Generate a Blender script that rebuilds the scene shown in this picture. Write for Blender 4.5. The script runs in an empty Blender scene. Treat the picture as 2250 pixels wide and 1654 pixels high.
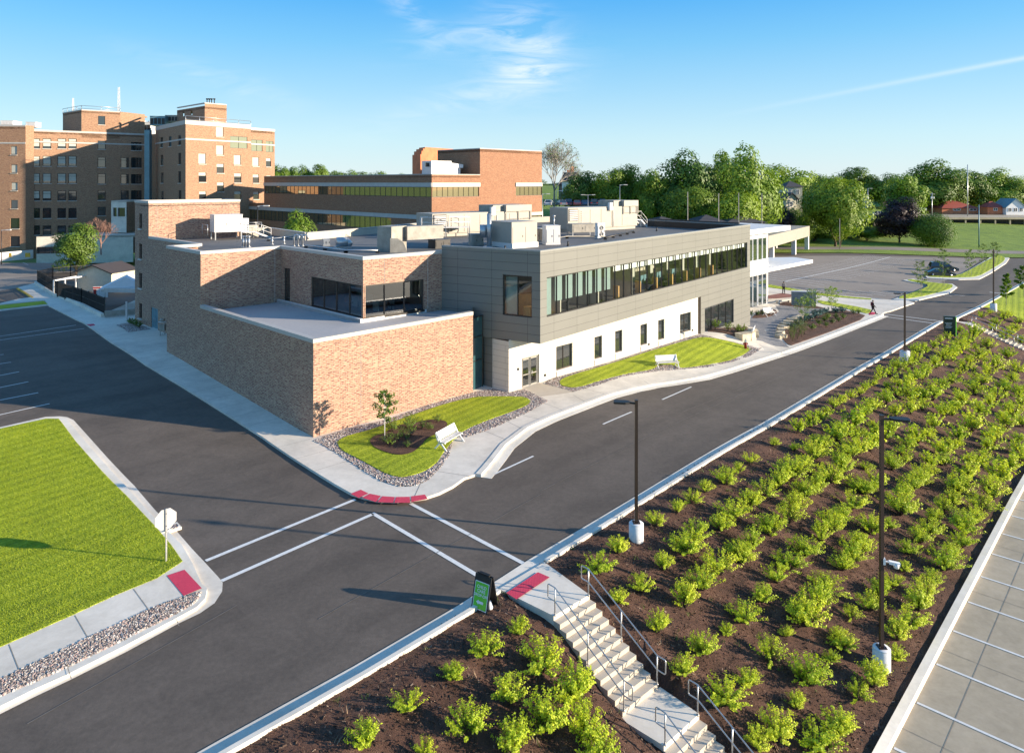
import bpy, bmesh, math, random
from mathutils import Vector, Matrix, noise
R = random.Random(7)
sc = bpy.context.scene
COL = sc.collection
# ------------------------------------------------------------------ camera model of the photograph (level camera with a lowered lens)
F, HZ, CX, CZ = 1560.0, 401.0, 1125.0, 15.0
cam_d = bpy.data.cameras.new('camera'); cam = bpy.data.objects.new('camera', cam_d); COL.objects.link(cam)
cam.location = (0, 0, CZ); cam.rotation_euler = (math.pi/2, 0, 0)
cam_d.sensor_width = 36; cam_d.lens = 36*F/2250; cam_d.shift_y = -(827-HZ)/2250
cam_d.clip_start = .1; cam_d.clip_end = 6000
sc.camera = cam

def sm(a, b, x):
    t = max(0., min(1., (x-a)/(b-a))); return t*t*(3-2*t)
def softplus(x, w):           # smooth max(x, 0)
    if x > w: return x
    if x < -w: return 0.
    return (x+w)**2/(4*w)
DX, DY = .63, .777
def g0(x, y):                 # graded site: falls along the road, rises along the left lane
    s = x*DX+(y-50)*DY
    t = -(x+11.6)*.71+(y-41.4)*.704
    zr = -.036*(softplus(s, 4)-softplus(s-32, 6))-.02*(softplus(s-32, 6)-softplus(s-120, 15))
    zl = .05*(softplus(t, 3)-softplus(t-23, 4))
    return zr+zl
def hit(u, v, fn, off=0):
    dx, dz = (u-CX)/F, -(v-HZ)/F
    lo, hi = 8., 8.
    while hi < 900:
        hi *= 1.06
        if CZ+dz*hi < fn(dx*hi, hi)+off: break
        lo = hi
    for _ in range(30):
        m = (lo+hi)/2
        if CZ+dz*m < fn(dx*m, m)+off: hi = m
        else: lo = m
    return Vector((dx*hi, hi, CZ+dz*hi))
K0 = hit(505, 1650, g0); K1 = hit(2065, 710, g0)
KD = (K1-K0); KD.z = 0; KL = KD.length; KD.normalize(); KN = Vector((KD.y, -KD.x, 0))
def kq(x, y):
    return (x-K0.x)*KN.x+(y-K0.y)*KN.y
def ka(x, y):
    return (x-K0.x)*KD.x+(y-K0.y)*KD.y
def H(x, y):                  # full terrain height
    z = g0(x, y)
    q = kq(x, y); a = ka(x, y)
    sf = (x+.23)*.69+(y-50.5)*.724; df = (x+.23)*.724-(y-50.5)*.69      # lawn banked up to the facade
    if 0 < sf < 44 and -3 < df < 7: z += .95*min(sf/28, 1)*(1-sm(29.5, 40, sf))*(1-sm(.8, 6.2, df))
    zl = -3.1-.022*max(0, a-40)
    if q > 0 and y < 150:
        f = 1-sm(98, 118, a)
        if f > 0:
            t = max(0., min(1., (q-1.5)/(10.4-3.6*sm(62, 84, a))))
            z = z+(min(zl, z)-z)*(t*.65+.35*t*t*(3-2*t))*f
    if y > 110:
        r = x/y
        f1 = sm(.62, .5, r)
        z += (f1*.07+(1-f1)*.03)*softplus(y-195, 8)*(1-sm(300, 420, y))+ (f1*.07+(1-f1)*.03)*105*sm(300, 420, y)*.55
        f2 = sm(.36, .16, r)*sm(-.25, -.05, r)
        z += f2*9.5*sm(120, 200, y)*(1-sm(230, 420, y)*.5)
    return z
def GP(u, v, off=0): return hit(u, v, H, off)
def W(u, v, y): return Vector(((u-CX)/F*y, y, CZ-(v-HZ)/F*y))
def PZ(u, v, z):
    y = F*(CZ-z)/(v-HZ); return Vector(((u-CX)/F*y, y, z))
def zc(pts, ox, oy, s): return [(ox+a/s, oy+b/s) for a, b in pts]
# ------------------------------------------------------------------ materials
def srgb(*c): return tuple((x/12.92 if x <= .04045 else ((x+.055)/1.055)**2.4) for x in c)
def newmat(name):
    m = bpy.data.materials.new(name); m.use_nodes = True
    nt = m.node_tree; b = nt.nodes['Principled BSDF']
    return m, nt, b
def node(nt, t, **kw):
    n = nt.nodes.new(t)
    for k, v in kw.items():
        if k in n.inputs.keys(): n.inputs[k].default_value = v
        else: setattr(n, k, v)
    return n
def ramp(nt, stops, interp='LINEAR'):
    r = nt.nodes.new('ShaderNodeValToRGB'); r.color_ramp.interpolation = interp
    e = r.color_ramp.elements
    while len(e) < len(stops): e.new(.5)
    for i, (p, c) in enumerate(stops): e[i].position = p; e[i].color = (*c[:3], 1) if len(c) > 2 else (c[0],)*3+(1,)
    return r
def coord(nt, kind='Object', scale=(1, 1, 1)):
    tc = nt.nodes.new('ShaderNodeTexCoord'); mp = nt.nodes.new('ShaderNodeMapping')
    mp.inputs['Scale'].default_value = scale
    nt.links.new(tc.outputs[kind], mp.inputs['Vector']); return mp.outputs[0]
def bump(nt, b, h, strength=.4, dist=.02):
    n = nt.nodes.new('ShaderNodeBump'); n.inputs['Strength'].default_value = strength; n.inputs['Distance'].default_value = dist
    nt.links.new(h, n.inputs['Height']); nt.links.new(n.outputs[0], b.inputs['Normal'])
def plain(name, c, rough=.6, metal=0., var=.12, sc_=3., bs=0., emit=None):
    m, nt, b = newmat(name)
    b.inputs['Roughness'].default_value = rough; b.inputs['Metallic'].default_value = metal
    n = node(nt, 'ShaderNodeTexNoise', Scale=sc_, Detail=6., Roughness=.65)
    nt.links.new(coord(nt), n.inputs['Vector'])
    r = ramp(nt, [(.3, tuple(x*(1-var) for x in c)), (.7, tuple(min(1, x*(1+var)) for x in c))])
    nt.links.new(n.outputs['Fac'], r.inputs[0]); nt.links.new(r.outputs[0], b.inputs['Base Color'])
    if bs: bump(nt, b, n.outputs['Fac'], bs, .02)
    return m
def multi(name, cols, scales, rough=.9, bs=.5, bd=.03, det=8., stretch=(1, 1, 1), fine=None):
    """two noises: broad patches x fine grain"""
    m, nt, b = newmat(name); b.inputs['Roughness'].default_value = rough
    v = coord(nt, 'Object', stretch)
    n1 = node(nt, 'ShaderNodeTexNoise', Scale=scales[0], Detail=4., Roughness=.6)
    n2 = node(nt, 'ShaderNodeTexNoise', Scale=scales[1], Detail=det, Roughness=.75)
    nt.links.new(v, n1.inputs['Vector']); nt.links.new(v, n2.inputs['Vector'])
    mx = node(nt, 'ShaderNodeMix'); mx.data_type = 'FLOAT'; mx.inputs[0].default_value = .55
    nt.links.new(n1.outputs['Fac'], mx.inputs[2]); nt.links.new(n2.outputs['Fac'], mx.inputs[3])
    k = len(cols); r = ramp(nt, [(.32+.36*i/(k-1), c) for i, c in enumerate(cols)])
    nt.links.new(mx.outputs[0], r.inputs[0]); nt.links.new(r.outputs[0], b.inputs['Base Color'])
    if bs: bump(nt, b, n2.outputs['Fac'], bs, bd)
    return m
def brick(name, c1, c2, c3, mortar, bw=.3, bh=.1, off=.5, ms=.012, rough=.85, var=.35, bs=.5, nscale=1.2):
    m, nt, b = newmat(name); b.inputs['Roughness'].default_value = rough
    tc = nt.nodes.new('ShaderNodeUVMap')
    br = node(nt, 'ShaderNodeTexBrick', Scale=1.)
    br.offset = off; br.squash = 1
    br.inputs['Brick Width'].default_value = bw; br.inputs['Row Height'].default_value = bh
    br.inputs['Mortar Size'].default_value = ms; br.inputs['Mortar Smooth'].default_value = .2; br.inputs['Bias'].default_value = 0.
    br.inputs['Color1'].default_value = (*c1, 1); br.inputs['Color2'].default_value = (*c2, 1); br.inputs['Mortar'].default_value = (*mortar, 1)
    nt.links.new(tc.outputs[0], br.inputs['Vector'])
    # per-course tint
    w = node(nt, 'ShaderNodeTexNoise', Scale=1., Detail=2.)
    mp = nt.nodes.new('ShaderNodeMapping'); mp.inputs['Scale'].default_value = (1.35/bw, 1/bh, 1)
    nt.links.new(tc.outputs[0], mp.inputs['Vector']); nt.links.new(mp.outputs[0], w.inputs['Vector'])
    r = ramp(nt, [(.51, (0, 0, 0)), (.58, (1, 1, 1))]); nt.links.new(w.outputs['Fac'], r.inputs[0])
    inv = nt.nodes.new('ShaderNodeMath'); inv.operation = 'MULTIPLY'; inv.use_clamp = True
    iv = nt.nodes.new('ShaderNodeMath'); iv.operation = 'SUBTRACT'; iv.inputs[0].default_value = 1; nt.links.new(br.outputs['Fac'], iv.inputs[1])
    nt.links.new(r.outputs[0], inv.inputs[0]); nt.links.new(iv.outputs[0], inv.inputs[1])
    mul = nt.nodes.new('ShaderNodeMath'); mul.operation = 'MULTIPLY'; mul.inputs[1].default_value = .8; nt.links.new(inv.outputs[0], mul.inputs[0])
    mx = nt.nodes.new('ShaderNodeMix'); mx.data_type = 'RGBA'
    nt.links.new(mul.outputs[0], mx.inputs[0]); nt.links.new(br.outputs['Color'], mx.inputs[6]); mx.inputs[7].default_value = (*c3, 1)
    n = node(nt, 'ShaderNodeTexNoise', Scale=nscale, Detail=5., Roughness=.7); nt.links.new(tc.outputs[0], n.inputs['Vector'])
    rr = ramp(nt, [(.3, (1-var,)*3), (.7, (1,)*3)]); nt.links.new(n.outputs['Fac'], rr.inputs[0])
    m2 = nt.nodes.new('ShaderNodeMix'); m2.data_type = 'RGBA'; m2.blend_type = 'MULTIPLY'; m2.inputs[0].default_value = 1
    nt.links.new(mx.outputs[2], m2.inputs[6]); nt.links.new(rr.outputs[0], m2.inputs[7]); nt.links.new(m2.outputs[2], b.inputs['Base Color'])
    if bs: bump(nt, b, iv.outputs[0], bs, .01)
    return m
def foliage(name, dark, light, trans=.35, ns=.9, yellow=None):
    m, nt, b = newmat(name); b.inputs['Roughness'].default_value = .55
    n = node(nt, 'ShaderNodeTexNoise', Scale=ns, Detail=5., Roughness=.8); nt.links.new(coord(nt), n.inputs['Vector'])
    oi = nt.nodes.new('ShaderNodeObjectInfo')
    a = nt.nodes.new('ShaderNodeMath'); a.operation = 'MULTIPLY_ADD'; a.inputs[1].default_value = .22; nt.links.new(oi.outputs['Random'], a.inputs[0]); nt.links.new(n.outputs['Fac'], a.inputs[2])
    r = ramp(nt, [(.42, dark), (.78, light)]); nt.links.new(a.outputs[0], r.inputs[0])
    nt.links.new(r.outputs[0], b.inputs['Base Color'])
    t = nt.nodes.new('ShaderNodeBsdfTranslucent'); nt.links.new(r.outputs[0], t.inputs['Color'])
    mx = nt.nodes.new('ShaderNodeMixShader'); mx.inputs[0].default_value = trans
    out = nt.nodes['Material Output']
    nt.links.new(b.outputs[0], mx.inputs[1]); nt.links.new(t.outputs[0], mx.inputs[2]); nt.links.new(mx.outputs[0], out.inputs['Surface'])
    return m
def glass(name, tint=(.55, .62, .6), k=1.0):
    m, nt, b = newmat(name); nt.nodes.remove(b); out = nt.nodes['Material Output']
    t = nt.nodes.new('ShaderNodeBsdfTransparent'); t.inputs[0].default_value = (*tint, 1)
    gl = nt.nodes.new('ShaderNodeBsdfGlossy'); gl.inputs['Roughness'].default_value = .02; gl.inputs['Color'].default_value = (.9, .95, 1, 1)
    fr = nt.nodes.new('ShaderNodeFresnel'); fr.inputs['IOR'].default_value = 1.55
    mu = nt.nodes.new('ShaderNodeMath'); mu.operation = 'MULTIPLY_ADD'; mu.inputs[1].default_value = k; mu.inputs[2].default_value = .05; mu.use_clamp = True
    nt.links.new(fr.outputs[0], mu.inputs[0])
    mx = nt.nodes.new('ShaderNodeMixShader'); nt.links.new(mu.outputs[0], mx.inputs[0]); nt.links.new(t.outputs[0], mx.inputs[1]); nt.links.new(gl.outputs[0], mx.inputs[2])
    nt.links.new(mx.outputs[0], out.inputs['Surface']); return m
def gravelmat(name, cols, scale=14., bs=1.):
    m, nt, b = newmat(name); b.inputs['Roughness'].default_value = .8
    v = coord(nt)
    vo = node(nt, 'ShaderNodeTexVoronoi', Scale=scale); nt.links.new(v, vo.inputs['Vector'])
    sp = nt.nodes.new('ShaderNodeSeparateColor'); nt.links.new(vo.outputs['Color'], sp.inputs[0])
    r = ramp(nt, [(i/(len(cols)), c) for i, c in enumerate(cols)], 'CONSTANT'); nt.links.new(sp.outputs[0], r.inputs[0])
    nt.links.new(r.outputs[0], b.inputs['Base Color'])
    inv = nt.nodes.new('ShaderNodeMath'); inv.operation = 'SUBTRACT'; inv.inputs[0].default_value = 1; nt.links.new(vo.outputs['Distance'], inv.inputs[1])
    bump(nt, b, inv.outputs[0], bs, .06); return m
M = {}
M['asphalt'] = multi('asphalt', [(.084, .068, .055), (.112, .091, .074), (.15, .122, .10)], (.12, 5.), .85, .35, .02, stretch=(1, 1, 1))
def wear(m, rot, amp=.35, sc=(.5, .05, 1)):
    nt = m.node_tree; b = nt.nodes['Principled BSDF']; src = b.inputs['Base Color'].links[0].from_socket
    tc = nt.nodes.new('ShaderNodeTexCoord'); mp = nt.nodes.new('ShaderNodeMapping'); mp.inputs['Rotation'].default_value = (0, 0, rot)
    m2_ = nt.nodes.new('ShaderNodeMapping'); m2_.inputs['Scale'].default_value = sc
    n = node(nt, 'ShaderNodeTexNoise', Scale=1., Detail=6., Roughness=.6); nt.links.new(tc.outputs['Object'], mp.inputs[0]); nt.links.new(mp.outputs[0], m2_.inputs[0]); nt.links.new(m2_.outputs[0], n.inputs['Vector'])
    n2 = node(nt, 'ShaderNodeTexNoise', Scale=.45, Detail=8., Roughness=.75, Distortion=1.2); nt.links.new(tc.outputs['Object'], n2.inputs['Vector'])
    ad = nt.nodes.new('ShaderNodeMath'); ad.operation = 'ADD'; nt.links.new(n.outputs['Fac'], ad.inputs[0]); nt.links.new(n2.outputs['Fac'], ad.inputs[1])
    r = ramp(nt, [(.80/2, (1-amp,)*3), (.5, (1, 1, 1)), (1.25/2, (1+amp,)*3)]); hv = nt.nodes.new('ShaderNodeMath'); hv.operation = 'MULTIPLY'; hv.inputs[1].default_value = .5; nt.links.new(ad.outputs[0], hv.inputs[0]); nt.links.new(hv.outputs[0], r.inputs[0])
    mx = nt.nodes.new('ShaderNodeMix'); mx.data_type = 'RGBA'; mx.blend_type = 'MULTIPLY'; mx.inputs[0].default_value = 1; nt.links.new(src, mx.inputs[6]); nt.links.new(r.outputs[0], mx.inputs[7]); nt.links.new(mx.outputs[2], b.inputs['Base Color'])
wear(M['asphalt'], math.radians(41.5), .2)
M['seam'] = plain('asphalt_seam', (.18, .155, .13), .9, 0, .3, 2.)
M['asphalt_old'] = multi('asphalt_old', [(.2, .17, .145), (.25, .215, .185), (.31, .27, .23)], (.15, 4.), .9, .3, .02)
M['paint'] = plain('road_paint', (.72, .72, .70), .7, 0, .12, 6.)
M['concrete'] = multi('concrete', [(.62, .56, .47), (.70, .64, .55), (.77, .71, .62)], (.25, 3.), .85, .12, .01)
M['conc_warm'] = multi('concrete_warm', [(.46, .40, .32), (.56, .5, .42)], (.3, 3.), .85, .12, .01)
M['curb'] = multi('curb_concrete', [(.66, .61, .52), (.74, .69, .60), (.8, .75, .66)], (.4, 5.), .85, .15, .01)
M['lot'] = multi('lower_lot_concrete', [(.34, .285, .20), (.41, .345, .25), (.47, .40, .30)], (.22, 3.), .85, .2, .01)
for k_ in ('concrete', 'lot', 'curb'): wear(M[k_], .7, .13, (.3, .3, 1))
M['joint'] = plain('joint', (.27, .24, .2), .9)
M['red'] = brick('tactile_red', (.72, .05, .11), (.8, .07, .14), (.75, .06, .12), (.6, .04, .09), .06, .06, 0, .012, .7, .15, .5)
def grassmat(name, c1, c2, c3, rot=0., amp=.2):
    m, nt, b = newmat(name); b.inputs['Roughness'].default_value = .9
    tc = nt.nodes.new('ShaderNodeTexCoord')
    n1 = node(nt, 'ShaderNodeTexNoise', Scale=.35, Detail=4.); n2 = node(nt, 'ShaderNodeTexNoise', Scale=7., Detail=8., Roughness=.8)
    mp = nt.nodes.new('ShaderNodeMapping'); mp.inputs['Rotation'].default_value = (0, 0, rot)
    nt.links.new(tc.outputs['Object'], mp.inputs[0])
    w = node(nt, 'ShaderNodeTexWave', Scale=.42, Distortion=1.6, Detail=2.); w.bands_direction = 'X'
    nt.links.new(mp.outputs[0], w.inputs[0])
    for n in (n1, n2): nt.links.new(tc.outputs['Object'], n.inputs['Vector'])
    a = nt.nodes.new('ShaderNodeMath'); a.operation = 'MULTIPLY_ADD'; a.inputs[1].default_value = .45
    nt.links.new(n1.outputs['Fac'], a.inputs[0])
    c = nt.nodes.new('ShaderNodeMath'); c.operation = 'MULTIPLY_ADD'; c.inputs[1].default_value = amp; nt.links.new(w.outputs['Fac'], c.inputs[0])
    d = nt.nodes.new('ShaderNodeMath'); d.operation = 'MULTIPLY'; d.inputs[1].default_value = .6; nt.links.new(n2.outputs['Fac'], d.inputs[0])
    nt.links.new(d.outputs[0], c.inputs[2]); nt.links.new(c.outputs[0], a.inputs[2])
    r = ramp(nt, [(.42, c1), (.62, c2), (.8, c3)]); nt.links.new(a.outputs[0], r.inputs[0]); nt.links.new(r.outputs[0], b.inputs['Base Color'])
    w2 = node(nt, 'ShaderNodeTexWave', Scale=1.25, Distortion=3.5, Detail=3.); w2.bands_direction = 'X'; nt.links.new(mp.outputs[0], w2.inputs[0])
    r2 = ramp(nt, [(0., (.6, .62, .6)), (.25, (1, 1, 1))]); nt.links.new(w2.outputs['Fac'], r2.inputs[0])
    n3 = node(nt, 'ShaderNodeTexNoise', Scale=.8, Detail=3.); nt.links.new(tc.outputs['Object'], n3.inputs['Vector']); r3 = ramp(nt, [(.4, (0, 0, 0)), (.6, (1, 1, 1))]); nt.links.new(n3.outputs['Fac'], r3.inputs[0])
    mx = nt.nodes.new('ShaderNodeMix'); mx.data_type = 'RGBA'; mx.blend_type = 'MULTIPLY'; nt.links.new(r3.outputs[0], mx.inputs[0]); nt.links.new(r.outputs[0], mx.inputs[6]); nt.links.new(r2.outputs[0], mx.inputs[7]); nt.links.new(mx.outputs[2], b.inputs['Base Color'])
    bump(nt, b, n2.outputs['Fac'], .9, .08); return m
M['grass'] = grassmat('lawn_grass', (.20, .265, .012), (.36, .43, .016), (.50, .56, .03), .62, .2)
M['grass_far'] = grassmat('meadow_grass', (.10, .17, .02), (.19, .28, .025), (.30, .38, .04), .2, .1)
M['mulch'] = multi('mulch', [(.018, .009, .006), (.062, .030, .020), (.13, .064, .042), (.26, .165, .12)], (1.2, 26.), .95, 1., .07)
M['gravel'] = gravelmat('river_gravel', [(.30, .24, .21), (.5, .44, .4), (.12, .10, .10), (.40, .28, .25), (.62, .58, .54), (.22, .18, .17)], 11.)
M['paver'] = brick('pavers', (.22, .22, .23), (.27, .27, .28), (.3, .29, .3), (.14, .14, .15), .4, .2, .5, .01, .8, .2, .3)
M['brick_red'] = brick('brick_paving', (.3, .1, .07), (.36, .14, .1), (.25, .09, .07), (.3, .25, .22), .3, .1)
BC = ((.40, .195, .125), (.54, .35, .225), (.20, .062, .045), (.44, .35, .28))
M['brick'] = brick('blend_brick', *BC, .32, .105, .5, .016, .85, .22, .5)
M['brick_far'] = brick('hospital_brick', (.38, .19, .10), (.46, .26, .145), (.25, .10, .06), (.38, .29, .21), .4, .14, .5, .02, .85, .2, .3)
M['brick_mid'] = brick('office_brick', (.34, .145, .07), (.40, .20, .105), (.26, .10, .055), (.32, .22, .15), .4, .12, .5, .015, .85, .2, .3)
M['panel'] = brick('grey_metal_panel', (.19, .19, .172), (.20, .20, .182), (.195, .195, .177), (.05, .05, .05), 2.95, .62, 0, .014, .45, .08, .3, .3)
M['white_panel'] = brick('white_panel', (.66, .62, .55), (.69, .65, .58), (.675, .635, .565), (.38, .35, .31), 2.2, .42, .5, .012, .6, .06, .2, .3)
M['coping'] = plain('coping', (.47, .45, .42), .55, 0, .08, 1.5)
M['cop_grey'] = plain('grey_coping', (.26, .265, .25), .5, 0, .05)
M['roof'] = multi('roof_membrane', [(.09, .095, .10), (.13, .13, .13), (.2, .195, .185)], (.1, 1.2), .8, .1, .01)
M['roof_low'] = multi('low_roof_membrane', [(.34, .35, .37), (.40, .40, .41), (.45, .45, .45)], (.2, 5.), .75, .15, .01)
M['white_roof'] = multi('white_roof_membrane', [(.6, .6, .6), (.7, .7, .69)], (.2, 3.), .7, .1, .01)
M['frame'] = plain('dark_frame', (.018, .016, .015), .4)
M['bronze'] = plain('bronze_frame', (.075, .055, .04), .45)
M['alu'] = plain('aluminium', (.55, .55, .55), .4, .3, .08)
M['white'] = plain('white_paint', (.78, .78, .78), .5, 0, .04, 2.)
M['stone'] = plain('limestone', (.58, .54, .48), .8, 0, .12, 2.)
M['glass'] = glass('clear_glass', (.86, .91, .90), .55)
M['glass_tint'] = glass('tinted_glass', (.28, .40, .42), 2.4)
def dglass(name, c=(.02, .025, .028), rough=.04, spec=.9):
    m, nt, b = newmat(name); b.inputs['Base Color'].default_value = (*c, 1); b.inputs['Roughness'].default_value = rough
    b.inputs['Specular IOR Level'].default_value = spec; b.inputs['IOR'].default_value = 1.7; return m
M['dglass'] = dglass('dark_window_glass')
M['teal_glass'] = dglass('teal_glass', (.03, .09, .10), .05)
M['bronze_glass'] = dglass('bronze_glass', (.05, .035, .02), .03, 1.)
M['bronze_glass'].node_tree.nodes['Principled BSDF'].inputs['Metallic'].default_value = .85
M['bronze_glass'].node_tree.nodes['Principled BSDF'].inputs['Base Color'].default_value = (.42, .36, .24, 1)
M['blind'] = plain('window_blind', (.5, .49, .42), .7, 0, .06)
M['green_blind'] = plain('olive_infill', (.17, .20, .13), .6, 0, .05)
M['steel'] = plain('galvanised_steel', (.5, .51, .52), .38, .75, .1, 4.)
M['duct'] = plain('weathered_duct', (.33, .31, .27), .6, .2, .25, 1.5)
M['beige'] = plain('beige_sheet_metal', (.37, .34, .29), .5, 0, .08, 1.)
M['unit_white'] = plain('unit_white', (.72, .70, .68), .45, 0, .05, 1.)
M['dark'] = plain('dark_metal', (.035, .033, .032), .45, .2, .1)
M['pole'] = plain('bronze_pole', (.035, .022, .018), .4, .1, .1)
M['pole_conc'] = plain('base_concrete', (.66, .67, .68), .85, 0, .08, 5., .2)
M['wood'] = plain('oak_veneer', (.60, .33, .09), .5, 0, .15, 3.)
M['teal'] = plain('teal_blind', (.22, .30, .285), .6, 0, .05)
M['carpet'] = plain('carpet', (.12, .11, .10), .9)
M['wallpaint'] = plain('interior_wall', (.5, .46, .38), .8)
M['black'] = plain('black_plastic', (.012, .012, .013), .5)
M['green_sign'] = plain('green_sign_face', (.13, .55, .03), .5, 0, .03)
M['sign_dark'] = plain('dark_green_sign', (.012, .035, .022), .4, 0, .05)
M['lime'] = plain('lime_edge', (.12, .5, .03), .5)
M['rockl'] = plain('limestone_block', (.55, .47, .34), .85, 0, .25, 2.5, .5)
M['redpaint'] = plain('red_paint', (.35, .025, .02), .45)
M['yellow'] = plain('yellow_paint', (.6, .38, .04), .6)
M['bark'] = plain('bark', (.12, .085, .06), .9, 0, .3, 6., .6)
M['bark_pale'] = plain('pale_bark', (.36, .33, .29), .9, 0, .3, 5., .5)
M['bark_red'] = plain('reddish_bark', (.30, .17, .13), .9, 0, .3, 6.)
M['leaf'] = foliage('tree_leaves', (.06, .135, .012), (.25, .375, .025), .3, .35)
M['leaf_bright'] = foliage('bright_tree_leaves', (.085, .17, .010), (.32, .44, .03), .35, .35)
M['leaf_dark'] = foliage('dark_tree_leaves', (.045, .10, .012), (.19, .29, .025), .25, .35)
M['leaf_purple'] = foliage('purple_leaves', (.012, .007, .012), (.05, .025, .03), .2, .4)
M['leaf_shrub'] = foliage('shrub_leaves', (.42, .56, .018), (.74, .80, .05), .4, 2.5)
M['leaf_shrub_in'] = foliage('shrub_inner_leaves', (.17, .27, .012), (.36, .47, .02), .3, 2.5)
M['leaf_blue'] = foliage('blue_leaves', (.03, .08, .07), (.10, .20, .18), .2, 2.)
M['leaf_young'] = foliage('young_leaves', (.06, .12, .015), (.2, .3, .04), .35, 1.5)
M['shingle'] = plain('dark_shingle', (.06, .055, .06), .85, 0, .2, 1.5)
M['redroof'] = plain('red_roof', (.34, .07, .05), .75, 0, .12, 2.)
M['siding'] = plain('cream_siding', (.55, .52, .42), .8)
M['orange'] = plain('orange_brick', (.62, .2, .09), .8, 0, .2, 1.)
M['blue_metal'] = plain('blue_grey_metal', (.15, .27, .32), .45, .2, .15, 1.)
M['canvas'] = plain('white_canvas', (.75, .77, .8), .7, 0, .05)
M['skin'] = plain('skin', (.35, .2, .14), .6)
M['cloth_dark'] = plain('dark_cloth', (.012, .011, .014), .9)
M['cloth_grey'] = plain('grey_cloth', (.3, .3, .32), .9)
M['hair'] = plain('dark_hair', (.02, .013, .01), .7)
M['maroon'] = plain('maroon_cloth', (.13, .02, .03), .9)
M['tyre'] = plain('tyre_rubber', (.015, .015, .015), .85)
M['chrome'] = plain('rim_alloy', (.5, .5, .5), .3, .8)
def carpaint(name, c):
    m, nt, b = newmat(name); b.inputs['Base Color'].default_value = (*c, 1); b.inputs['Roughness'].default_value = .25
    b.inputs['Coat Weight'].default_value = .8; b.inputs['Coat Roughness'].default_value = .05; return m
for n_, c_ in dict(car_black=(.008, .009, .012), car_navy=(.01, .02, .05), car_blue=(.02, .06, .18), car_red=(.12, .015, .02), car_white=(.7, .7, .7), car_grey=(.15, .16, .18)).items():
    M[n_] = carpaint(n_, c_)
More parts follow.
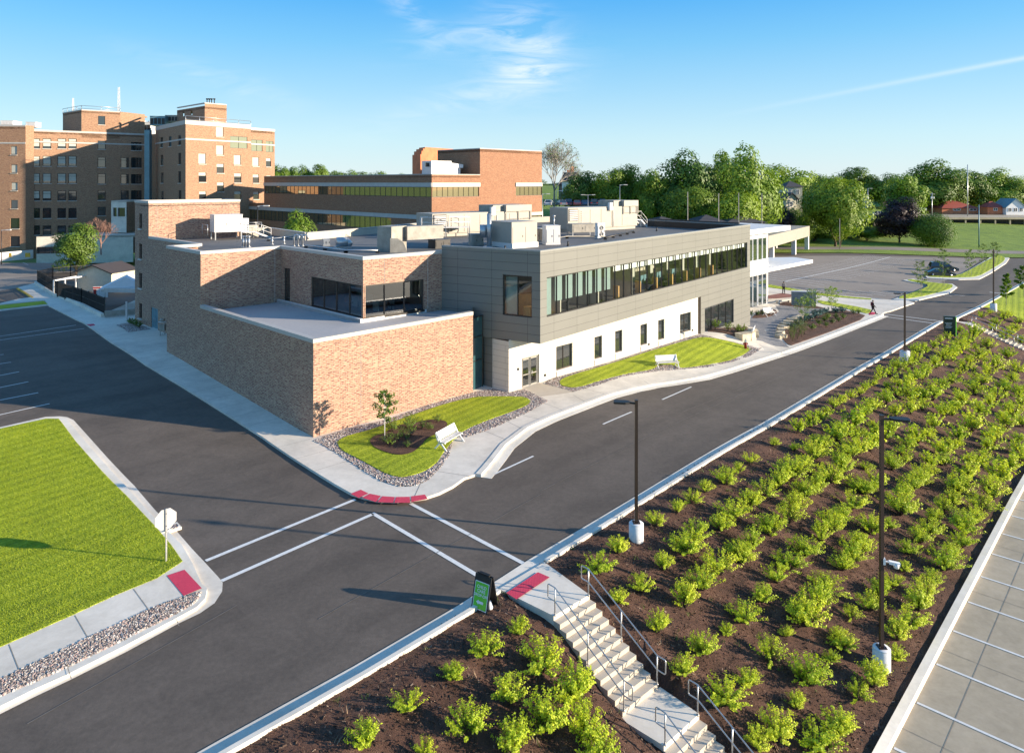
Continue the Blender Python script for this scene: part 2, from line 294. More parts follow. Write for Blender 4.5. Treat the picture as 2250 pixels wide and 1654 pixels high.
# ------------------------------------------------------------------ mesh builder
UP = Vector((0, 0, 1))
def V(*a): return Vector(a if len(a) == 3 else (*a, 0))
class MB:
    def __init__(s): s.v = []; s.f = []; s.mi = []; s.sm = []
    def face(s, pts, mi=0, smooth=False):
        i = len(s.v); s.v += [tuple(p) for p in pts]; s.f.append(tuple(range(i, i+len(pts)))); s.mi.append(mi); s.sm.append(smooth)
    def faces(s, vs, fs, mi=0, smooth=False):
        i = len(s.v); s.v += [tuple(p) for p in vs]
        for f in fs: s.f.append(tuple(i+k for k in f)); s.mi.append(mi); s.sm.append(smooth)
    def prism(s, pts, z0, z1, mi=0, top=None, bottom=True, topmi=None):
        """pts counter-clockwise seen from above; z0/z1 number or function"""
        a = sum(pts[i][0]*pts[(i+1) % len(pts)][1]-pts[(i+1) % len(pts)][0]*pts[i][1] for i in range(len(pts)))
        if a < 0: pts = pts[::-1]
        f0 = z0 if callable(z0) else (lambda x, y: z0); f1 = z1 if callable(z1) else (lambda x, y: z1)
        n = len(pts)
        B = [(p[0], p[1], f0(p[0], p[1])) for p in pts]; T = [(p[0], p[1], f1(p[0], p[1])) for p in pts]
        for i in range(n): s.face([B[i], B[(i+1) % n], T[(i+1) % n], T[i]], mi)
        s.face(T, mi if topmi is None else topmi)
        if bottom: s.face(B[::-1], mi)
    def box(s, c, d, rz=0, mi=0, tilt=None):
        """c centre of base, d full size"""
        x, y, z = d[0]/2, d[1]/2, d[2]
        P = [(-x, -y, 0), (x, -y, 0), (x, y, 0), (-x, y, 0), (-x, -y, z), (x, -y, z), (x, y, z), (-x, y, z)]
        m = Matrix.Translation(Vector(c)) @ Matrix.Rotation(rz, 4, 'Z')
        if tilt: m = m @ tilt
        P = [m @ Vector(p) for p in P]
        s.faces(P, [(3, 2, 1, 0), (4, 5, 6, 7), (0, 1, 5, 4), (1, 2, 6, 5), (2, 3, 7, 6), (3, 0, 4, 7)], mi)
    def bar(s, a, b, w, h=None, mi=0):
        a = Vector(a); b = Vector(b); h = h or w; d = (b-a); L = d.length
        if L < 1e-6: return
        d.normalize(); sd = d.cross(UP)
        if sd.length < 1e-3: sd = Vector((1, 0, 0))
        sd.normalize(); u = sd.cross(d).normalized()
        q = [sd*(-w/2)+u*(-h/2), sd*(w/2)+u*(-h/2), sd*(w/2)+u*(h/2), sd*(-w/2)+u*(h/2)]
        P = [a+k for k in q]+[b+k for k in q]
        s.faces(P, [(0, 1, 2, 3), (7, 6, 5, 4), (0, 4, 5, 1), (1, 5, 6, 2), (2, 6, 7, 3), (3, 7, 4, 0)], mi)
    def tube(s, pts, r, n=8, mi=0, cap=True, smooth=True):
        pts = [Vector(p) for p in pts]; rs = r if isinstance(r, (list, tuple)) else [r]*len(pts)
        rings = []; prev = None
        for i, p in enumerate(pts):
            d = (pts[min(i+1, len(pts)-1)]-pts[max(i-1, 0)]).normalized()
            if prev is None:
                a = d.cross(UP)
                if a.length < 1e-3: a = Vector((1, 0, 0))
            else:
                a = prev-d*prev.dot(d)
                if a.length < 1e-4: a = d.cross(Vector((0, 1, .3)))
            a.normalize(); prev = a; b = d.cross(a)
            rings.append([p+(a*math.cos(t)+b*math.sin(t))*rs[i] for t in [2*math.pi*k/n for k in range(n)]])
        vs = [q for R_ in rings for q in R_]; fs = []
        for i in range(len(pts)-1):
            for k in range(n):
                fs.append((i*n+k, i*n+(k+1) % n, (i+1)*n+(k+1) % n, (i+1)*n+k))
        if cap: fs += [tuple(range(n))[::-1], tuple((len(pts)-1)*n+k for k in range(n))]
        s.faces(vs, fs, mi, smooth)
    def cyl(s, c, r, h, n=16, mi=0, r2=None, smooth=True):
        s.tube([Vector(c), Vector(c)+V(0, 0, h)], [r, r if r2 is None else r2], n, mi, True, smooth)
    def wall(s, p0, p1, z0, z1, holes=(), depth=.15, mi=0, rmi=None, back=False):
        """vertical wall seen from its right-hand side p0(left)->p1(right); holes (a0,a1,h0,h1) in metres along / height"""
        p0 = Vector((p0[0], p0[1], 0)); p1 = Vector((p1[0], p1[1], 0)); d = p1-p0; L = d.length; d.normalize(); n = Vector((d.y, -d.x, 0))
        xs = sorted(set([0, L]+[x for h in holes for x in h[:2]])); zs = sorted(set([z0, z1]+[x for h in holes for x in h[2:4]]))
        def pt(a, z, k=0.): return p0+d*a-n*k+Vector((0, 0, z))
        for i in range(len(xs)-1):
            for j in range(len(zs)-1):
                cx, cz = (xs[i]+xs[i+1])/2, (zs[j]+zs[j+1])/2
                if any(h[0] < cx < h[1] and h[2] < cz < h[3] for h in holes): continue
                s.face([pt(xs[i], zs[j]), pt(xs[i+1], zs[j]), pt(xs[i+1], zs[j+1]), pt(xs[i], zs[j+1])], mi)
        r = mi if rmi is None else rmi
        for (a0, a1, h0, h1) in holes:
            s.face([pt(a0, h0), pt(a0, h1), pt(a0, h1, depth), pt(a0, h0, depth)], r)
            s.face([pt(a1, h1), pt(a1, h0), pt(a1, h0, depth), pt(a1, h1, depth)], r)
            s.face([pt(a1, h0), pt(a0, h0), pt(a0, h0, depth), pt(a1, h0, depth)], r)
            s.face([pt(a0, h1), pt(a1, h1), pt(a1, h1, depth), pt(a0, h1, depth)], r)
    def build(s, name, mats, parent=None, uv=True, world=True):
        me = bpy.data.meshes.new(name)
        me.from_pydata(s.v, [], s.f)
        ms = mats if isinstance(mats, (list, tuple)) else [mats]
        for m in ms: me.materials.append(M[m] if isinstance(m, str) else m)
        me.polygons.foreach_set('material_index', s.mi); me.polygons.foreach_set('use_smooth', s.sm)
        if uv:
            ul = me.uv_layers.new(name='UVMap'); buf = []
            for p in me.polygons:
                n = p.normal
                if abs(n.z) > .8: t = Vector((1, 0, 0)); b = Vector((0, 1, 0))
                else:
                    t = Vector((-n.y, n.x, 0)).normalized(); b = Vector((0, 0, 1))
                for li in p.loop_indices:
                    c = me.vertices[me.loops[li].vertex_index].co
                    buf += [c.dot(t), c.dot(b)]
            ul.data.foreach_set('uv', buf)
        me.update()
        o = bpy.data.objects.new(name, me); COL.objects.link(o)
        if parent is not None:
            o.parent = parent
            if world:
                q = parent; off = Vector((0, 0, 0))
                while q is not None: off += q.location; q = q.parent
                o.location = -off
        return o
def tag(o, label=None, cat=None, group=None, kind=None):
    if label: o['label'] = label
    if cat: o['category'] = cat
    if group: o['group'] = group
    if kind: o['kind'] = kind
    return o
def thing(name, label, cat, loc=(0, 0, 0), rz=0, group=None):
    o = bpy.data.objects.new(name, None); COL.objects.link(o); o.location = loc; o.rotation_euler = (0, 0, rz); o.empty_display_size = .3
    return tag(o, label, cat, group)
def clone(o, loc=None, rz=None, label=None, scale=None, parent=None):
    c = o.copy(); COL.objects.link(c)
    if parent is not None: c.parent = parent
    for ch in list(o.children): clone(ch, parent=c)
    if loc is not None: c.location = loc
    if rz is not None: c.rotation_euler = (0, 0, rz)
    if label: c['label'] = label
    if scale is not None: c.scale = scale
    return c
# ------------------------------------------------------------------ ground sheets
def sheet(name, pts, mat, off, fn=None, step=1.5, skirt=0., label=None, cat=None, kind='structure'):
    fn = fn or H
    bm = bmesh.new(); vs = [bm.verts.new((p[0], p[1], 0)) for p in pts]
    bm.faces.new(vs); bmesh.ops.recalc_face_normals(bm, faces=bm.faces)
    bmesh.ops.triangulate(bm, faces=bm.faces[:])
    xs = [p[0] for p in pts]; ys = [p[1] for p in pts]
    for ax, lo, hi in ((0, min(xs), max(xs)), (1, min(ys), max(ys))):
        k = math.ceil(lo/step)
        while k*step < hi:
            co = [0, 0, 0]; co[ax] = k*step; no = [0, 0, 0]; no[ax] = 1
            bmesh.ops.bisect_plane(bm, geom=bm.verts[:]+bm.edges[:]+bm.faces[:], dist=1e-5, plane_co=co, plane_no=no)
            k += 1
    for f in bm.faces:
        if f.normal.z < 0: f.normal_flip()
    if skirt:
        be = [e for e in bm.edges if e.is_boundary]
        r = bmesh.ops.extrude_edge_only(bm, edges=be)
        low = [e for e in r['geom'] if isinstance(e, bmesh.types.BMVert)]
        for v in bm.verts: v.co.z = fn(v.co.x, v.co.y)+off
        for v in low: v.co.z -= skirt
    else:
        for v in bm.verts: v.co.z = fn(v.co.x, v.co.y)+off
    bmesh.ops.recalc_face_normals(bm, faces=bm.faces) if skirt else None
    me = bpy.data.meshes.new(name); bm.to_mesh(me); bm.free(); me.materials.append(M[mat])
    ul = me.uv_layers.new(name='UVMap'); buf = []
    for l in me.loops: c = me.vertices[l.vertex_index].co; buf += [c.x, c.y]
    ul.data.foreach_set('uv', buf)
    if sum(p.normal.z for p in me.polygons) < 0: me.flip_normals()
    o = bpy.data.objects.new(name, me); COL.objects.link(o)
    tag(o, label, cat, None, kind); return o
def px(pts, off=0.): return [GP(u, v, off) for u, v in pts]
def smooth_poly(pts, it=2, closed=True):
    for _ in range(it):
        q = []; n = len(pts)
        for i in range(n if closed else n-1):
            a, b = pts[i], pts[(i+1) % n]
            q += [a.lerp(b, .25), a.lerp(b, .75)]
        if not closed: q = [pts[0]]+q[1:-1]+[pts[-1]]
        pts = q
    return pts
def resample(pts, step):
    out = [pts[0]]
    for a, b in zip(pts, pts[1:]):
        n = max(1, int((b-a).length/step))
        for i in range(1, n+1): out.append(a.lerp(b, i/n))
    return out
def offset_line(pts, d):
    out = []
    for i, p in enumerate(pts):
        t = (pts[min(i+1, len(pts)-1)]-pts[max(i-1, 0)]); t.z = 0; t.normalize()
        out.append(p+Vector((t.y, -t.x, 0))*d)
    return out
def ribbon(m, pts, d0, d1, h0, h1, mi=0, fn=None, base=-.3, step=1.0):
    """solid strip between offsets d0,d1 (right side positive) with tops h0,h1 over the ground"""
    fn = fn or H; pts = resample([Vector((p.x, p.y, 0)) for p in pts], step)
    A = offset_line(pts, d0); B = offset_line(pts, d1)
    for i in range(len(pts)-1):
        def q(p, h): return (p.x, p.y, fn(p.x, p.y)+h)
        a0, a1, b0, b1 = A[i], A[i+1], B[i], B[i+1]
        m.face([q(b0, h1), q(b1, h1), q(a1, h0), q(a0, h0)], mi)
        m.face([q(a0, h0), q(a1, h0), q(a1, base), q(a0, base)], mi)
        m.face([q(b1, h1), q(b0, h1), q(b0, base), q(b1, base)], mi)
    for (p, r, hh) in ((A[0], B[0], 0), (A[-1], B[-1], 1)):
        m.face([(p.x, p.y, fn(p.x, p.y)+h0), (p.x, p.y, fn(p.x, p.y)+base), (r.x, r.y, fn(r.x, r.y)+base), (r.x, r.y, fn(r.x, r.y)+h1)], mi)
def stripe(m, a, b, w, off=.012, mi=0, fn=None):
    fn = fn or H; a = Vector((a.x, a.y, 0)); b = Vector((b.x, b.y, 0))
    pts = resample([a, b], .5); A = offset_line(pts, -w/2); B = offset_line(pts, w/2)
    for i in range(len(pts)-1):
        m.face([(p.x, p.y, fn(p.x, p.y)+off) for p in (B[i], B[i+1], A[i+1], A[i])], mi)
# ------------------------------------------------------------------ terrain sheet (grass), reaching the horizon
def lin(a, b, n): return [a+(b-a)*i/n for i in range(n+1)]
def terrain():
    xs = lin(-2500, -400, 10)[:-1]+lin(-400, -140, 13)[:-1]+lin(-140, 220, 90)[:-1]+lin(220, 600, 19)[:-1]+lin(600, 3500, 10)
    ys = lin(-60, 210, 68)[:-1]+lin(210, 460, 42)[:-1]+lin(460, 4500, 14)
    m = MB(); nx = len(xs)
    def z(x, y):
        h = H(x, max(y, 1))
        inz = sm(-150, -140, x)*(1-sm(146, 152, x))*(1-sm(168, 171, y))
        return h-1.1*inz+(noise.noise(Vector((x*.02, y*.02, 0)))*.6 if y > 200 else 0)
    vs = [(x, y, z(x, y)) for y in ys for x in xs]
    fs = [(j*nx+i, j*nx+i+1, (j+1)*nx+i+1, (j+1)*nx+i) for j in range(len(ys)-1) for i in range(nx-1)]
    m.faces(vs, fs, 0, True)
    tag(m.build('ground', 'grass_far'), kind='structure')
terrain()
# ------------------------------------------------------------------ paving
curb_px = [(330, 1752), (505, 1650), (800, 1483), (1030, 1345), (1187, 1240), (1400, 1110), (1690, 936), (1900, 808), (2065, 710), (2102, 700.5), (2156, 675), (2205, 648.4), (2239, 629), (2290, 600)]
curbR = px(curb_px)
far_r = [V(125, 150), V(148, 160), V(148, 168)]
sheet('road', [V(p.x, p.y) for p in curbR]+far_r+[V(62, 168), V(44, 120), V(-40, 120), V(-138, 124), V(-138, 30), V(-60, 8)], 'asphalt', 0, step=1.5)
sheet('far_parking_lot', px([(1640, 572), (1700, 563), (2160, 568), (2118, 598), (2040, 632), (1960, 661), (1800, 647), (1686, 628), (1640, 640)]), 'asphalt_old', .008, step=1.5)
sheet('hospital_parking_lot', px([(-60, 578), (120, 578), (300, 585), (300, 596), (84, 600), (84, 622), (40, 632), (-60, 650)]), 'asphalt_old', .008, step=1.5)
# right kerb: gutter pan + kerb
def kerb(pts, name, sgn=1, gut=.55, w=.17, h=.15, fn=None, mat='curb', gmat='concrete'):
    m = MB()
    ribbon(m, pts, -gut*sgn if sgn > 0 else 0, 0 if sgn > 0 else gut, .012, .012, 1, fn)
    if sgn > 0: ribbon(m, pts, 0, w, h, h, 0, fn)
    else: ribbon(m, pts, -w, 0, h, h, 0, fn)
    return tag(m.build(name, [mat, gmat]), kind='structure')
m = MB(); ribbon(m, curbR, -.55, 0, .022, .022, 1)
_a, _b = K0+KD*ka(*GP(1092, 1299)[:2]), K0+KD*ka(*GP(1190, 1239)[:2])
i0 = max(i for i, p_ in enumerate(curbR) if ka(p_.x, p_.y) < ka(_a.x, _a.y)-.3); i1 = min(i for i, p_ in enumerate(curbR) if ka(p_.x, p_.y) > ka(_b.x, _b.y)+.3)
pa_ = GP(1092, 1301); pb_ = GP(1196, 1236)
ribbon(m, curbR[:i0+1]+[pa_], 0, .17, .15, .15, 0); ribbon(m, [pb_]+curbR[i1:], 0, .17, .15, .15, 0)
tag(m.build('kerb', ['curb', 'concrete']), kind='structure')
# mulch slope
Lc = px([(1957, 1639), (2218, 1131)]); LD = (Lc[1]-Lc[0]); LD.z = 0; LD.normalize(); LN = Vector((LD.y, -LD.x, 0))
La = Lc[0]-LD*14; Lb = Lc[0]+LD*95
SW = V(.737, .676); SD = V(.677, -.737); S0 = V(1.44, 24.48); WS = 1.86
_q = GP(2136, 716); S2 = V(_q.x, _q.y)-SW*.2; zz_ = _q.z+.05
def carve(x, y, z, o, w, prof):
    dx, dy = x-o.x, y-o.y; a = dx*SD.x+dy*SD.y; l = dx*SW.x+dy*SW.y
    if a < -2 or a > prof[-1][0]+.5 or l < -.6 or l > w+.6: return z
    for (a0, z0), (a1, z1) in zip(prof, prof[1:]):
        if a <= a1: t = max(0, min(1, (a-a0)/(a1-a0))); p = z0+(z1-z0)*t; break
    else: p = prof[-1][1]
    f = min(sm(-.5, -.1, l), 1-sm(w+.1, w+.5, l)); p -= .2
    return z+(min(z, p)-z)*f
PR1 = [(-2, .0), (0, .0), (3.0, -1.74), (4.55, -1.76), (7.0, -3.2), (9, -3.3)]
PR2 = [(-2, zz_), (0, zz_), (6.3, zz_-2.5), (12, zz_-2.5)]
def Hm(x, y):
    z = H(x, y)+.035*noise.noise(Vector((x*.9, y*.9, 3)))+.03*noise.noise(Vector((x*3.1, y*3.1, 7)))
    z = carve(x, y, z, S0, WS, PR1); return carve(x, y, z, S2, 1.8, PR2)
cr = offset_line(curbR, .17)
mulch_pts = [V(p.x, p.y) for p in cr[:10]]+[V(*GP(2157, 675)[:2])]+[V(*GP(2181, 678)[:2]), V(*GP(2223, 693)[:2]), V(*GP(2262, 708)[:2])]
far = KD*106+K0
mulch_pts += [V(*(Lc[0]+LD*86)[:2]), V(La.x, La.y)]
# keep the polygon simple: lower edge follows the lower kerb line
sheet('mulch_ground', mulch_pts, 'mulch', .03, fn=Hm, step=.33)
sheet('lawn_slope', [V(*p[:2]) for p in (GP(2157, 675), GP(2181, 678), GP(2223, 693), GP(2262, 708))]+[V(90, 78), V(140, 110), V(140, 140)]+[V(p.x, p.y) for p in (cr[13], cr[12], cr[11], cr[10])], 'grass', .06, step=1.5)
# lower parking lot
lot = [La, Lb, Lb+LN*40, La+LN*40]
sheet('lower_parking_lot', [V(p.x, p.y) for p in lot], 'lot', .0, step=2)
m = MB(); ribbon(m, [La, Lb], -.28, 0, .15, .15, 0); ribbon(m, [La, Lb], 0.0, .05, .15, .01, 0)
tag(m.build('lower_kerb', 'curb'), kind='structure')
m = MB()
for k in range(-3, 22):
    a = Lc[0]+LD*(k*2.72); stripe(m, a+LN*.1, a+LN*5.6, .11, .012)
    if k % 2 == 0:
        b = a+LD*1.1; stripe(m, b, b+LN*14, .02, .008, 1)
stripe(m, La+LN*1.25, Lb+LN*1.25, .022, .008, 1); stripe(m, La+LN*7, Lb+LN*7, .022, .008, 1)
tag(m.build('lot_markings', ['paint', 'joint']), kind='structure')
# ------------------------------------------------------------------ sidewalk block round the building
outer_px = [(106.5, 673.5), (167, 704), (183, 711), (199, 722), (242, 753), (320, 804), (397, 850), (480, 902), (575, 963), (690, 1040), (735, 1068), (772, 1089), (800, 1098), (830, 1104), (865, 1105), (900, 1103), (935, 1098), (965, 1088), (995, 1073), (1020, 1055),
            (1045, 1047), (1060, 1030), (1075, 1012), (1100, 980), (1150, 942), (1200, 919), (1250, 900), (1335, 868), (1385, 855), (1430, 846), (1480, 839), (1540, 829), (1600, 812), (1640, 799), (1720, 774), (1830, 734), (1905, 705), (1936, 693), (1944, 688), (1956, 685.5), (2009, 667), (1990, 661), (1960, 661), (1900, 655), (1796, 646), (1686, 627), (1640, 632)]
outer = px(outer_px)
sw = [V(p.x, p.y) for p in outer]+[V(20, 125), V(-20, 118), V(-45, 90)]+[V(*GP(u, v)[:2]) for u, v in zc([(930, 590), (560, 425), (340, 300), (165, 345), (305, 432), (170, 450), (0, 490), (-200, 530), (-200, 560), (0, 503), (405, 463)], 0, 550, 4.13)]
sheet('sidewalk', sw, 'concrete', .13, step=1.5, skirt=.3)
ci = [outer[i] for i in range(20, 38)]
m = MB(); ribbon(m, [Vector((p.x, p.y, 0)) for p in ci][::-1], .0, -.30, .16, .16, 0); ribbon(m, [Vector((p.x, p.y, 0)) for p in ci][::-1], -.3, -.85, .02, .012, 0)
tag(m.build('road_kerb', 'curb'), kind='structure')
m = MB()
lw = [outer[i] for i in range(0, 10)]; lw = resample([Vector((p.x, p.y, 0)) for p in lw], 1.83)
inn = offset_line(lw, -3.6)
for a, b in list(zip(lw, inn))[1:]: stripe(m, a, b, .02, .136)
stripe(m, offset_line(lw, -.2)[0], offset_line(lw, -.2)[1], .02, .136)
for a, b in (((1147, 942), (1010, 872)), ((1335, 868), (1232, 838)), ((1045, 1048), (960, 1035)), ((1430, 846), (1400, 826)), ((1640, 799), (1590, 780)), ((905, 1103), (925, 1060)), ((1720, 774), (1668, 760)), ((1240, 902), (1180, 880)), ((1290, 885), (1260, 868)), ((1190, 922), (1120, 905)), ((1110, 965), (1050, 940))):
    stripe(m, GP(*a, .13), GP(*b, .13), .025, .136)
tag(m.build('sidewalk_joints', 'joint'), kind='structure')
def patch(name, pts, mat, off, it=1, step=.8, skirt=0.):
    w = [Vector((p.x, p.y, 0)) for p in px(pts, .13)]
    return sheet(name, smooth_poly(w, it) if it else w, mat, off, step=step, skirt=skirt)
z3 = (640, 820, 3.303)
gr1 = zc([(160, 490), (250, 455), (400, 405), (700, 335), (1100, 190), (1320, 140), (1460, 112), (1590, 140), (1690, 115), (1865, 200), (1700, 290), (1500, 380), (1400, 420), (1270, 462), (1180, 460), (1145, 590), (1085, 680), (1000, 770), (900, 815), (790, 822), (650, 780), (500, 690), (350, 590), (210, 510)], *z3)
gs1 = zc([(330, 500), (400, 460), (560, 420), (700, 370), (900, 300), (1100, 230), (1340, 172), (1680, 172), (1738, 198), (1720, 230), (1600, 280), (1400, 350), (1220, 430), (1100, 580), (1060, 650), (960, 720), (800, 762), (680, 730), (520, 640), (360, 560)], *z3)
mb1 = zc([(568, 490), (620, 455), (680, 448), (720, 410), (830, 370), (900, 370), (1000, 342), (1110, 348), (1142, 380), (1080, 440), (980, 480), (940, 540), (860, 597), (760, 602), (650, 570), (580, 530)], *z3)
z5 = (1100, 560, 3.745)
gr2 = zc([(350, 1055), (430, 1015), (900, 885), (1300, 755), (1600, 662), (1640, 655), (1780, 688), (1900, 715), (2060, 750), (2150, 765), (2050, 832), (1900, 882), (1700, 922), (1520, 937), (1250, 960), (1000, 1000), (800, 1070), (600, 1125)], *z5)
gs2 = zc([(480, 1040), (560, 1000), (900, 902), (1300, 772), (1640, 678), (1750, 688), (2000, 745), (2065, 780), (1950, 850), (1800, 890), (1530, 930), (1460, 930), (1400, 900), (1290, 912), (1250, 945), (1000, 985), (800, 1040), (680, 1080), (590, 1095), (500, 1080)], *z5)
patch('gravel_strip', gr1, 'gravel', .15, 0); patch('lawn', gs1, 'grass', .19, 2, skirt=.06); patch('mulch_bed', mb1, 'mulch', .22, 2, .4)
patch('gravel_strip', gr2, 'gravel', .15, 0); patch('lawn', gs2, 'grass', .19, 2, skirt=.06)
patch('door_apron', [(1184, 842), (1232, 850), (1262, 861), (1185, 872), (1147, 853)], 'conc_warm', .142, 0)
z6 = (1520, 560, 3.745)
patch('paved_plaza', [(1643, 701), (1670, 694), (1712, 685), (1704, 672), (1739, 670), (1808, 676), (1824, 683), (1760, 693), (1718, 717), (1710, 731), (1718, 747), (1734, 763), (1661, 750), (1667, 733), (1635, 709)], 'paver', .14, 0, .8)
patch('brick_crosswalk', zc([(600, 340), (740, 315), (820, 325), (815, 350), (700, 360), (610, 362)], *z6), 'brick_red', .146, 0)
patch('mulch_bed', [(1736, 760), (1747, 756), (1830, 727), (1908, 696), (1880, 687), (1846, 680), (1824, 684), (1784, 692), (1760, 697), (1741, 707), (1726, 717), (1714, 733), (1720, 747)], 'mulch', .19, 1, .6, .06)
patch('mulch_bed', zc([(95, 630), (190, 560), (350, 550), (430, 580), (540, 650), (480, 705), (400, 690), (250, 640)], *z6), 'mulch', .2, 1, .6, .06)
patch('mulch_bed', [(1647, 699), (1686, 675), (1712, 685), (1691, 696), (1670, 699)], 'mulch', .2, 1, .6, .06)
patch('mulch_bed', zc([(690, 410), (800, 380), (1100, 435), (1050, 445), (830, 425)], *z6), 'mulch', .17, 1, .6, .05)
patch('grass_strip', zc([(530, 1215), (950, 1290), (940, 1320), (900, 1325), (700, 1275), (530, 1245)], 1650, 320, 3.592), 'grass', .18, 1, 1, .05)
patch('grass_strip', zc([(130, 1095), (360, 1135), (520, 1165), (950, 1208), (950, 1216), (520, 1180), (360, 1150), (130, 1118)], 1650, 320, 3.592), 'grass', .18, 0, 1, .05)
# lot islands
def island(pts, name, conc_pts):
    sheet(name+'_kerb', [V(p.x, p.y) for p in px(zc(conc_pts, 1650, 320, 3.592))], 'curb', .13, step=1.5, skirt=.2)
    sheet(name, smooth_poly([Vector((p.x, p.y, 0)) for p in px(zc(pts, 1650, 320, 3.592))], 1), 'grass', .17, step=1, skirt=.05)
island([(1225, 1066), (1280, 1060), (1450, 1090), (1580, 1098), (1598, 1115), (1560, 1145), (1290, 1212), (1130, 1213), (1300, 1160), (1425, 1105), (1290, 1082)], 'island', [(1200, 1066), (1280, 1056), (1450, 1087), (1590, 1096), (1628, 1122), (1570, 1166), (1300, 1230), (1110, 1221), (1300, 1163), (1432, 1103), (1290, 1086)])
island([(1400, 1035), (1640, 1028), (1700, 1000), (1885, 898), (1960, 866), (2010, 890), (1990, 925), (1880, 990), (1790, 1040), (1640, 1048), (1400, 1042)], 'island', [(1380, 1035), (1635, 1026), (1700, 996), (1880, 892), (1900, 868), (1975, 860), (2040, 892), (2015, 930), (1890, 1012), (1800, 1058), (1640, 1062), (1390, 1048)])
# ------------------------------------------------------------------ left island
z2 = (0, 900, 2.5035)
isl_out = zc([(-300, 190), (-120, 125), (0, 97), (250, 40), (330, 37), (370, 42), (405, 58), (470, 130), (600, 275), (740, 420), (860, 560), (960, 655), (1060, 770), (1125, 838), (1200, 920), (1225, 950), (1222, 1000), (1180, 1065), (1100, 1120), (975, 1180), (700, 1330), (380, 1490), (180, 1585), (0, 1675), (-300, 1830)], *z2)
sheet('island_gutter', [V(p.x, p.y) for p in px(isl_out)], 'concrete', .014, step=1.5)
isl_c = zc([(-300, 200), (-120, 133), (0, 101), (250, 46), (330, 44), (360, 50), (380, 66), (440, 140), (570, 290), (700, 430), (820, 565), (920, 665), (1000, 745), (1060, 850), (1110, 960), (1140, 985), (1130, 1040), (1080, 1090), (970, 1150), (690, 1300), (370, 1460), (180, 1545), (0, 1635), (-300, 1790)], *z2)
sheet('island_kerb', [V(p.x, p.y) for p in px(isl_c, .1)], 'curb', .13, step=1.5, skirt=.2)
sheet('island_lawn', [V(p.x, p.y) for p in px(zc([(-300, 212), (-120, 143), (0, 107), (250, 52), (322, 52), (345, 80), (415, 175), (560, 340), (700, 480), (850, 640), (940, 745), (1004, 836), (860, 930), (640, 1020), (380, 1140), (0, 1308), (-300, 1440)], *z2), .13)], 'grass', .17, step=1, skirt=.1)
sheet('island_walk', [V(p.x, p.y) for p in px(zc([(1004, 836), (1020, 840), (1060, 900), (1115, 985), (1010, 1028), (860, 1080), (480, 1255), (0, 1482), (-300, 1630), (-300, 1440), (0, 1308), (380, 1140), (640, 1020), (860, 930)], *z2), .13)], 'concrete', .15, step=1.5)
sheet('island_gravel', [V(p.x, p.y) for p in px(zc([(1108, 1000), (1075, 1060), (960, 1125), (680, 1265), (360, 1420), (170, 1505), (0, 1575), (-300, 1705), (-300, 1630), (0, 1482), (480, 1255), (860, 1080), (1010, 1028)], *z2), .13)], 'gravel', .14, step=1.)
m = MB()
for a, b in (((50, 1290), (105, 1430)), ((412, 1130), (482, 1250)), ((735, 985), (815, 1095)), ((370, 1410), (392, 1480)), ((968, 1150), (985, 1188))):
    p, q = zc([a, b], *z2); stripe(m, GP(*p, .15), GP(*q, .15), .022, .158)
tag(m.build('walk_joints', 'joint'), kind='structure')
# ------------------------------------------------------------------ tactile warnings
def tact(pts, off=.14, zz=z2, n=''):
    o = sheet('tactile_paving', [V(p.x, p.y) for p in px(zc(pts, *zz), .13)], 'red', off, step=.8); return o
tact([(918, 915), (1015, 883), (1110, 985), (1010, 1027)], .162)
for q in ([(430, 875), (505, 845), (560, 872), (490, 905)], [(515, 903), (570, 874), (650, 890), (615, 935)], [(625, 935), (660, 892), (752, 898), (738, 940)], [(748, 940), (760, 898), (860, 896), (862, 940)], [(872, 935), (870, 893), (970, 880), (990, 912)]):
    tact(q, .142, z3)
tact([(1560, 1585), (1790, 1435), (1875, 1472), (1635, 1632)], .1, z3)
tact([(780, 672), (850, 667), (865, 680), (820, 690)], .142, (0, 550, 4.13))
tact([(1455, 475), (1490, 470), (1520, 478), (1500, 492), (1460, 495)], .145, z6)
# ------------------------------------------------------------------ painted markings
m = MB()
for a, b, w in (((452, 1232), (781, 1097), .2), ((487, 1276), (820, 1129), .2), ((818, 1127), (1052, 1266), .2), ((902, 1106), (1162, 1244), .2),
             ((1083, 1043), (1172, 1002), .13), ((1325, 932), (1388, 905), .13), ((1455, 878), (1519, 850), .13),
             ((1943, 690), (2070, 706), .25), ((1938, 695), (2062, 712), .25), ((2174, 642), (2200, 645), .4)):
    stripe(m, GP(*a), GP(*b), w)
for a, b in (((-40, 745), (167, 714.6)), ((-40, 753), (185, 722)), ((-60, 785), (8, 779)), ((-60, 808), (24, 796)), ((-60, 837), (42, 817)), ((-60, 864), (62, 839)), ((-60, 891), (84, 863)), ((-60, 925), (109, 887)), ((50, 577), (62, 582)), ((91, 574), (104, 578)), ((50, 636), (72, 636))):
    stripe(m, GP(*a), GP(*b), .11, .016)
A0, B0 = GP(1725, 619), GP(1956, 565)
stripe(m, A0, B0, .2, .035)
d = (B0-A0); d.z = 0; Ln = d.length; d.normalize(); n_ = Vector((d.y, -d.x, 0))
for k in range(int(Ln/2.7)+1):
    a = A0+d*(k*2.7); stripe(m, a, a+n_*5.4, .15, .035); stripe(m, a-n_*5.4, a, .15, .035)
for k in range(12):
    a = GP(1800, 646)+d*0+Vector((k*2.6*.79, -k*2.6*-.04, 0)); stripe(m, a, a+Vector((-2.2, 4.6, 0)), .15, .035)
tag(m.build('road_markings', 'paint'), kind='structure')
m = MB()
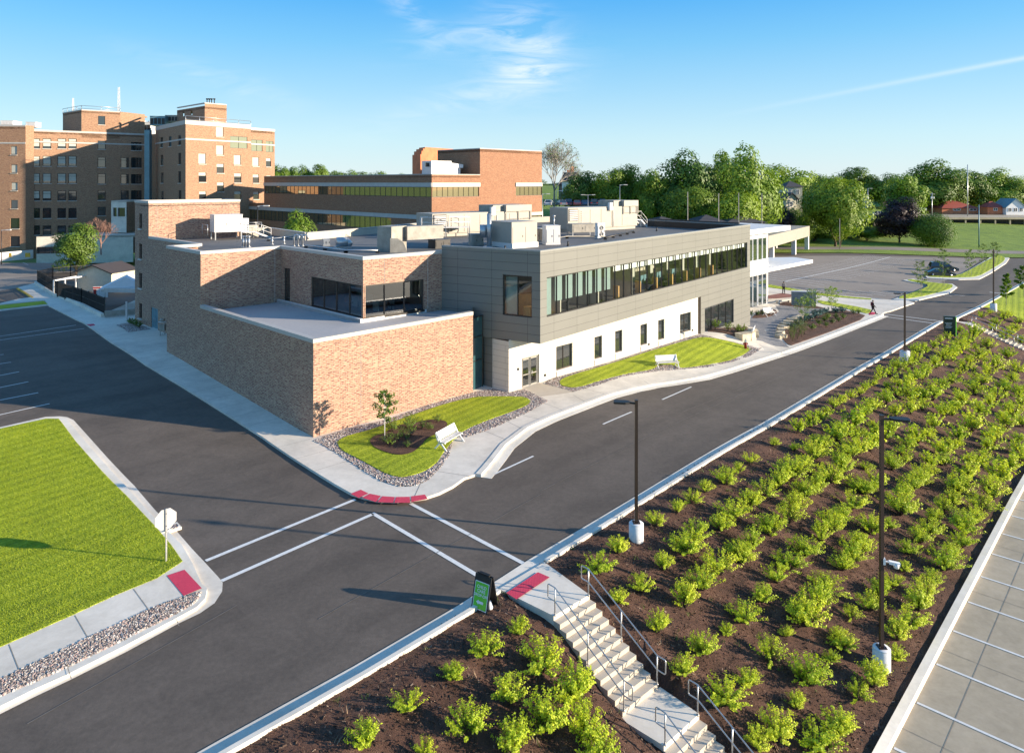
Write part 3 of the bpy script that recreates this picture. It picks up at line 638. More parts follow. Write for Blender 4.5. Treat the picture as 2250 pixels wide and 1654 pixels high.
for a, b in (((700, 1360), (1190, 1085)), ((1190, 1078), (1760, 808)), ((1500, 905), (1930, 730)), ((60, 1590), (520, 1330))): stripe(m, GP(*a), GP(*b), .035, .012)
tag(m.build('road_seams', 'seam'), kind='structure')
# far streets beyond the lot
def road_ribbon(pts, w, name, mat='asphalt_old', off=.06):
    m = MB(); pts = [Vector((p[0], p[1], 0)) for p in pts]; ribbon(m, smooth_poly(pts, 2, False), -w/2, w/2, off, off, 0, step=2.)
    return tag(m.build(name, mat), kind='structure')
sheet('grass_verge', [V(60, 168), V(148, 168), V(150, 176), V(60, 176)], 'grass_far', .15, step=2)
road_ribbon([(40, 181), (110, 181), (170, 182), (300, 186)], 7, 'street')
# ------------------------------------------------------------------ building helpers
def along(p0, p1, u):
    k = (u-CX)/F; d = (Vector(p1)-Vector(p0)); L = d.length; d.normalize()
    return (k*p0[1]-p0[0])/(d[0]-k*d[1])
def at2(p0, p1, a):
    d = (Vector(p1)-Vector(p0)).normalized(); return (p0[0]+d[0]*a, p0[1]+d[1]*a)
def hpx(p0, p1, u0, u1, vt, vb, zt=None, zb=None):
    a0, a1 = along(p0, p1, u0), along(p0, p1, u1); y = at2(p0, p1, a0)[1]
    return (a0, a1, CZ-(vb-HZ)*y/F if zb is None else zb, CZ-(vt-HZ)*y/F if zt is None else zt)
def nrm(p0, p1):
    d = (Vector((p1[0]-p0[0], p1[1]-p0[1], 0))).normalized(); return d, Vector((d.y, -d.x, 0))
def window(p0, p1, h, parent, name='window', depth=.15, glass_='dglass', frame='frame', nx=1, ny=1, fw=.06, blind=None, bh=.5, sill=None, rails=None, split=False):
    """frame bars + pane set back in the opening h=(a0,a1,z0,z1)"""
    d, n = nrm(p0, p1); P0 = Vector((p0[0], p0[1], 0)); a0, a1, z0, z1 = h
    def pt(a, z, k): return P0+d*a-n*k+Vector((0, 0, z))
    m = MB(); k = depth
    for (A, B) in ((pt(a0, z0+fw/2, k), pt(a1, z0+fw/2, k)), (pt(a0, z1-fw/2, k), pt(a1, z1-fw/2, k))): m.bar(A, B, fw, fw, 0)
    for a in (a0+fw/2, a1-fw/2): m.bar(pt(a, z0+fw, k), pt(a, z1-fw, k), fw, fw, 0)
    for i in range(1, nx): a = a0+(a1-a0)*i/nx; m.bar(pt(a, z0+fw, k-.003), pt(a, z1-fw, k-.003), fw, fw, 0)
    for i in range(1, ny): z = z0+(z1-z0)*i/ny; m.bar(pt(a0+fw, z, k-.005), pt(a1-fw, z, k-.005), fw*.8, fw*.8, 0)
    for z in (rails or []): m.bar(pt(a0+fw, z, k-.005), pt(a1-fw, z, k-.005), fw*.8, fw*.8, 0)
    if sill: m.bar(pt(a0-.06, z0-.07, -.02), pt(a1+.06, z0-.07, -.02), .22, .12, 3)
    g = [pt(a0+fw*.5, z0+fw*.5, k+.01), pt(a1-fw*.5, z0+fw*.5, k+.01), pt(a1-fw*.5, z1-fw*.5, k+.01), pt(a0+fw*.5, z1-fw*.5, k+.01)]
    if split:
        o = m.build(name, [frame, glass_, blind or 'blind', 'stone'], parent)
        p = MB(); p.face(g, 0); p.build('pane', glass_, o)
        return o
    if blind:
        zc_ = z1-(z1-z0)*bh; e = .012
        m.face([pt(a0+fw, z0+fw, k+.01), pt(a1-fw, z0+fw, k+.01), pt(a1-fw, zc_, k+.01), pt(a0+fw, zc_, k+.01)], 1)
        m.face([pt(a0+fw, zc_, k+.01-e), pt(a1-fw, zc_, k+.01-e), pt(a1-fw, z1-fw, k+.01-e), pt(a0+fw, z1-fw, k+.01-e)], 2)
    else: m.face(g, 1)
    return m.build(name, [frame, glass_, blind or 'blind', 'stone'], parent)
def coping(m, pts, z, w=.38, h=.24, closed=False, mi=0, out=.04):
    pts = [Vector((p[0], p[1], 0)) for p in pts]
    n = len(pts); segs = [(i, i+1) for i in range(n-1)]
    A = []; B = []
    for i in range(n):
        ds = []
        if i > 0: ds.append((pts[i]-pts[i-1]).normalized())
        if i < n-1: ds.append((pts[i+1]-pts[i]).normalized())
        t = sum(ds, Vector((0, 0, 0))).normalized(); nn = Vector((t.y, -t.x, 0)); c = max(.5, nn.dot(Vector((ds[0].y, -ds[0].x, 0))))
        A.append(pts[i]+nn*(out/c)); B.append(pts[i]-nn*((w-out)/c))
    for i, j in segs:
        q = lambda p, zz: (p.x, p.y, zz)
        m.face([q(A[i], z-h), q(A[j], z-h), q(A[j], z), q(A[i], z)], mi)
        m.face([q(A[i], z), q(A[j], z), q(B[j], z), q(B[i], z)], mi)
        m.face([q(B[j], z-h), q(B[i], z-h), q(B[i], z), q(B[j], z)], mi)
        m.face([q(A[j], z-h), q(A[i], z-h), q(B[i], z-h), q(B[j], z-h)], mi)
    for i, s_ in ((0, 1), (n-1, -1)):
        f = [(A[i].x, A[i].y, z-h), (A[i].x, A[i].y, z), (B[i].x, B[i].y, z), (B[i].x, B[i].y, z-h)]
        m.face(f if s_ > 0 else f[::-1], mi)
# ------------------------------------------------------------------ clinic building
C0 = (-11.57, 41.35); B1 = (-23.2, 52.9); PF = (-28.1, 57.8); PI = (-26.35, 59.6); B2 = (-18.7, 57.4); B3 = (-10.3, 49.1); B4 = (-5.0, 53.9)
RB = (-2.76, 50.2); GL = (-5.3, 53.6); G_ = (1.97, 49.5); E_ = (26.9, 80.2); E2 = (16.9, 91.8); T0 = (-37.5, 70.6); T1 = (-34.7, 67.8); T2 = (-28.4, 74.1); T3 = (-31.2, 77.)
cb = thing('clinic_building', 'two storey clinic of orange brick, grey metal panels and white cladding in the middle', 'building', (-5, 60, 0))
TZ, LZ, HZ2 = 9.85, 5.86, 13.2
m = MB()
m.wall(PF, B1, -1, TZ); m.wall(B1, C0, -1.5, LZ); m.wall(PI, PF, -1, TZ)
low_h = []
m.wall(C0, RB, -1.5, LZ)
m.wall(RB, (-3.0, 54), -1.5, LZ)
m.wall(B1, B2, 5., TZ)
slot = hpx(B2, B3, 623, 637, 598, 665); slot = (slot[0], slot[1], 5.45, 8.15)
a683 = along(B2, B3, 683.6); LB = (Vector(B3)-Vector(B2)).length
hw1 = (a683, LB, 5.6, 7.85)
m.wall(B2, B3, 5., TZ, [slot, (a683, LB, 5.6, 7.85)], .2)
a930 = along(B3, B4, 931)
m.wall(B3, B4, 5., TZ, [(0, a930, 5.6, 7.85)], .2)
lw_ = [hpx(T0, T1, 305.5, 312, 469, 502), hpx(T0, T1, 305.5, 312, 535, 568), hpx(T0, T1, 305.5, 312, 599, 632), hpx(T0, T1, 305.5, 312, 665, 698)]
m.wall(T0, T1, -1, HZ2, lw_, .2)
dh = hpx(T1, PI, 331.5, 347, 674, 724)
m.wall(T1, PI, -1, TZ, [dh], .2)
m.wall(T1, T2, 9.2, HZ2); m.wall(T2, T3, 9.2, HZ2); m.wall(T3, T0, -1, HZ2)
m.build('brick_wall', 'brick', cb)
m = MB(); m.prism([T0, T1, T2, T3], HZ2-.5, HZ2-.4); m.build('tower_roof', 'roof', cb)
for h in lw_: window(T0, T1, h, cb, depth=.15, sill=True)
# doors
def pub_door(p0, p1, h, parent, leafs=2, mat='alu', name='door', gl='glass_tint', depth=.12):
    d, n = nrm(p0, p1); P0 = Vector((p0[0], p0[1], 0)); a0, a1, z0, z1 = h
    def pt(a, z, k): return P0+d*a-n*k+Vector((0, 0, z))
    m = MB(); k = depth
    m.bar(pt(a0, z1-.05, k), pt(a1, z1-.05, k), .1, .1)
    for a in (a0+.04, a1-.04): m.bar(pt(a, z0, k), pt(a, z1-.1, k), .08, .08)
    o = m.build(name, mat, parent)
    w = (a1-a0-.16)/leafs
    for i in range(leafs):
        b0 = a0+.08+i*w+.01; b1 = b0+w-.02; l = MB()
        for A, B, t in ((pt(b0+.06, z0+.02, k), pt(b0+.06, z1-.12, k), .11), (pt(b1-.06, z0+.02, k), pt(b1-.06, z1-.12, k), .11)): l.bar(A, B, t, .06)
        l.bar(pt(b0+.12, z0+.12, k), pt(b1-.12, z0+.12, k), .06, .22); l.bar(pt(b0+.12, z1-.17, k), pt(b1-.12, z1-.17, k), .06, .1); l.bar(pt(b0+.12, z0+1.0, k), pt(b1-.12, z0+1.0, k), .06, .07)
        if gl: l.face([pt(b0+.1, z0+.2, k+.02), pt(b1-.1, z0+.2, k+.02), pt(b1-.1, z1-.2, k+.02), pt(b0+.1, z1-.2, k+.02)], 1)
        else: l.face([pt(b0+.1, z0+.2, k+.02), pt(b1-.1, z0+.2, k+.02), pt(b1-.1, z1-.2, k+.02), pt(b0+.1, z1-.2, k+.02)], 0)
        l.build('door_leaf', [mat, gl or mat], o)
        hb = MB(); s_ = b1-.16 if i == 0 and leafs > 1 else b0+.16
        hb.tube([pt(s_, z0+.85, k-.1), pt(s_, z0+1.25, k-.1)], .02, 6); hb.build('handle', 'steel', o)
    return o
pub_door(T1, PI, dh, cb, 2, 'blue_metal', gl=None)
# glazing at the slot and the corner window, with the room behind
window(B2, B3, slot, cb, glass_='glass_tint', depth=.15)
o = window(B2, B3, (a683, LB-.1, 5.6, 7.85), cb, name='corner_window', glass_='glass_tint', nx=4, depth=.1, fw=.09, split=True)
o = window(B3, B4, (.1, a930, 5.6, 7.85), cb, name='corner_window', glass_='glass_tint', nx=3, depth=.1, fw=.09, split=True)
m = MB(); m.bar((B3[0]+.0, B3[1]+.13, 5.6), (B3[0]+.0, B3[1]+.13, 7.85), .16, .16); m.bar(V(*at2(B2, B3, a683), 5.55), V(*B3, 5.55), .3, .12); m.bar(V(*B3, 5.55), V(*at2(B3, B4, a930), 5.55), .3, .12); m.build('mullion', 'frame', cb)
room = [(-10.3, 49.3), (-6.2, 53.4), (-13.5, 62), (-18.0, 57.3)]
m = MB(); m.prism(room, 5.5, 5.58); m.build('room_floor', 'carpet', cb)
m = MB(); m.wall((-6.0, 53.6), (-13.5, 61.5), 5.5, 8.3); m.wall((-13.5, 61.5), (-18.2, 57.4), 5.5, 8.3)
for a in (1.5, 4, 6.5): 
    p = at2((-10.3, 49.3), (-13.5, 62), a+2); m.box((p[0], p[1], 5.58), (.35, .35, 2.4), .7)
m.build('room_wall', 'teal', cb)
m = MB(); m.prism(room, 8.2, 8.3); m.build('room_ceiling', 'wallpaint', cb)
def desk(parent, x, y, z, rz, mt='wood'):
    m = MB(); t = Matrix.Rotation(rz, 3, 'Z')
    def b(c, d): v = t @ Vector(c); m.box((x+v.x, y+v.y, z+v.z), d, rz)
    b((0, 0, .72), (1.5, .75, .04)); b((-.68, 0, 0), (.06, .7, .72)); b((.68, 0, 0), (.06, .7, .72)); b((0, .3, .3), (1.3, .03, .42))
    return m.build('desk', mt, parent)
def seat_(parent, x, y, z, rz):
    m = MB(); t = Matrix.Rotation(rz, 3, 'Z')
    def b(c, d): v = t @ Vector(c); m.box((x+v.x, y+v.y, z+v.z), d, rz)
    b((0, 0, .42), (.5, .5, .08)); b((0, .23, .5), (.46, .06, .5)); b((0, 0, .08), (.06, .06, .34)); b((0, 0, .02), (.55, .08, .05)); b((0, 0, .075), (.08, .55, .05))
    return m.build('office_chair', 'dark', parent)
desk(cb, -9.5, 52.5, 5.58, .8, 'white'); desk(cb, -11.5, 54.5, 5.58, .8, 'white'); seat_(cb, -8.8, 51.9, 5.58, 2); seat_(cb, -12.2, 53, 5.58, 1)
for (pa__, pb__, u_, zl_, zh_) in ((C0, RB, 793, -.5, 5.6), (B3, B4, 845, 7.9, 9.6), (B3, B4, 940, 5.6, 9.6), (T1, T2, 345, 9.4, 12.9), (B1, B2, 604, 5.4, 9.6)):
    q_ = at2(pa__, pb__, along(pa__, pb__, u_)); d_, n_ = nrm(pa__, pb__); m = MB(); m.bar(V(q_[0]+n_.x*.002, q_[1]+n_.y*.002, zl_), V(q_[0]+n_.x*.002, q_[1]+n_.y*.002, zh_), .025, .02); m.build('movement_joint', 'coping', cb)
# copings + roofs
m = MB()
coping(m, [B1, C0, RB], LZ+.02); coping(m, [PI, PF, B1, B2, B3, B4], TZ+.02); coping(m, [T1, PI], TZ+.02); coping(m, [T3, T0, T1, T2, T3], HZ2+.03)
m.build('coping', 'coping', cb)
m = MB(); m.face([V(*q_, 5.36) for q_ in [C0, (-3., 49.9), (-3, 54), B4, B3, B2, B1]]); m.build('low_roof', 'roof_low', cb)
m = MB(); m.wall((-18.9, 57.0), (-10.4, 48.7), 5.36, 5.6); m.wall((-10.4, 48.7), (-4.9, 54.1), 5.36, 5.6)
m.prism([(-10.4, 48.7), (-10.3, 48.95), (-18.75, 57.2), (-18.9, 57.0)], 5.36, 5.62); m.build('roof_flashing', 'unit_white', cb)
roofpoly = [PF, B1, B2, B3, B4, GL, G_, E_, E2, (10, 104), (-8, 92), (-14.7, 77.7), (-19.9, 68.7), (-26.2, 76.5), T2, T1, PI]
m = MB()
m.face([V(*q_, 9.4) for q_ in roofpoly])
m.build('roof', 'roof', cb)
m = MB()
bp = [(10, 104), (-8, 92), (-14.7, 77.7), (-19.9, 68.7), (-26.2, 76.5), T2]
for a, b in zip(bp, bp[1:]): m.bar(V(*a, 9.6), V(*b, 9.6), .25, 1.0)
m.build('back_parapet', 'conc_warm', cb)
m = MB()
for a, b in zip(bp, bp[1:]): m.bar(V(*a, 10.13), V(*b, 10.13), .36, .06)
m.build('coping', 'coping', cb)
m = MB()
for a, b in zip(bp[::-1], bp[::-1][1:]): m.wall(b, a, -1.5, 9.1)
m.build('brick_wall', 'brick', cb)
# gate box of metal panels
m = MB()
Lg = (Vector(E_)-Vector(G_)).length
ab0, ab1 = along(G_, E_, 1201.5), along(G_, E_, 1642)
band = (ab0, ab1, 5.5, 8.3)
aw = along(G_, E_, 1540)
Q0 = at2(G_, E_, aw); Q1 = E_; lowwin = hpx(Q0, Q1, 1548.6, 1612, 674, 722); lowwin = (lowwin[0], lowwin[1], -.05, 2.45)
m.wall(G_, E_, 3.75, 10.22, [band], .25)
m.wall(Q0, Q1, -3.5, 3.77, [lowwin], .25)
wd = (Vector(GL)-Vector(G_)).length
ww = hpx(GL, G_, 1104.5, 1168.5, 603, 692)
m.wall(GL, G_, 3.75, 10.22, [ww], .2)
m.wall(E_, E2, -3.5, 10.22)
m.face([V(*G_, 3.76), V(*GL, 3.76), V(4, 62, 3.76), V(20, 78, 3.76), V(*E_, 3.76)], 0)
m.prism([(-1.42, 51.5), (-2.05, 52.0), (-4.5, 56), (-1.6, 56)], -1, 3.77)
m.build('metal_panel_wall', 'panel', cb)
m = MB(); coping(m, [GL, G_, E_, E2], 10.25, .4, .12, out=.03); m.build('coping', 'cop_grey', cb)
m = MB()  # inner face of the parapet
for a, b in ((GL, G_), (G_, E_), (E_, E2)):
    d, n = nrm(a, b); pa = V(*a)-n*.36; pb = V(*b)-n*.36
    m.face([V(pb.x, pb.y, 9.4), V(pa.x, pa.y, 9.4), V(pa.x, pa.y, 10.15), V(pb.x, pb.y, 10.15)])
m.bar(V(26.0, 81.2, 9.9), V(17.6, 91.0, 9.9), .2, 1.0)
m.build('parapet_liner', 'dark', cb)
window(GL, G_, ww, cb, name='corner_office_window', glass_='glass', nx=2, depth=.12, fw=.08, split=True)
window(Q0, Q1, lowwin, cb, glass_='dglass', nx=4, depth=.15, fw=.08)
# ribbon window: 28 lights, each pane a sub-part of its window frame
np_ = 28; pw = (band[1]-band[0])/np_
d, n = nrm(G_, E_)
for i in range(np_):
    a0 = band[0]+i*pw; window(G_, E_, (a0, a0+pw, 5.5, 8.3), cb, name='ribbon_window', glass_='glass', depth=.12, fw=.055 if i % 2 else .085, split=True)
# interior behind it
def gp(a, k, z): v = V(*G_)+d*a-n*k; return V(v.x, v.y, z)
m = MB(); m.face([gp(.3, .3, 5.2), gp(Lg-.3, .3, 5.2), gp(Lg-.3, 9, 5.2), gp(.3, 9, 5.2)]); m.build('interior_floor', 'carpet', cb)
m = MB(); m.face([gp(.3, .3, 8.7), gp(.3, 9, 8.7), gp(Lg-.3, 9, 8.7), gp(Lg-.3, .3, 8.7)])
m.face([gp(.3, 9, 5.2), gp(Lg-.3, 9, 5.2), gp(Lg-.3, 9, 8.7), gp(.3, 9, 8.7)])
for a in (3.1, 8.3, 13.6): m.bar(gp(a, 4.6, 6.95), gp(a, .45, 6.95), .12, 3.5)
m.bar(gp(.4, 4.6, 6.95), gp(13.6, 4.6, 6.95), .12, 3.5)
m.build('interior_wall', 'wallpaint', cb)
m = MB()
for i in range(np_):
    a0 = band[0]+i*pw
    if i >= 7: m.bar(gp(a0+.08, .32, 8.02), gp(a0+pw-.08, .32, 8.02), .02, .52)
m.build('roller_shade', 'white', cb)
m = MB()
for i in range(7):
    a0 = band[0]+i*pw; lo = 5.55 if i == 0 else 6.4
    m.bar(gp(a0+.1, .34, (8.25+lo)/2), gp(a0+pw-.38, .34, (8.25+lo)/2), .02, 8.25-lo)
m.build('window_blind', 'teal', cb)
for a in (14.8, 18.2, 21.6, 25.0, 28.4, 31.8, 35.2): m = MB(); m.box(gp(a, 3.0, 5.2), (.38, .38, 3.6), .68); m.build('interior_column', 'blind', cb)
for a in (10.5, 14.2, 17.3, 20.4, 23.5, 26.6, 29.7): m = MB(); m.box(gp(a+1.6, 1.1, 5.2), (.12, .6, 1.15), .68); m.build('desk_end_panel', 'wood', cb)
m = MB(); m.box(gp(1.6, 1.6, 5.2), (1.8, .8, .8), .68); m.build('cabinet', 'wood', cb)
for a in (4.5, 9.5, 16, 19.2, 22.3, 25.4, 28.5): desk(cb, *gp(a+.4, 1.8, 5.2), .9, 'dark'); seat_(cb, *gp(a-.6, 1.5, 5.2), .3)
for a in (15.5, 18.6, 21.7, 24.8): m = MB(); m.box(gp(a, 2.1, 5.2), (1.3, .05, 1.3), 1.0); m.build('cubicle_screen', 'blue_metal', cb)
m = MB(); q = at2(GL, G_, ww[0]+.1); r = at2(GL, G_, (ww[0]+ww[1])/2-.1); m.bar(V(q[0]+.15, q[1]+.35, 6.9), V(r[0]+.15, r[1]+.35, 6.9), .03, 2.7); m.build('window_blind', 'teal', cb)
m = MB(); m.box((1.0, 53.2, 5.2), (1.6, .6, 1.5), .5); m.build('cabinet', 'wood', cb)
# white base storey
W0 = (-.23, 50.5); nW = Vector((.777, -.63, 0))
W1 = (18.33, 70.0)
wh = [hpx(W0, W1, u0, u1, vt, vb) for u0, u1, vt, vb in ((1222, 1258, 762, 815), (1306, 1323, 741, 790), (1351.5, 1367.5, 728, 776), (1407, 1422, 714, 760), (1446, 1460, 704, 748), (1494, 1518, 691, 733))]
dw = hpx(W0, W1, 1147, 1185, 783, 851.5); dw = (dw[0], dw[1], -.05, 2.25)
m = MB(); m.wall(W0, W1, -2, 3.8, wh+[dw], .22); m.wall((-1.42, 51.5), W0, -2, 3.7)

m.build('white_base_wall', 'white_panel', cb)
m = MB(); m.wall(W1, Q0, -3, 3.76); m.build('recess_wall', 'bronze', cb)
m = MB()
for h in wh:
    q0, q1 = at2(W0, W1, h[0]), at2(W0, W1, h[1]); zz = h[2]
    m = MB(); m.bar(V(q0[0]+.02, q0[1]-.02, zz-.35), V(q1[0]+.02, q1[1]-.02, zz-.35), .05, .6); m.build('stone_panel', 'stone', cb)
for i, h in enumerate(wh): window(W0, W1, h, cb, glass_='dglass', frame='bronze', nx=2 if h[1]-h[0] > 1.2 else 1, depth=.16, fw=.07)
pub_door(W0, W1, dw, cb, 2, 'duct', name='entrance_door')
m = MB(); q = at2(W0, W1, dw[0]-.1); r = at2(W0, W1, dw[1]+.1); m.face([V(q[0]-.5, q[1]+.4, -.5), V(r[0]-.5, r[1]+.4, -.5), V(r[0]-.5, r[1]+.4, 2.6), V(q[0]-.5, q[1]+.4, 2.6)]); m.build('lobby_wall', 'dark', cb)
for u, v in ((1197, 826), (1204, 842), (1138, 813), (1425, 758), (1521, 727)):
    a = along(W0, W1, u); q = at2(W0, W1, a); z = CZ-(v-HZ)*q[1]/F; m = MB(); m.box((q[0]+.03, q[1]-.03, z), (.1, .12, .16), .68); m.build('wall_fixture', 'dark', cb)
# glazed slot between brick and panels
gA, gB = (-2.95, 50.35), (-2.08, 51.75)
window(gA, gB, (0, (Vector(gB)-Vector(gA)).length, -.2, 5.35), cb, name='stair_glazing', glass_='teal_glass', depth=.05, fw=.07, rails=[2.2, 3.9])
# entry pavilion
def pp(a, b, t): return (a[0]+(b[0]-a[0])*t, a[1]+(b[1]-a[1])*t)
N0, N1 = (28.0, 88.6), (34.4, 95.4); nd, nn = nrm(N0, N1); N2 = (N1[0]-nn.x*3.2, N1[1]-nn.y*3.2)
m = MB(); LN_ = (Vector(N1)-Vector(N0)).length
m.wall(N0, N1, -3, 9.0, [(.5, LN_-.1, -1.35, 2.95), (.5, LN_-.1, 4.7, 7.75)], .3); m.wall(N1, N2, -3, 9.0, [(.1, 3.0, -1.35, 2.95), (.1, 3.0, 4.7, 7.75)], .3)
m.build('pavilion_wall', 'white', cb)
for z0_, z1_ in ((-1.35, 2.95), (4.7, 7.75)):
    for i in range(3):
        w_ = (LN_-.6)/3; window(N0, N1, (.5+i*w_, .5+(i+1)*w_, z0_, z1_), cb, name='pavilion_window', glass_='glass_tint', frame='white', nx=2, depth=.1, fw=.12, ny=1)
    window(N1, N2, (.1, 3.0, z0_, z1_), cb, name='pavilion_window', glass_='glass_tint', frame='white', nx=2, depth=.1, fw=.1)
m = MB(); m.prism([(28.6, 86.6), (42.8, 101.0), (41.5, 104.6), (33, 103.5)], 3.55, 4.0); m.build('canopy', 'white', cb)
m = MB(); m.prism([(29.4, 87.9), (38.3, 97.7), (31, 107), (20, 97)], 8.45, 9.1, topmi=1); m.build('pavilion_roof', ['white', 'white_roof'], cb)
m = MB(); m.wall((22, 93), N0, -3, 9); m.face([V(27, 89, 3.6), V(34, 95.5, 3.6), V(30, 100, 3.6), V(23, 94, 3.6)]); m.build('pavilion_core', 'wallpaint', cb)
# ------------------------------------------------------------------ office block with ribbon windows
ob = thing('office_building', 'brown brick office block with two long ribbon windows behind the clinic roof', 'building', (-20, 125, 0))
OA = (-64., 152.3); OC = (-11.3, 100.); OD = (-4.8, 106.5); OE = (4.9, 116.3); OT = (-11.9, 113.5); OX = (-47.5, 136.)
L1 = (Vector(OC)-Vector(OX)).length
m = MB()
hb1 = (0.5, L1-.02, 12.95, 14.95)
m.wall(OX, OC, 11.0, 16.15, [(0.3, L1-.01, 12.9, 14.35)], .12)
m.wall(OA, OC, 1.0, 11.0, [(2, 64.5, 8.9-1.4+.3, 9.7)], .12)
m.wall(OC, OD, 1, 16.15, [(.01, 9.0, 12.9, 14.35)], .12)
LDE = (Vector(OE)-Vector(OD)).length
m.wall(OD, OE, 1, 20.1, [(7.7, LDE-.01, 12.9, 14.35), (7.7, LDE-.01, 7.8, 9.7)], .12); m.wall(OT, OD, 16, 20.1); m.wall(OE, (OE[0]-8, OE[1]+8), 1, 20.1)
m.prism([OX, OC, OD, (-25, 127), (-40, 142)], 15.7, 15.9, bottom=False); m.prism([OT, OD, OE, (-2, 123)], 19.6, 20.0)
m.prism([OA, OX, (-42, 145), (-58, 160)], 10.7, 10.9)
m.build('brick_wall', 'brick_mid', ob)
m = MB(); coping(m, [OX, OC, OD], 16.2, .4, .1); coping(m, [OT, OD, OE, (-2, 123)], 20.15, .4, .12)
for a, b, z0_, z1_ in ((OX, OC, 14.35, 14.95), (OC, OD, 14.35, 14.95), (OA, OC, 9.7, 10.3), (OC, OD, 9.7, 10.3)):
    dd, nn_ = nrm(a, b); A = V(*a)+nn_*.06; B = V(*b)+nn_*.06+dd*(.05 if b is not OD else -.02); m.bar(V(A.x, A.y, (z0_+z1_)/2), V(B.x, B.y, (z0_+z1_)/2), .16, z1_-z0_)
dd, nn_ = nrm(OD, OE)
for z0_, z1_ in ((14.35, 14.95), (9.7, 10.2)): A = V(*at2(OD, OE, 7.6))+nn_*.06; B = V(*OE)+nn_*.06; m.bar(V(A.x, A.y, (z0_+z1_)/2), V(B.x, B.y, (z0_+z1_)/2), .16, z1_-z0_)
m.build('stone_band', 'coping', ob)
window(OX, OC, (.3, L1-.01, 12.9, 14.35), ob, name='ribbon_window', glass_='bronze_glass', nx=36, depth=.1, fw=.07)
window(OA, OC, (2, 64.5, 7.8, 9.7), ob, name='ribbon_window', glass_='bronze_glass', nx=44, depth=.1, fw=.07)
window(OC, OD, (.01, 9., 12.9, 14.35), ob, name='ribbon_window', glass_='bronze_glass', nx=9, depth=.1, fw=.06)
window(OD, OE, (7.7, LDE-.01, 12.9, 14.35), ob, name='ribbon_window', glass_='bronze_glass', nx=6, depth=.1, fw=.06)
window(OD, OE, (7.7, LDE-.01, 7.8, 9.7), ob, name='ribbon_window', glass_='bronze_glass', nx=6, depth=.1, fw=.06)
# stack behind + roof unit
st = thing('stair_tower', 'orange brick tower with sloped shoulder behind the office block roof', 'tower', (-15, 122, 16))
m = MB(); A_ = W(906, 340, 127); C_ = W(924, 340, 123.5); D_ = W(987, 340, 130.5); B_ = V(A_.x+8, 134)
base_ = [A_[:2], C_[:2], D_[:2], B_[:2]]
def shr(f): c = V(sum(q[0] for q in base_)/4, sum(q[1] for q in base_)/4); return [(c.x+(q[0]-c.x)*f, c.y+(q[1]-c.y)*f) for q in base_]
m.prism(base_, 10, 19.9); m.prism(shr(.93), 19.9, 20.5); m.prism(shr(.84), 20.5, 20.9); m.prism(shr(.72), 20.9, 21.2)
m.build('tower_body', 'orange', st)
ru = thing('rooftop_unit', 'pale blue grey ventilation unit with slanted hoods on the office block roof', 'hvac unit', (-13, 108, 16))
m = MB(); a = W(931, 383, 104)
m.box((-11.3, 106.5, 15.9), (3.4, 3., 2.3), .6); m.box((-9.4, 107.8, 15.9), (2.2, 2.4, 1.3), .6); m.build('unit_body', 'unit_white', ru)
m = MB(); m.prism([(-10.3, 105.6), (-7.4, 107.6), (-8.9, 109.8), (-11.8, 107.8)], 17.2, lambda x, y: 18.1 if x < -9.5 else 17.7); m.build('unit_hood', 'white', ru)
m = MB(); m.box((-12.0, 104.98, 17.3), (1.8, .1, .6), .6); m.build('unit_louver', 'dark', ru)
# ------------------------------------------------------------------ hospital
hb = thing('hospital_building', 'tall six storey orange brick hospital with many small windows at the left edge', 'building', (-75, 140, 0))
H1 = (-59.3, 129.); H0 = (-72.8, 145.); HE = (-48.6, 145.4); HM = at2(H1, HE, along(H1, HE, 551))
Hb = 0.2; TZh = 26.3
def hz(p, v): return CZ-(v-HZ)*p[1]/F
def wins(p0, p1, specs, gl='dglass', parent=None, **kw):
    hs = [hpx(p0, p1, *s_[:4]) for s_ in specs]; return hs
m = MB()
rw = []; styles = []
def add(u0, u1, vt, vb, st_='b'): rw.append(hpx(H1, HE, u0, u1, vt, vb)); styles.append(st_)
zz1 = lambda x, y: (x/3.624, 150+y/3.624)
for (x0, y0, x1, y1, s_) in ((1720, 462, 1780, 545, 'B'), (1722, 613, 1780, 692, 'B'), (1725, 760, 1783, 836, 'b'), (1728, 908, 1783, 985, 'b'), (1580, 678, 1640, 762, 'B'), (1582, 828, 1642, 908, 'b'), (1585, 980, 1642, 1050, 'b'),
        (1862, 690, 1918, 770, 'B'), (1864, 835, 1922, 913, 'b'), (1866, 980, 1920, 1045, 'b'), (2010, 708, 2062, 782, 'B'), (2013, 845, 2062, 915, 'b'), (2016, 982, 2062, 1045, 'b'), (2118, 715, 2158, 785, 'b'), (2122, 852, 2160, 920, 'b'),
        (1832, 540, 1970, 636, 'G'), (2000, 568, 2090, 660, 'G'), (2115, 580, 2176, 668, 'G')):
    u0, v0 = zz1(x0, y0); u1, v1 = zz1(x1, y1); add(u0, u1, v0, v1, s_)
lwn = [hpx(H0, H1, x0/3.624, x1/3.624, 150+y0/3.624, 150+y1/3.624) for (x0, y0, x1, y1) in ((1278, 552, 1298, 632), (1345, 545, 1365, 625), (1420, 535, 1442, 615), (1280, 692, 1300, 775), (1420, 676, 1442, 768), (1282, 832, 1302, 915), (1420, 822, 1442, 915), (1284, 978, 1304, 1060), (1422, 972, 1444, 1060))]
m.wall(H1, HM, Hb, TZh, [h for h in rw if h[1] < along(H1, HE, 551)], .18)
off_ = along(H1, HE, 551)
m.wall(HM, HE, Hb, 25.8, [(h[0]-off_, h[1]-off_, h[2], h[3]) for h in rw if h[0] > off_], .18)
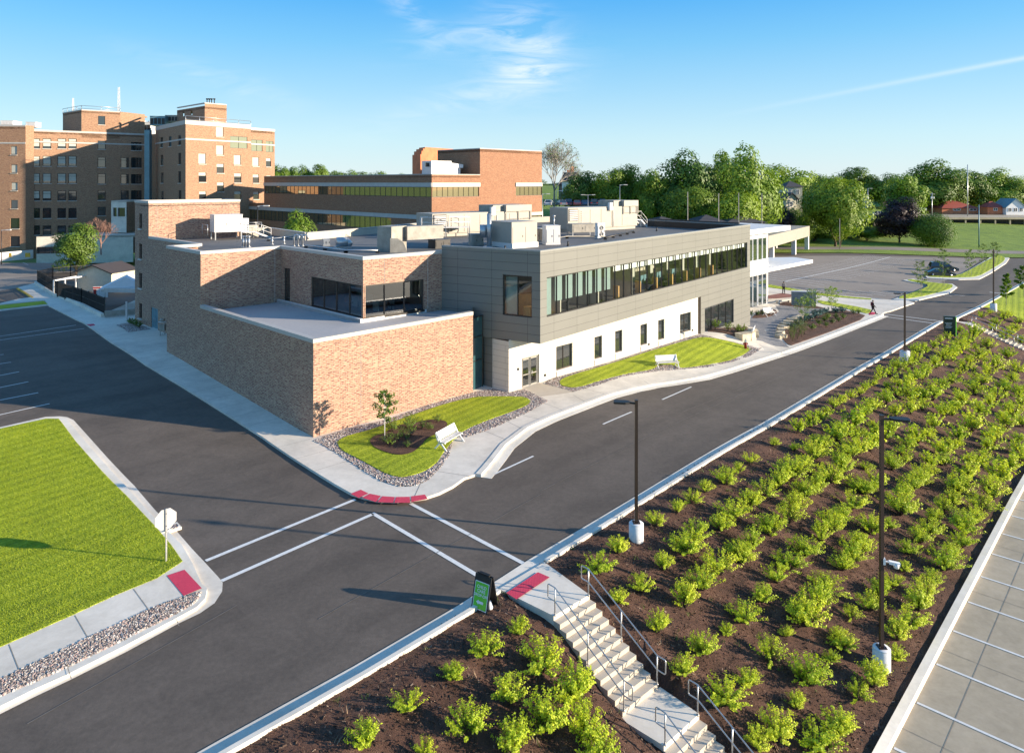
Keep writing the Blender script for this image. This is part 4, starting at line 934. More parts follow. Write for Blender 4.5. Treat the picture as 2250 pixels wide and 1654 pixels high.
m.wall(H0, H1, Hb, TZh, lwn, .18); m.wall(HE, (HE[0]-12, HE[1]+10), Hb, 25.8); m.wall((-76.4, 150.5), (-72.4, 147.5), Hb, 25.2); m.wall((-73.5, 149), H0, Hb, 25.6)
m.prism([H1, HM, (HM[0]-14, HM[1]+12), H0], 25.5, 25.9, bottom=False); m.prism([HM, HE, (HE[0]-12, HE[1]+12), (HM[0]-14, HM[1]+12)], 24.9, 25.3, bottom=False)
# front wall of the left wing
F0 = (-93.4, 137.); F1 = (-76.4, 150.5); LF = (-98., 135.2); LF1 = (-92.9, 135.6)
fw_ = []; fs_ = []
rows = ((560, 640), (700, 780), (838, 918), (976, 1056), (1114, 1196), (1254, 1330))
for ri, (y0, y1) in enumerate(rows):
    for x0, x1 in ((248, 318), (340, 408), (458, 526), (545, 610)): fw_.append((x0/3.624, x1/3.624, 150+y0/3.624, 150+y1/3.624)); fs_.append('t' if ri < 3 or (ri == 3 and x0 < 400) else 'd')
for y0, y1 in ((578, 645), (708, 790), (840, 922), (974, 1052), (1105, 1175)): fw_.append((778/3.624, 842/3.624, 150+y0/3.624, 150+y1/3.624)); fs_.append('d')
for y0, y1 in ((712, 794), (845, 922), (974, 1050)): fw_.append((962/3.624, 1026/3.624, 150+y0/3.624, 150+y1/3.624)); fs_.append('d')
for y0, y1 in ((588, 654), (712, 794), (845, 922), (974, 1050)): fw_.append((1044/3.624, 1128/3.624, 150+y0/3.624, 150+y1/3.624)); fs_.append('w'); fw_.append((1158/3.624, 1206/3.624, 150+y0/3.624, 150+y1/3.624)); fs_.append('d')
fh = [hpx(F0, F1, *w_) for w_ in fw_]
m.wall(F0, F1, Hb, 25.2, fh, .18)
Lw = [hpx(LF, LF1, x0/3.624, x1/3.624, 150+y0/3.624, 150+y1/3.624) for (x0, x1, y0, y1) in ((85, 135, 622, 690), (87, 138, 768, 835), (88, 140, 910, 975), (85, 142, 1050, 1118), (82, 155, 1195, 1278), (82, 158, 1338, 1420))]
LFx = at2(LF, LF1, -8)
m.wall(LFx, LF1, Hb, 25.9, [(h[0]+8, h[1]+8, h[2], h[3]) for h in Lw], .18); m.wall(LF1, (LF1[0]+.4, LF1[1]+1.8), Hb, 25.9)
m.prism([F0, F1, (-85, 162), (-104, 148)], 24.5, 24.8, bottom=False); m.prism([LFx, LF1, (-97, 148), (-108, 146)], 25.2, 25.5, bottom=False)
# roof houses
TA = V(*at2(F0, F1, along(F0, F1, 179))); TB = V(*at2(F0, F1, along(F0, F1, 264)))
TA2 = (W(138, 300, 149).x, 149)
th = [hpx(TA, TB, 215.5, 231, 255, 274)]
m.wall(TA, TB, 24, 29.6, th, .15); m.wall(TA2, TA, 24, 29.6); m.wall(TB, (TB.x+2, TB.y+6), 24, 29.6); m.prism([TA2, (TA.x, TA.y), (TB.x, TB.y), (TB.x+2, TB.y+7), (TA2[0]+3, TA2[1]+6)], 29.0, 29.3)
UA = (W(450, 300, 141).x, 141.); UB = (W(498, 300, 144.5).x, 144.5); UC = (W(389, 300, 150).x, 150.)
zt = CZ+175*141/F
m.wall(UA, UB, 25, zt); m.wall(UC, UA, 25, zt-.6, [hpx(UC, UA, 401, 405, 247, 256), hpx(UC, UA, 419, 423, 244, 253)], .15); m.wall(UB, (UB[0]-5, UB[1]+9), 25, zt); m.prism([UC, UA, UB, (UB[0]-8, UB[1]+9)], zt-1.2, zt-.8)
m.build('brick_wall', 'brick_far', hb)
m = MB()
coping(m, [H0, H1, HM], TZh+.05, .5, .8, out=.06); coping(m, [HM, HE, (HE[0]-12, HE[1]+10)], 25.85, .5, .5, out=.05); coping(m, [F0, F1], 25.25, .5, .35, out=.05); coping(m, [LFx, LF1], 25.95, .5, .3, out=.05)
coping(m, [UC, UA, UB], zt+.05, .4, .2); coping(m, [TA2, (TA.x, TA.y), (TB.x, TB.y)], 29.65, .4, .2)
for a, b, z in ((H0, H1, 22.9), (H1, HM, 22.9), (HM, HE, 22.6), (F0, F1, 22.9), (LFx, LF1, 22.5)):
    dd, nn_ = nrm(a, b); A = V(*a)+nn_*.03; B = V(*b)+nn_*.03; m.bar(V(A.x, A.y, z), V(B.x, B.y, z), .08, .28)
m.build('stone_band', 'coping', hb)
for h, s_ in zip(rw, styles):
    if s_ == 'G': window(H1, HE, h, hb, glass_='green_blind', nx=2, depth=.08, fw=.06)
    else: window(H1, HE, h, hb, blind='blind' if s_ == 'B' else 'blind', bh=.95 if s_ == 'B' else .35, sill=True, depth=.12)
for h in lwn: window(H0, H1, h, hb, sill=True, depth=.12)
for h, s_ in zip(fh, fs_): window(F0, F1, h, hb, blind='blind' if s_ == 't' else None, bh=.75, sill=True, nx=2 if s_ == 'w' else 1, depth=.12, rails=[h[3]-.55], fw=.09)
for i, h in enumerate(Lw): window(LF, LF1, h, hb, sill=True, depth=.12, blind='blind' if i < 3 else None, bh=.9)
window(TA, TB, th[0], hb, depth=.1, sill=True)
# downpipe, podium
m = MB(); a = V(*at2(F0, F1, along(F0, F1, 63.5))); m.bar(V(a.x+.1, a.y-.2, 1), V(a.x+.1, a.y-.2, 24.9), .22, .16); m.build('downpipe', 'coping', hb)
m = MB(); a = V(*at2(H0, H1, 1.2)); m.bar(V(a.x-1.2, a.y-1.2, 1), V(a.x-1.2, a.y-1.2, 25.5), 1.0, 1.0); m.build('flue', 'blue_metal', hb)
m = MB(); PA, PB = (-84.5, 130.), (-71.5, 134.); pw_ = [hpx(PA, PB, 80, 135, 543, 558)]
m.wall(PA, PB, 0, 5.1, pw_, .2); m.wall((-86.8, 137), PA, 0, 5.1); m.prism([PA, PB, (-69, 143), (-86.8, 139)], 4.7, 5.12, bottom=False); m.build('concrete_podium', 'concrete', hb)
window(PA, PB, pw_[0], hb, nx=3, depth=.15)
m = MB(); a = W(257, 443, 140); b = W(296, 443, 140)
m.wall((a.x, 138), (b.x, 137), 5.3, 11.4, [(.4, 1.3, 8.4, 10.1), (1.5, 3.3, 8.4, 10.1)], .2); m.wall((a.x-1, 143), (a.x, 138), 5.3, 11.4); m.prism([(a.x, 138), (b.x, 137), (b.x, 146), (a.x-1, 146)], 11.2, 11.45, bottom=False)
m.build('projecting_bay', 'concrete', hb)
m = MB(); m.face([(a.x+.3, 138.15, 8.3), (b.x, 137.3, 8.3), (b.x, 137.3, 10.2), (a.x+.3, 138.15, 10.2)]); m.build('bay_window', 'dglass', hb)
m = MB(); a = GP(-5, 573); b = GP(72, 568); m.bar(V(a.x, a.y, a.z+.6), V(b.x, b.y, a.z+.6), .3, 1.6); lw2 = tag(m.build('low_wall', 'white'), 'low white wall with yellow markers at the foot of the hospital', 'wall')
m = MB()
for u in (24, 65): p = GP(u, 571); m.box((p.x, p.y-.5, p.z+.55), (.9, .06, .75))
m.build('marker_plate', 'yellow', lw2, world=True)
# roof clutter on the hospital
def rail(m, pts, h=1.0, sp=1.8, r=.03, mid=True):
    pts = [Vector(p) for p in pts]
    for a, b in zip(pts, pts[1:]):
        m.tube([a+UP*h, b+UP*h], r, 6)
        if mid: m.tube([a+UP*h*.5, b+UP*h*.5], r*.8, 6)
        k = max(1, int((b-a).length/sp))
        for i in range(k+1): p = a.lerp(b, i/k); m.tube([p, p+UP*h], r, 6)
m = MB(); rail(m, [V(TA2[0], TA2[1], 29.3), V(TA.x, TA.y, 29.3), V(TB.x, TB.y, 29.3)], 1.1, 2.5, .05); rail(m, [V(H1[0], H1[1], 25.9), V(HM[0], HM[1], 25.9)], 1.2, 2.5, .05)
m.build('roof_railing', 'steel', hb)
def mast(name, u, vt, vb, y, w, label):
    t = W(u, vt, y); b = W(u, vb, y); m = MB(); h = t.z-b.z
    for i in range(3):
        an = i*2.1; m.tube([b+V(math.cos(an)*w, math.sin(an)*w, 0), t+V(math.cos(an)*w*.6, math.sin(an)*w*.6, 0)], .04, 5)
    k = int(h/.8)
    for j in range(k):
        z0_, z1_ = j/k, (j+1)/k
        for i in range(3):
            a1, a2 = i*2.1, (i+1)*2.1
            m.tube([b.lerp(t, z0_)+V(math.cos(a1)*w*.8, math.sin(a1)*w*.8, 0), b.lerp(t, z1_)+V(math.cos(a2)*w*.8, math.sin(a2)*w*.8, 0)], .025, 4)
    return tag(m.build(name, 'unit_white'), label, 'antenna mast')
mast('antenna_mast', 261, 192, 262, 148, .28, 'tall white lattice antenna beside the left roof house of the hospital')
mast('antenna_mast', 160.5, 216, 246, 146, .2, 'short thin antenna on top of the left roof house of the hospital')
def block_unit(name, u0, u1, vt, vb, y, dep, mt, label, cat, rz=.1, legs=False, mats2='dark', fans=0):
    a = W(u0, vb, y); b = W(u1, vb, y); t = W(u0, vt, y); w = b.x-a.x; h = t.z-a.z
    r = thing(name, label, cat, ((a.x+b.x)/2, y+dep/2, a.z), rz)
    m = MB(); m.box((0, 0, 0), (w, dep, h)); m.box((0, 0, h), (w+.1, dep+.1, .08)); m.build('housing', mt, r, world=False)
    m = MB()
    for i in range(4): m.box((w*(-.375+.25*i), -dep/2-.03, h*.15), (w*.2, .04, h*.65))
    m.build('louver_panel', mats2, r, world=False)
    if fans:
        m = MB()
        for i in range(fans): m.cyl((w*(-.5+(i+.5)/fans), 0, h+.08), min(w/fans, dep)*.36, .35, 14)
        m.build('fan_cowl', mt, r, world=False)
    return r
block_unit('cooling_tower', 270, 297, 266, 298, 152, 4, 'blue_metal', 'blue green cooling tower left of the others between the hospital roofs', 'cooling tower')
block_unit('cooling_tower', 298, 328, 269, 296, 156, 4, 'unit_white', 'white cooling tower in the middle of the hospital roof equipment', 'cooling tower', fans=2)
block_unit('cooling_tower', 328, 360, 256, 276, 148, 4, 'blue_metal', 'blue green roof unit at the corner of the right hospital wing', 'cooling tower')
block_unit('cooling_tower', 361, 388, 254, 268, 150, 4, 'beige', 'pale roof unit beside the dark roof house of the right hospital wing', 'cooling tower')
block_unit('roof_box', 56, 76, 269, 280, 140, 2, 'unit_white', 'pair of white boxes on the left hospital roof', 'roof unit', mats2='unit_white')
block_unit('roof_box', 0, 26, 266, 275, 142, 3, 'unit_white', 'long white box at the far left of the hospital roof', 'roof unit', mats2='unit_white')
m = MB()
for u in (455, 460, 465, 471): p = W(u, 226, 143); m.cyl((p.x, p.y, p.z-.2), .1, .9, 8); m.cyl((p.x, p.y, p.z+.6), .22, .25, 8)
tag(m.build('vent_row', 'dark'), 'row of four small dark vents on the highest roof house', 'vents')
# ------------------------------------------------------------------ lamps
def lamp(name_label, base_px, top_v, head_dir, r=.32, hconc=.8, base=None, group='tall street lamps', cctv=False, square=False, hl=.75):
    b = base or GP(*base_px); top = CZ-(top_v-HZ)*b.y/F
    t = thing('street_lamp', name_label, 'street lamp', b, 0, group)
    hc = hconc; m = MB(); m.cyl((0, 0, -.5), r, hc+.47, 20); m.cyl((0, 0, hc-.03), r-.0, .03, 20, r2=r-.03)
    m.build('concrete_base', 'pole_conc', t, world=False)
    L = top-b.z; m = MB(); m.box((0, 0, hc), (.3, .3, .03)); m.box((0, 0, hc+.03), (.125, .125, L-hc-.03)); m.box((0, 0, L), (.14, .14, .03))
    for dx in (-.11, .11):
        for dy in (-.11, .11): m.cyl((dx, dy, hc+.03), .018, .06, 6)
    m.build('pole', 'pole', t, world=False)
    a = math.radians(head_dir); rot = lambda x, y, z: V(x*math.cos(a)-y*math.sin(a), x*math.sin(a)+y*math.cos(a), z)
    m = MB(); m.bar(rot(.06, 0, L-.12), rot(.32, 0, L-.1), .07, .07)
    pts = [(.28, .1), (.45, .19), (hl+.15, .19), (hl+.2, .12), (hl+.2, -.12), (hl+.15, -.19), (.45, -.19), (.28, -.1)]
    m.prism([rot(x, y, 0)[:2] for x, y in pts], L-.13, lambda x, y: L-.05)
    m.build('lamp_head', 'black', t, world=False)
    m = MB(); m.prism([rot(x, y, 0)[:2] for x, y in ((.5, .14), (hl+.12, .14), (hl+.12, -.14), (.5, -.14))], L-.145, L-.128); m.build('lens', 'alu', t, world=False)
    if cctv:
        z = CZ-(1232-HZ)*b.y/F-b.z; m = MB(); m.tube([rot(.07, 0, z), rot(.25, 0, z), rot(.4, 0, z-.05)], .035, 8); m.cyl(rot(.5, 0, z-.2), .09, .16, 14, r2=.11); m.box(rot(.08, 0, z-.1), (.08, .16, .22), a); m.bar(rot(.25, 0, z-.01), rot(.62, 0, z-.06), .14, .1)
        m.build('security_camera', 'white', t, world=False)
    return t
lamp('dark lamp post on a white concrete base at the kerb beside the crosswalk', (1398, 1185), 880, 172, .31, .72)
lamp('nearest and tallest lamp post, rising from the lower mulch with a white camera on it', (1937, 1466), 913, -12, .31, .75, cctv=True)
lamp('lamp post in the mulch halfway along the road kerb', (1988, 795), 643, 178, .42, 1.)
lamp('lamp post beside the lawn at the top end of the planted slope', (2183, 683), 548, 200, .4, 1.)
def slim(u, vb, vt, y, label, name='utility_pole', r=.11, mat='bark_pale', head=0, cat='pole', group='slender poles in the background', arm=None):
    b = W(u, vb, y); t = W(u, vt, y); b.z = min(b.z, H(b.x, b.y)) if vb < 560 else b.z
    o = thing(name, label, cat, b, 0, group); m = MB(); m.tube([V(0, 0, -.2), V(0, 0, t.z-b.z)], [r, r*.7], 8); m.build('pole', mat, o, world=False)
    if head:
        m = MB(); L = t.z-b.z
        for s in ((-1, 1) if head == 2 else (1,)): m.bar(V(0, 0, L-.1), V(s*1.1, 0, L), .12, .1); m.box(V(s*1.2, 0, L-.1), (.8, .35, .14))
        m.build('lamp_head', 'unit_white', o, world=False)
    if arm:
        m = MB(); L = t.z-b.z; m.bar(V(-1.1, 0, L-.6), V(1.1, 0, L-.6), .1, .1)
        if arm == 2:
            for s in (-.4, .4): m.cyl(V(s, -.2, L-2.4), .28, .8, 10)
        m.build('crossarm', 'unit_white' if arm == 2 else mat, o, world=False)
    return o
LG = 'lamps of the far car park behind the roof'
for u, vb, vt, y, hd, lb in ((1192, 468, 426, 150, 2, 'twin headed lamp beside the right edge of the tall brick mass'), (1222, 448, 419, 170, 1, 'pale lamp in front of the bare tree'), (1292, 452, 428, 160, 2, 'twin headed lamp above the row of parked cars'),
        (1328, 446, 421, 170, 1, 'lamp above the right end of the parked cars'), (1362, 442, 406, 150, 1, 'tallest of the lamps behind the roof units')):
    slim(u, vb, vt, y, lb, 'street_lamp', .07, 'steel', hd, 'street lamp', LG)
for u, vb, vt, y, lb in ((1511, 488, 422, 140, 'thin pole left of the big rounded trees, behind the flat roof'), (1579, 492, 425, 140, 'second thin pole from the left behind the flat roof'), (1623, 492, 424, 142, 'third thin pole from the left behind the flat roof'), (1674, 494, 425, 144, 'thin pole standing in front of the dark conifer'), (1845, 523, 480, 176, 'thin pole at the edge of the small shaded car park')):
    slim(u, vb, vt, y, lb, 'slim_pole', .1, 'bark_pale', 0, 'pole')
slim(1907, 466, 414, 262, 'wooden utility pole in front of the grey house', 'utility_pole', .16, 'steel', 1)
slim(2008, 500, 445, 225, 'pale pole behind the round tree', 'utility_pole', .14, 'steel')
slim(2048, 463, 423, 262, 'utility pole with white transformers', 'utility_pole', .16, 'steel', 0, arm=2)
slim(2126, 463, 362, 268, 'tallest pale mast behind the red roofed house', 'utility_pole', .2, 'steel')
slim(2151, 534, 450, 192, 'blue grey pole on the meadow in front of the long deck', 'utility_pole', .16, 'blue_metal')
slim(566, 505, 452, 98, 'black lamp post in front of the shaded office windows', 'street_lamp', .09, 'dark', 1, 'street lamp')
slim(3, 580, 505, 120, 'pale lamp at the left edge in front of the hospital', 'street_lamp', .08, 'dark', 1, 'street lamp')
# ------------------------------------------------------------------ stop sign seen from behind
b = GP(365, 1232, .17); t = thing('stop_sign', 'stop sign seen from its bare silver back at the corner of the lawn', 'road sign', b)
m = MB(); m.box((0, 0, -.3), (.06, .045, 2.35), .9); m.build('post', 'steel', t, world=False)
m = MB(); c = V(0, 0, 1.62); dd = V(.74, .67, 0).normalized()
r = .43
oct_ = [c+dd*(r*math.cos(math.radians(22.5+45*i)))+UP*(r*math.sin(math.radians(22.5+45*i))) for i in range(8)]
nn_ = V(dd.y, -dd.x, 0)
A = [p-nn_*.035 for p in oct_]; B = [p-nn_*.05 for p in oct_]
m.face(A, 0); m.face(B[::-1], 1)
for i in range(8): m.face([A[i], A[i-1], B[i-1], B[i]], 0)
m.build('sign_plate', ['alu', 'redpaint'], t, world=False)
m = MB(); c2 = c-nn_*.053
for i in range(8): p, q = oct_[i], oct_[(i+1) % 8]; p2 = c.lerp(p, .93); q2 = c.lerp(q, .93); m.face([p2-nn_*.056, q2-nn_*.056, c.lerp(q, .99)-nn_*.056, c.lerp(p, .99)-nn_*.056][::-1])
m.build('sign_border', 'white', t, world=False)
for z_b in (1.38, 1.86): m = MB(); m.tube([V(0, 0, z_b)-nn_*.02, V(0, 0, z_b)+nn_*.03], .02, 8); m.build('bolt', 'dark', t, world=False)
for z_b in (.3, .6, .9, 1.15): m = MB(); m.tube([V(0, 0, z_b)+nn_*.02, V(0, 0, z_b)+nn_*.028], .012, 6); m.build('post_hole', 'dark', t, world=False)
# storm drain by the sign
m = MB(); p = GP(370, 1160, .13); m.box((p.x, p.y, p.z-.1), (.9, .6, .12), .75); m.box((p.x+.1, p.y, p.z-.0), (.6, .35, .05), .75, 1)
tag(m.build('drain_inlet', ['curb', 'gravel']), 'square concrete drain inlet in the kerb behind the stop sign', 'drain')
# ------------------------------------------------------------------ sandwich board
b = GP(1053, 1342); t = thing('sandwich_board', 'black folding pavement sign with a green child care drop-off poster', 'pavement sign', (b.x+.18, b.y+.25, -.05), 0)
dd = V(.83, -.56, 0).normalized(); nn_ = V(dd.y, -dd.x, 0)   # board width along dd, its face towards nn_
wB, hB, sp_ = .35, 1.18, .36
def bp_(a, z, k): return dd*a+nn_*k+V(0, 0, z)
for sgn, nm in ((1, 'front_board'), (-1, 'rear_board')):
    m = MB(); fk = lambda z: sgn*(.03+(sp_)*(1-z/hB)*.8)
    P = [bp_(-wB, 0, fk(0)), bp_(wB, 0, fk(0)), bp_(wB, hB, fk(hB)), bp_(-wB, hB, fk(hB))]; o_ = nn_*(.035*sgn)
    Q = [p+o_ for p in P]
    if sgn < 0: P, Q = P[::-1], Q[::-1]
    m.face(Q); m.face(P[::-1])
    for i in range(4): m.face([P[i], P[(i+1) % 4], Q[(i+1) % 4], Q[i]])
    m.box(bp_(0, hB, fk(hB)), (wB*1.3, .05, .06), math.atan2(dd.y, dd.x))
    ob_ = m.build(nm, 'black', t, world=False)
    if sgn > 0:
        front = ob_; m = MB(); q = lambda a, z, e: bp_(a, z, fk(z)+.035+e)
        m.face([q(-.30, .10, .006), q(.30, .10, .006), q(.30, .98, .006), q(-.30, .98, .006)], 0); m.build('poster_border', 'white', front, world=False)
        m = MB(); m.face([q(-.275, .13, .011), q(.275, .13, .011), q(.275, .955, .011), q(-.275, .955, .011)], 0); m.build('poster', 'green_sign', front, world=False)
        m = MB(); e = .016
        m.face([q(-.16, .34, e), q(-.06, .26, e), q(-.06, .42, e)]); m.face([q(-.06, .30, e), q(.14, .30, e), q(.14, .38, e), q(-.06, .38, e)]); m.build('arrow', 'white', front, world=False)
        slope = math.atan2(sp_*.8, hB)
        zv = (V(0, 0, 1)*math.cos(slope)-nn_*math.sin(slope)); nv = dd.cross(zv)
        for txt, z, s_ in (('CHILD', .82, .125), ('CARE', .69, .125), ('DROP-OFF', .56, .115), ('drop-off zone', .175, .04)):
            if z < .3: continue
            c = bpy.data.curves.new('lettering', 'FONT'); c.body = txt; c.size = s_*1.12; c.align_x = 'CENTER'; c.extrude = .001; c.offset = .0025
            o = bpy.data.objects.new('lettering', c); COL.objects.link(o); c.materials.append(M['white']); o.parent = front
            me_ = bpy.data.meshes.new_from_object(o); bpy.data.objects.remove(o); o = bpy.data.objects.new('lettering', me_); COL.objects.link(o); o.parent = front
            p = q(0, z-.045, e); mt = Matrix((dd, zv, nv)).transposed().to_4x4(); mt.translation = p; o.matrix_local = mt
m = MB(); m.tube([bp_(wB*.6, .02, 0), bp_(wB*.75, .16, .05), bp_(wB*.7, .36, .02)], [.09, .12, .03], 8)
bag = m.build('sand_bag', 'white'); bag.location = t.location; tag(bag, 'small red and white bag weighing down the folding sign', 'bag')
# directory sign
b = GP(2086, 736); t = thing('directory_sign', 'dark green upright sign slab with a lime edge at the top of the slope', 'sign', (b.x, b.y, b.z-.1), math.radians(-14))
m = MB(); m.box((0, 0, 0), (1.15, .32, 2.15)); m.build('sign_body', 'sign_dark', t, world=False)
m = MB(); m.prism([(.576, -.17), (.66, -.14), (.66, .14), (.576, .17)], 0, 2.12); m.build('side_edge', 'lime', t, world=False)
m = MB(); m.box((-.12, -.166, 1.9), (.75, .01, .09))
for i in range(5): m.box((-.15+.04*(i % 2), -.166, 1.42-.13*i), (.7-.12*(i % 3), .01, .035))
m.build('text_line', 'white', t, world=False)
# ------------------------------------------------------------------ hydrant
b = GP(1638, 766, .15); t = thing('fire_hydrant', 'red fire hydrant with a silver cap at the tip of the lawn', 'fire hydrant', b)
m = MB(); m.cyl((0, 0, -.1), .17, .16, 14); m.cyl((0, 0, .06), .115, .56, 14); m.cyl((0, 0, .22), .15, .05, 14); m.tube([V(-.22, 0, .48), V(.22, 0, .48)], .075, 10); m.tube([V(0, -.2, .44), V(0, 0, .44)], .085, 10); m.build('barrel', 'redpaint', t, world=False)
m = MB(); m.cyl((0, 0, .62), .15, .05, 14); m.tube([V(0, 0, .67), V(0, 0, .8), V(0, 0, .88)], [.135, .1, .04], 12); m.cyl((0, 0, .88), .03, .09, 5); m.build('bonnet', 'unit_white', t, world=False)
# ------------------------------------------------------------------ benches
def bench(label, loc, rz, w=1.9):
    t = thing('bench', label, 'bench', loc, rz, 'white metal benches')
    m = MB(); m.prism([(-w/2, -.28), (w/2, -.28), (w/2, .16), (-w/2, .16)], .43, .47)
    for i in range(5): m.box((0, -.24+i*.09, .47), (w, .06, .012))
    m.build('seat', 'alu', t, world=False)
    m = MB(); tl = Matrix.Rotation(math.radians(-16), 4, 'X'); m.box((0, .2, .5), (w, .04, .46), 0, 0, tl); m.build('backrest', 'white', t, world=False)
    for s in (-1, 1):
        m = MB(); x = s*(w/2-.06)
        m.bar(V(x, -.36, .02), V(x, .06, .45), .05, .08); m.bar(V(x, .42, .02), V(x, .02, .45), .05, .08); m.bar(V(x, .02, .45), V(x, .32, .96), .05, .07); m.bar(V(x, -.3, .42), V(x, .2, .42), .05, .05); m.bar(V(x, -.42, .015), V(x, .46, .015), .06, .03)
        m.build('leg', 'white', t, world=False)
    return t
b = GP(988, 978, .14); bench('white bench facing the road beside the mulch bed of the near lawn', b, math.radians(62))
b = GP(1466, 807, .14); bench('white bench on its own concrete pad by the long lawn', b, math.radians(12))
b = GP(1690, 694, .14); bench('white bench by the glass pavilion at the planting bed', b, math.radians(35), 1.8)
b = GP(1650, 738, .14); bench('white bench beside the boulder at the door planting', b, math.radians(-115), 1.8)
# ------------------------------------------------------------------ stairs and handrails
def flight(m, o, n, rise, tread, w, z0):
    """o: left top corner seen going down; returns end"""
    for i in range(n):
        a = o+SD*(i*tread); z = z0-(i+1)*rise
        if i == n-1: break
        P = [a, a+SW*w, a+SW*w+SD*(tread+.0), a+SD*tread]
        m.prism([p[:2] for p in P], z-.5, z)
    return o+SD*((n-1)*tread)
def handrail(o, n, rise, tread, label, z0, parent_mat='steel', posts=3):
    t = thing('handrail', label, 'handrail', V(o.x, o.y, z0), 0, 'tubular stair handrails'); L = (n-1)*tread; dz = -(n-1)*rise
    a = V(0, 0, 0); e = SD*L+V(0, 0, dz); ext = SD*.34
    for h in (.92, ):
        m = MB(); top = [a-ext+UP*.52, a-ext+UP*.5, a-ext+UP*.92, a-ext*.9+UP*.95, a+UP*.95, e+UP*.95, e+ext*.9+UP*.95, e+ext+UP*.92, e+ext+UP*.52, e+ext*.9+UP*.48, e+UP*.48, a+UP*.48, a-ext*.9+UP*.48, a-ext+UP*.52]
        m.tube(top, .021, 8, cap=False); m.build('rail_pipe', 'steel', t, world=False)
    for i in range(posts):
        k = i/(posts-1); p = a.lerp(e, k); m = MB(); m.tube([p-UP*(.05 if i != 1 else .25), p+UP*.95], .024, 8); m.cyl(p+UP*(0 if i != 1 else -.1), .05, .02, 10); m.build('post', 'steel', t, world=False)
    return t
t = thing('concrete_stairs', 'pale concrete stairs going down the mulch slope from the crosswalk', 'stairs', (S0.x, S0.y, 0))
l0, l1 = GP(1096, 1297), GP(1196, 1238); g0a = V(l0.x, l0.y); g0b = V(l1.x, l1.y)
m = MB(); m.prism([g0a[:2], g0b[:2], (S0+SW*WS)[:2], S0[:2]], -.5, .07); m.build('upper_landing', 'concrete', t)
m = MB(); e1 = flight(m, S0, 11, .165, .3, WS, .07+.0); m.build('steps', 'conc_warm', t)
z1 = .07-11*.165; L1_ = e1+SD*1.55
m = MB(); m.prism([(e1-SW*.12)[:2], (e1+SW*(WS+.1))[:2], (L1_+SW*(WS+.02))[:2], L1_[:2]], z1-.6, z1); m.build('middle_landing', 'concrete', t)
m = MB(); e2 = flight(m, L1_, 9, .165, .3, WS, z1); m.build('steps', 'conc_warm', t)
m = MB(); z2_ = z1-9*.165; m.prism([e2[:2], (e2+SW*WS)[:2], (e2+SW*WS+SD*2)[:2], (e2+SD*2)[:2]], z2_-.3, max(z2_, -3.03)); m.build('lower_landing', 'concrete', t)
handrail(S0+SW*.06, 11, .165, .3, 'left handrail of the upper stair flight', .07); handrail(S0+SW*(WS-.06), 11, .165, .3, 'right handrail of the upper stair flight', .07)
handrail(L1_+SW*.06, 9, .165, .3, 'left handrail of the lower stair flight at the bottom edge', z1); handrail(L1_+SW*(WS-.06), 9, .165, .3, 'right handrail of the lower stair flight at the bottom edge', z1)
t = thing('concrete_stairs', 'second concrete stairs at the far end of the slope beside the dark green sign', 'stairs', (S2.x, S2.y, zz_))
m = MB(); a = GP(2100, 701); b_ = GP(2112, 698); m.prism([(a.x, a.y), (b_.x, b_.y), (S2+SW*1.8)[:2], S2[:2]], zz_-.6, zz_); m.build('upper_landing', 'concrete', t)
m = MB(); e3 = flight(m, S2, 16, .155, .42, 1.8, zz_); m.build('steps', 'conc_warm', t)
m = MB(); zb = zz_-16*.155; m.prism([e3[:2], (e3+SW*1.8)[:2], (e3+SW*1.8+SD*6)[:2], (e3+SD*6)[:2]], zb-.5, zb); m.build('lower_landing', 'concrete', t)
handrail(S2+SW*.06, 16, .155, .42, 'near handrail of the second stairs by the dark green sign', zz_, posts=4); handrail(S2+SW*1.74, 16, .155, .42, 'far handrail of the second stairs by the dark green sign', zz_, posts=4)
# ------------------------------------------------------------------ rooftop equipment
RZ = 9.4
def runit(name, u0, u1, vt, vb, dep, mt, label, rz=.72, z=RZ, cat='hvac unit', lou=0, lift=0.):
    y = F*(CZ-z)/(vb-HZ); a = W(u0, vb, y); b = W(u1, vb, y); h = (vb-vt)*y/F; w = (b.x-a.x)/ (abs(math.cos(rz))+.55*abs(math.sin(rz)))
    dep = dep if dep else w*.6
    t = thing(name, label, cat, ((a.x+b.x)/2, y+dep*.5, z), rz)
    m = MB(); m.box((0, 0, lift), (w, dep, h-lift)); m.box((0, 0, h-.0), (w+.06, dep+.06, .05))
    if not lift: m.box((0, 0, 0), (w+.04, dep+.04, .16))
    m.build('housing', mt, t, world=False)
    if lift:
        for sx in (-1, 1):
            for sy in (-1, 1): l = MB(); l.box((sx*(w/2-.1), sy*(dep/2-.1), 0), (.1, .1, lift)); l.build('leg', 'steel', t, world=False)
    m = MB()
    for i in range(2): m.box((w*(-.25+.5*i), -dep/2-.012, lift+(h-lift)*.12), (w*.42, .025, (h-lift)*.7))
    for i in range(2): m.box((w*(-.25+.5*i)+w*.17, -dep/2-.03, lift+(h-lift)*.42), (.04, .04, .16), 0, 1)
    m.build('access_panel', [mt, 'dark'], t, world=False)
    if lou:
        m = MB(); nl = 7
        for i in range(nl): m.box((-w/2-.02, 0, h*.25+i*h*.09), (.04, dep*.8, h*.045))
        m.build('louver', 'dark', t, world=False)
    return t, w, dep, h
t, w, dp, h = runit('rooftop_unit', 455, 522, 473, 527, 1.9, 'unit_white', 'large white air conditioning unit raised on a steel frame beside the brick tower', .62, lift=.75)
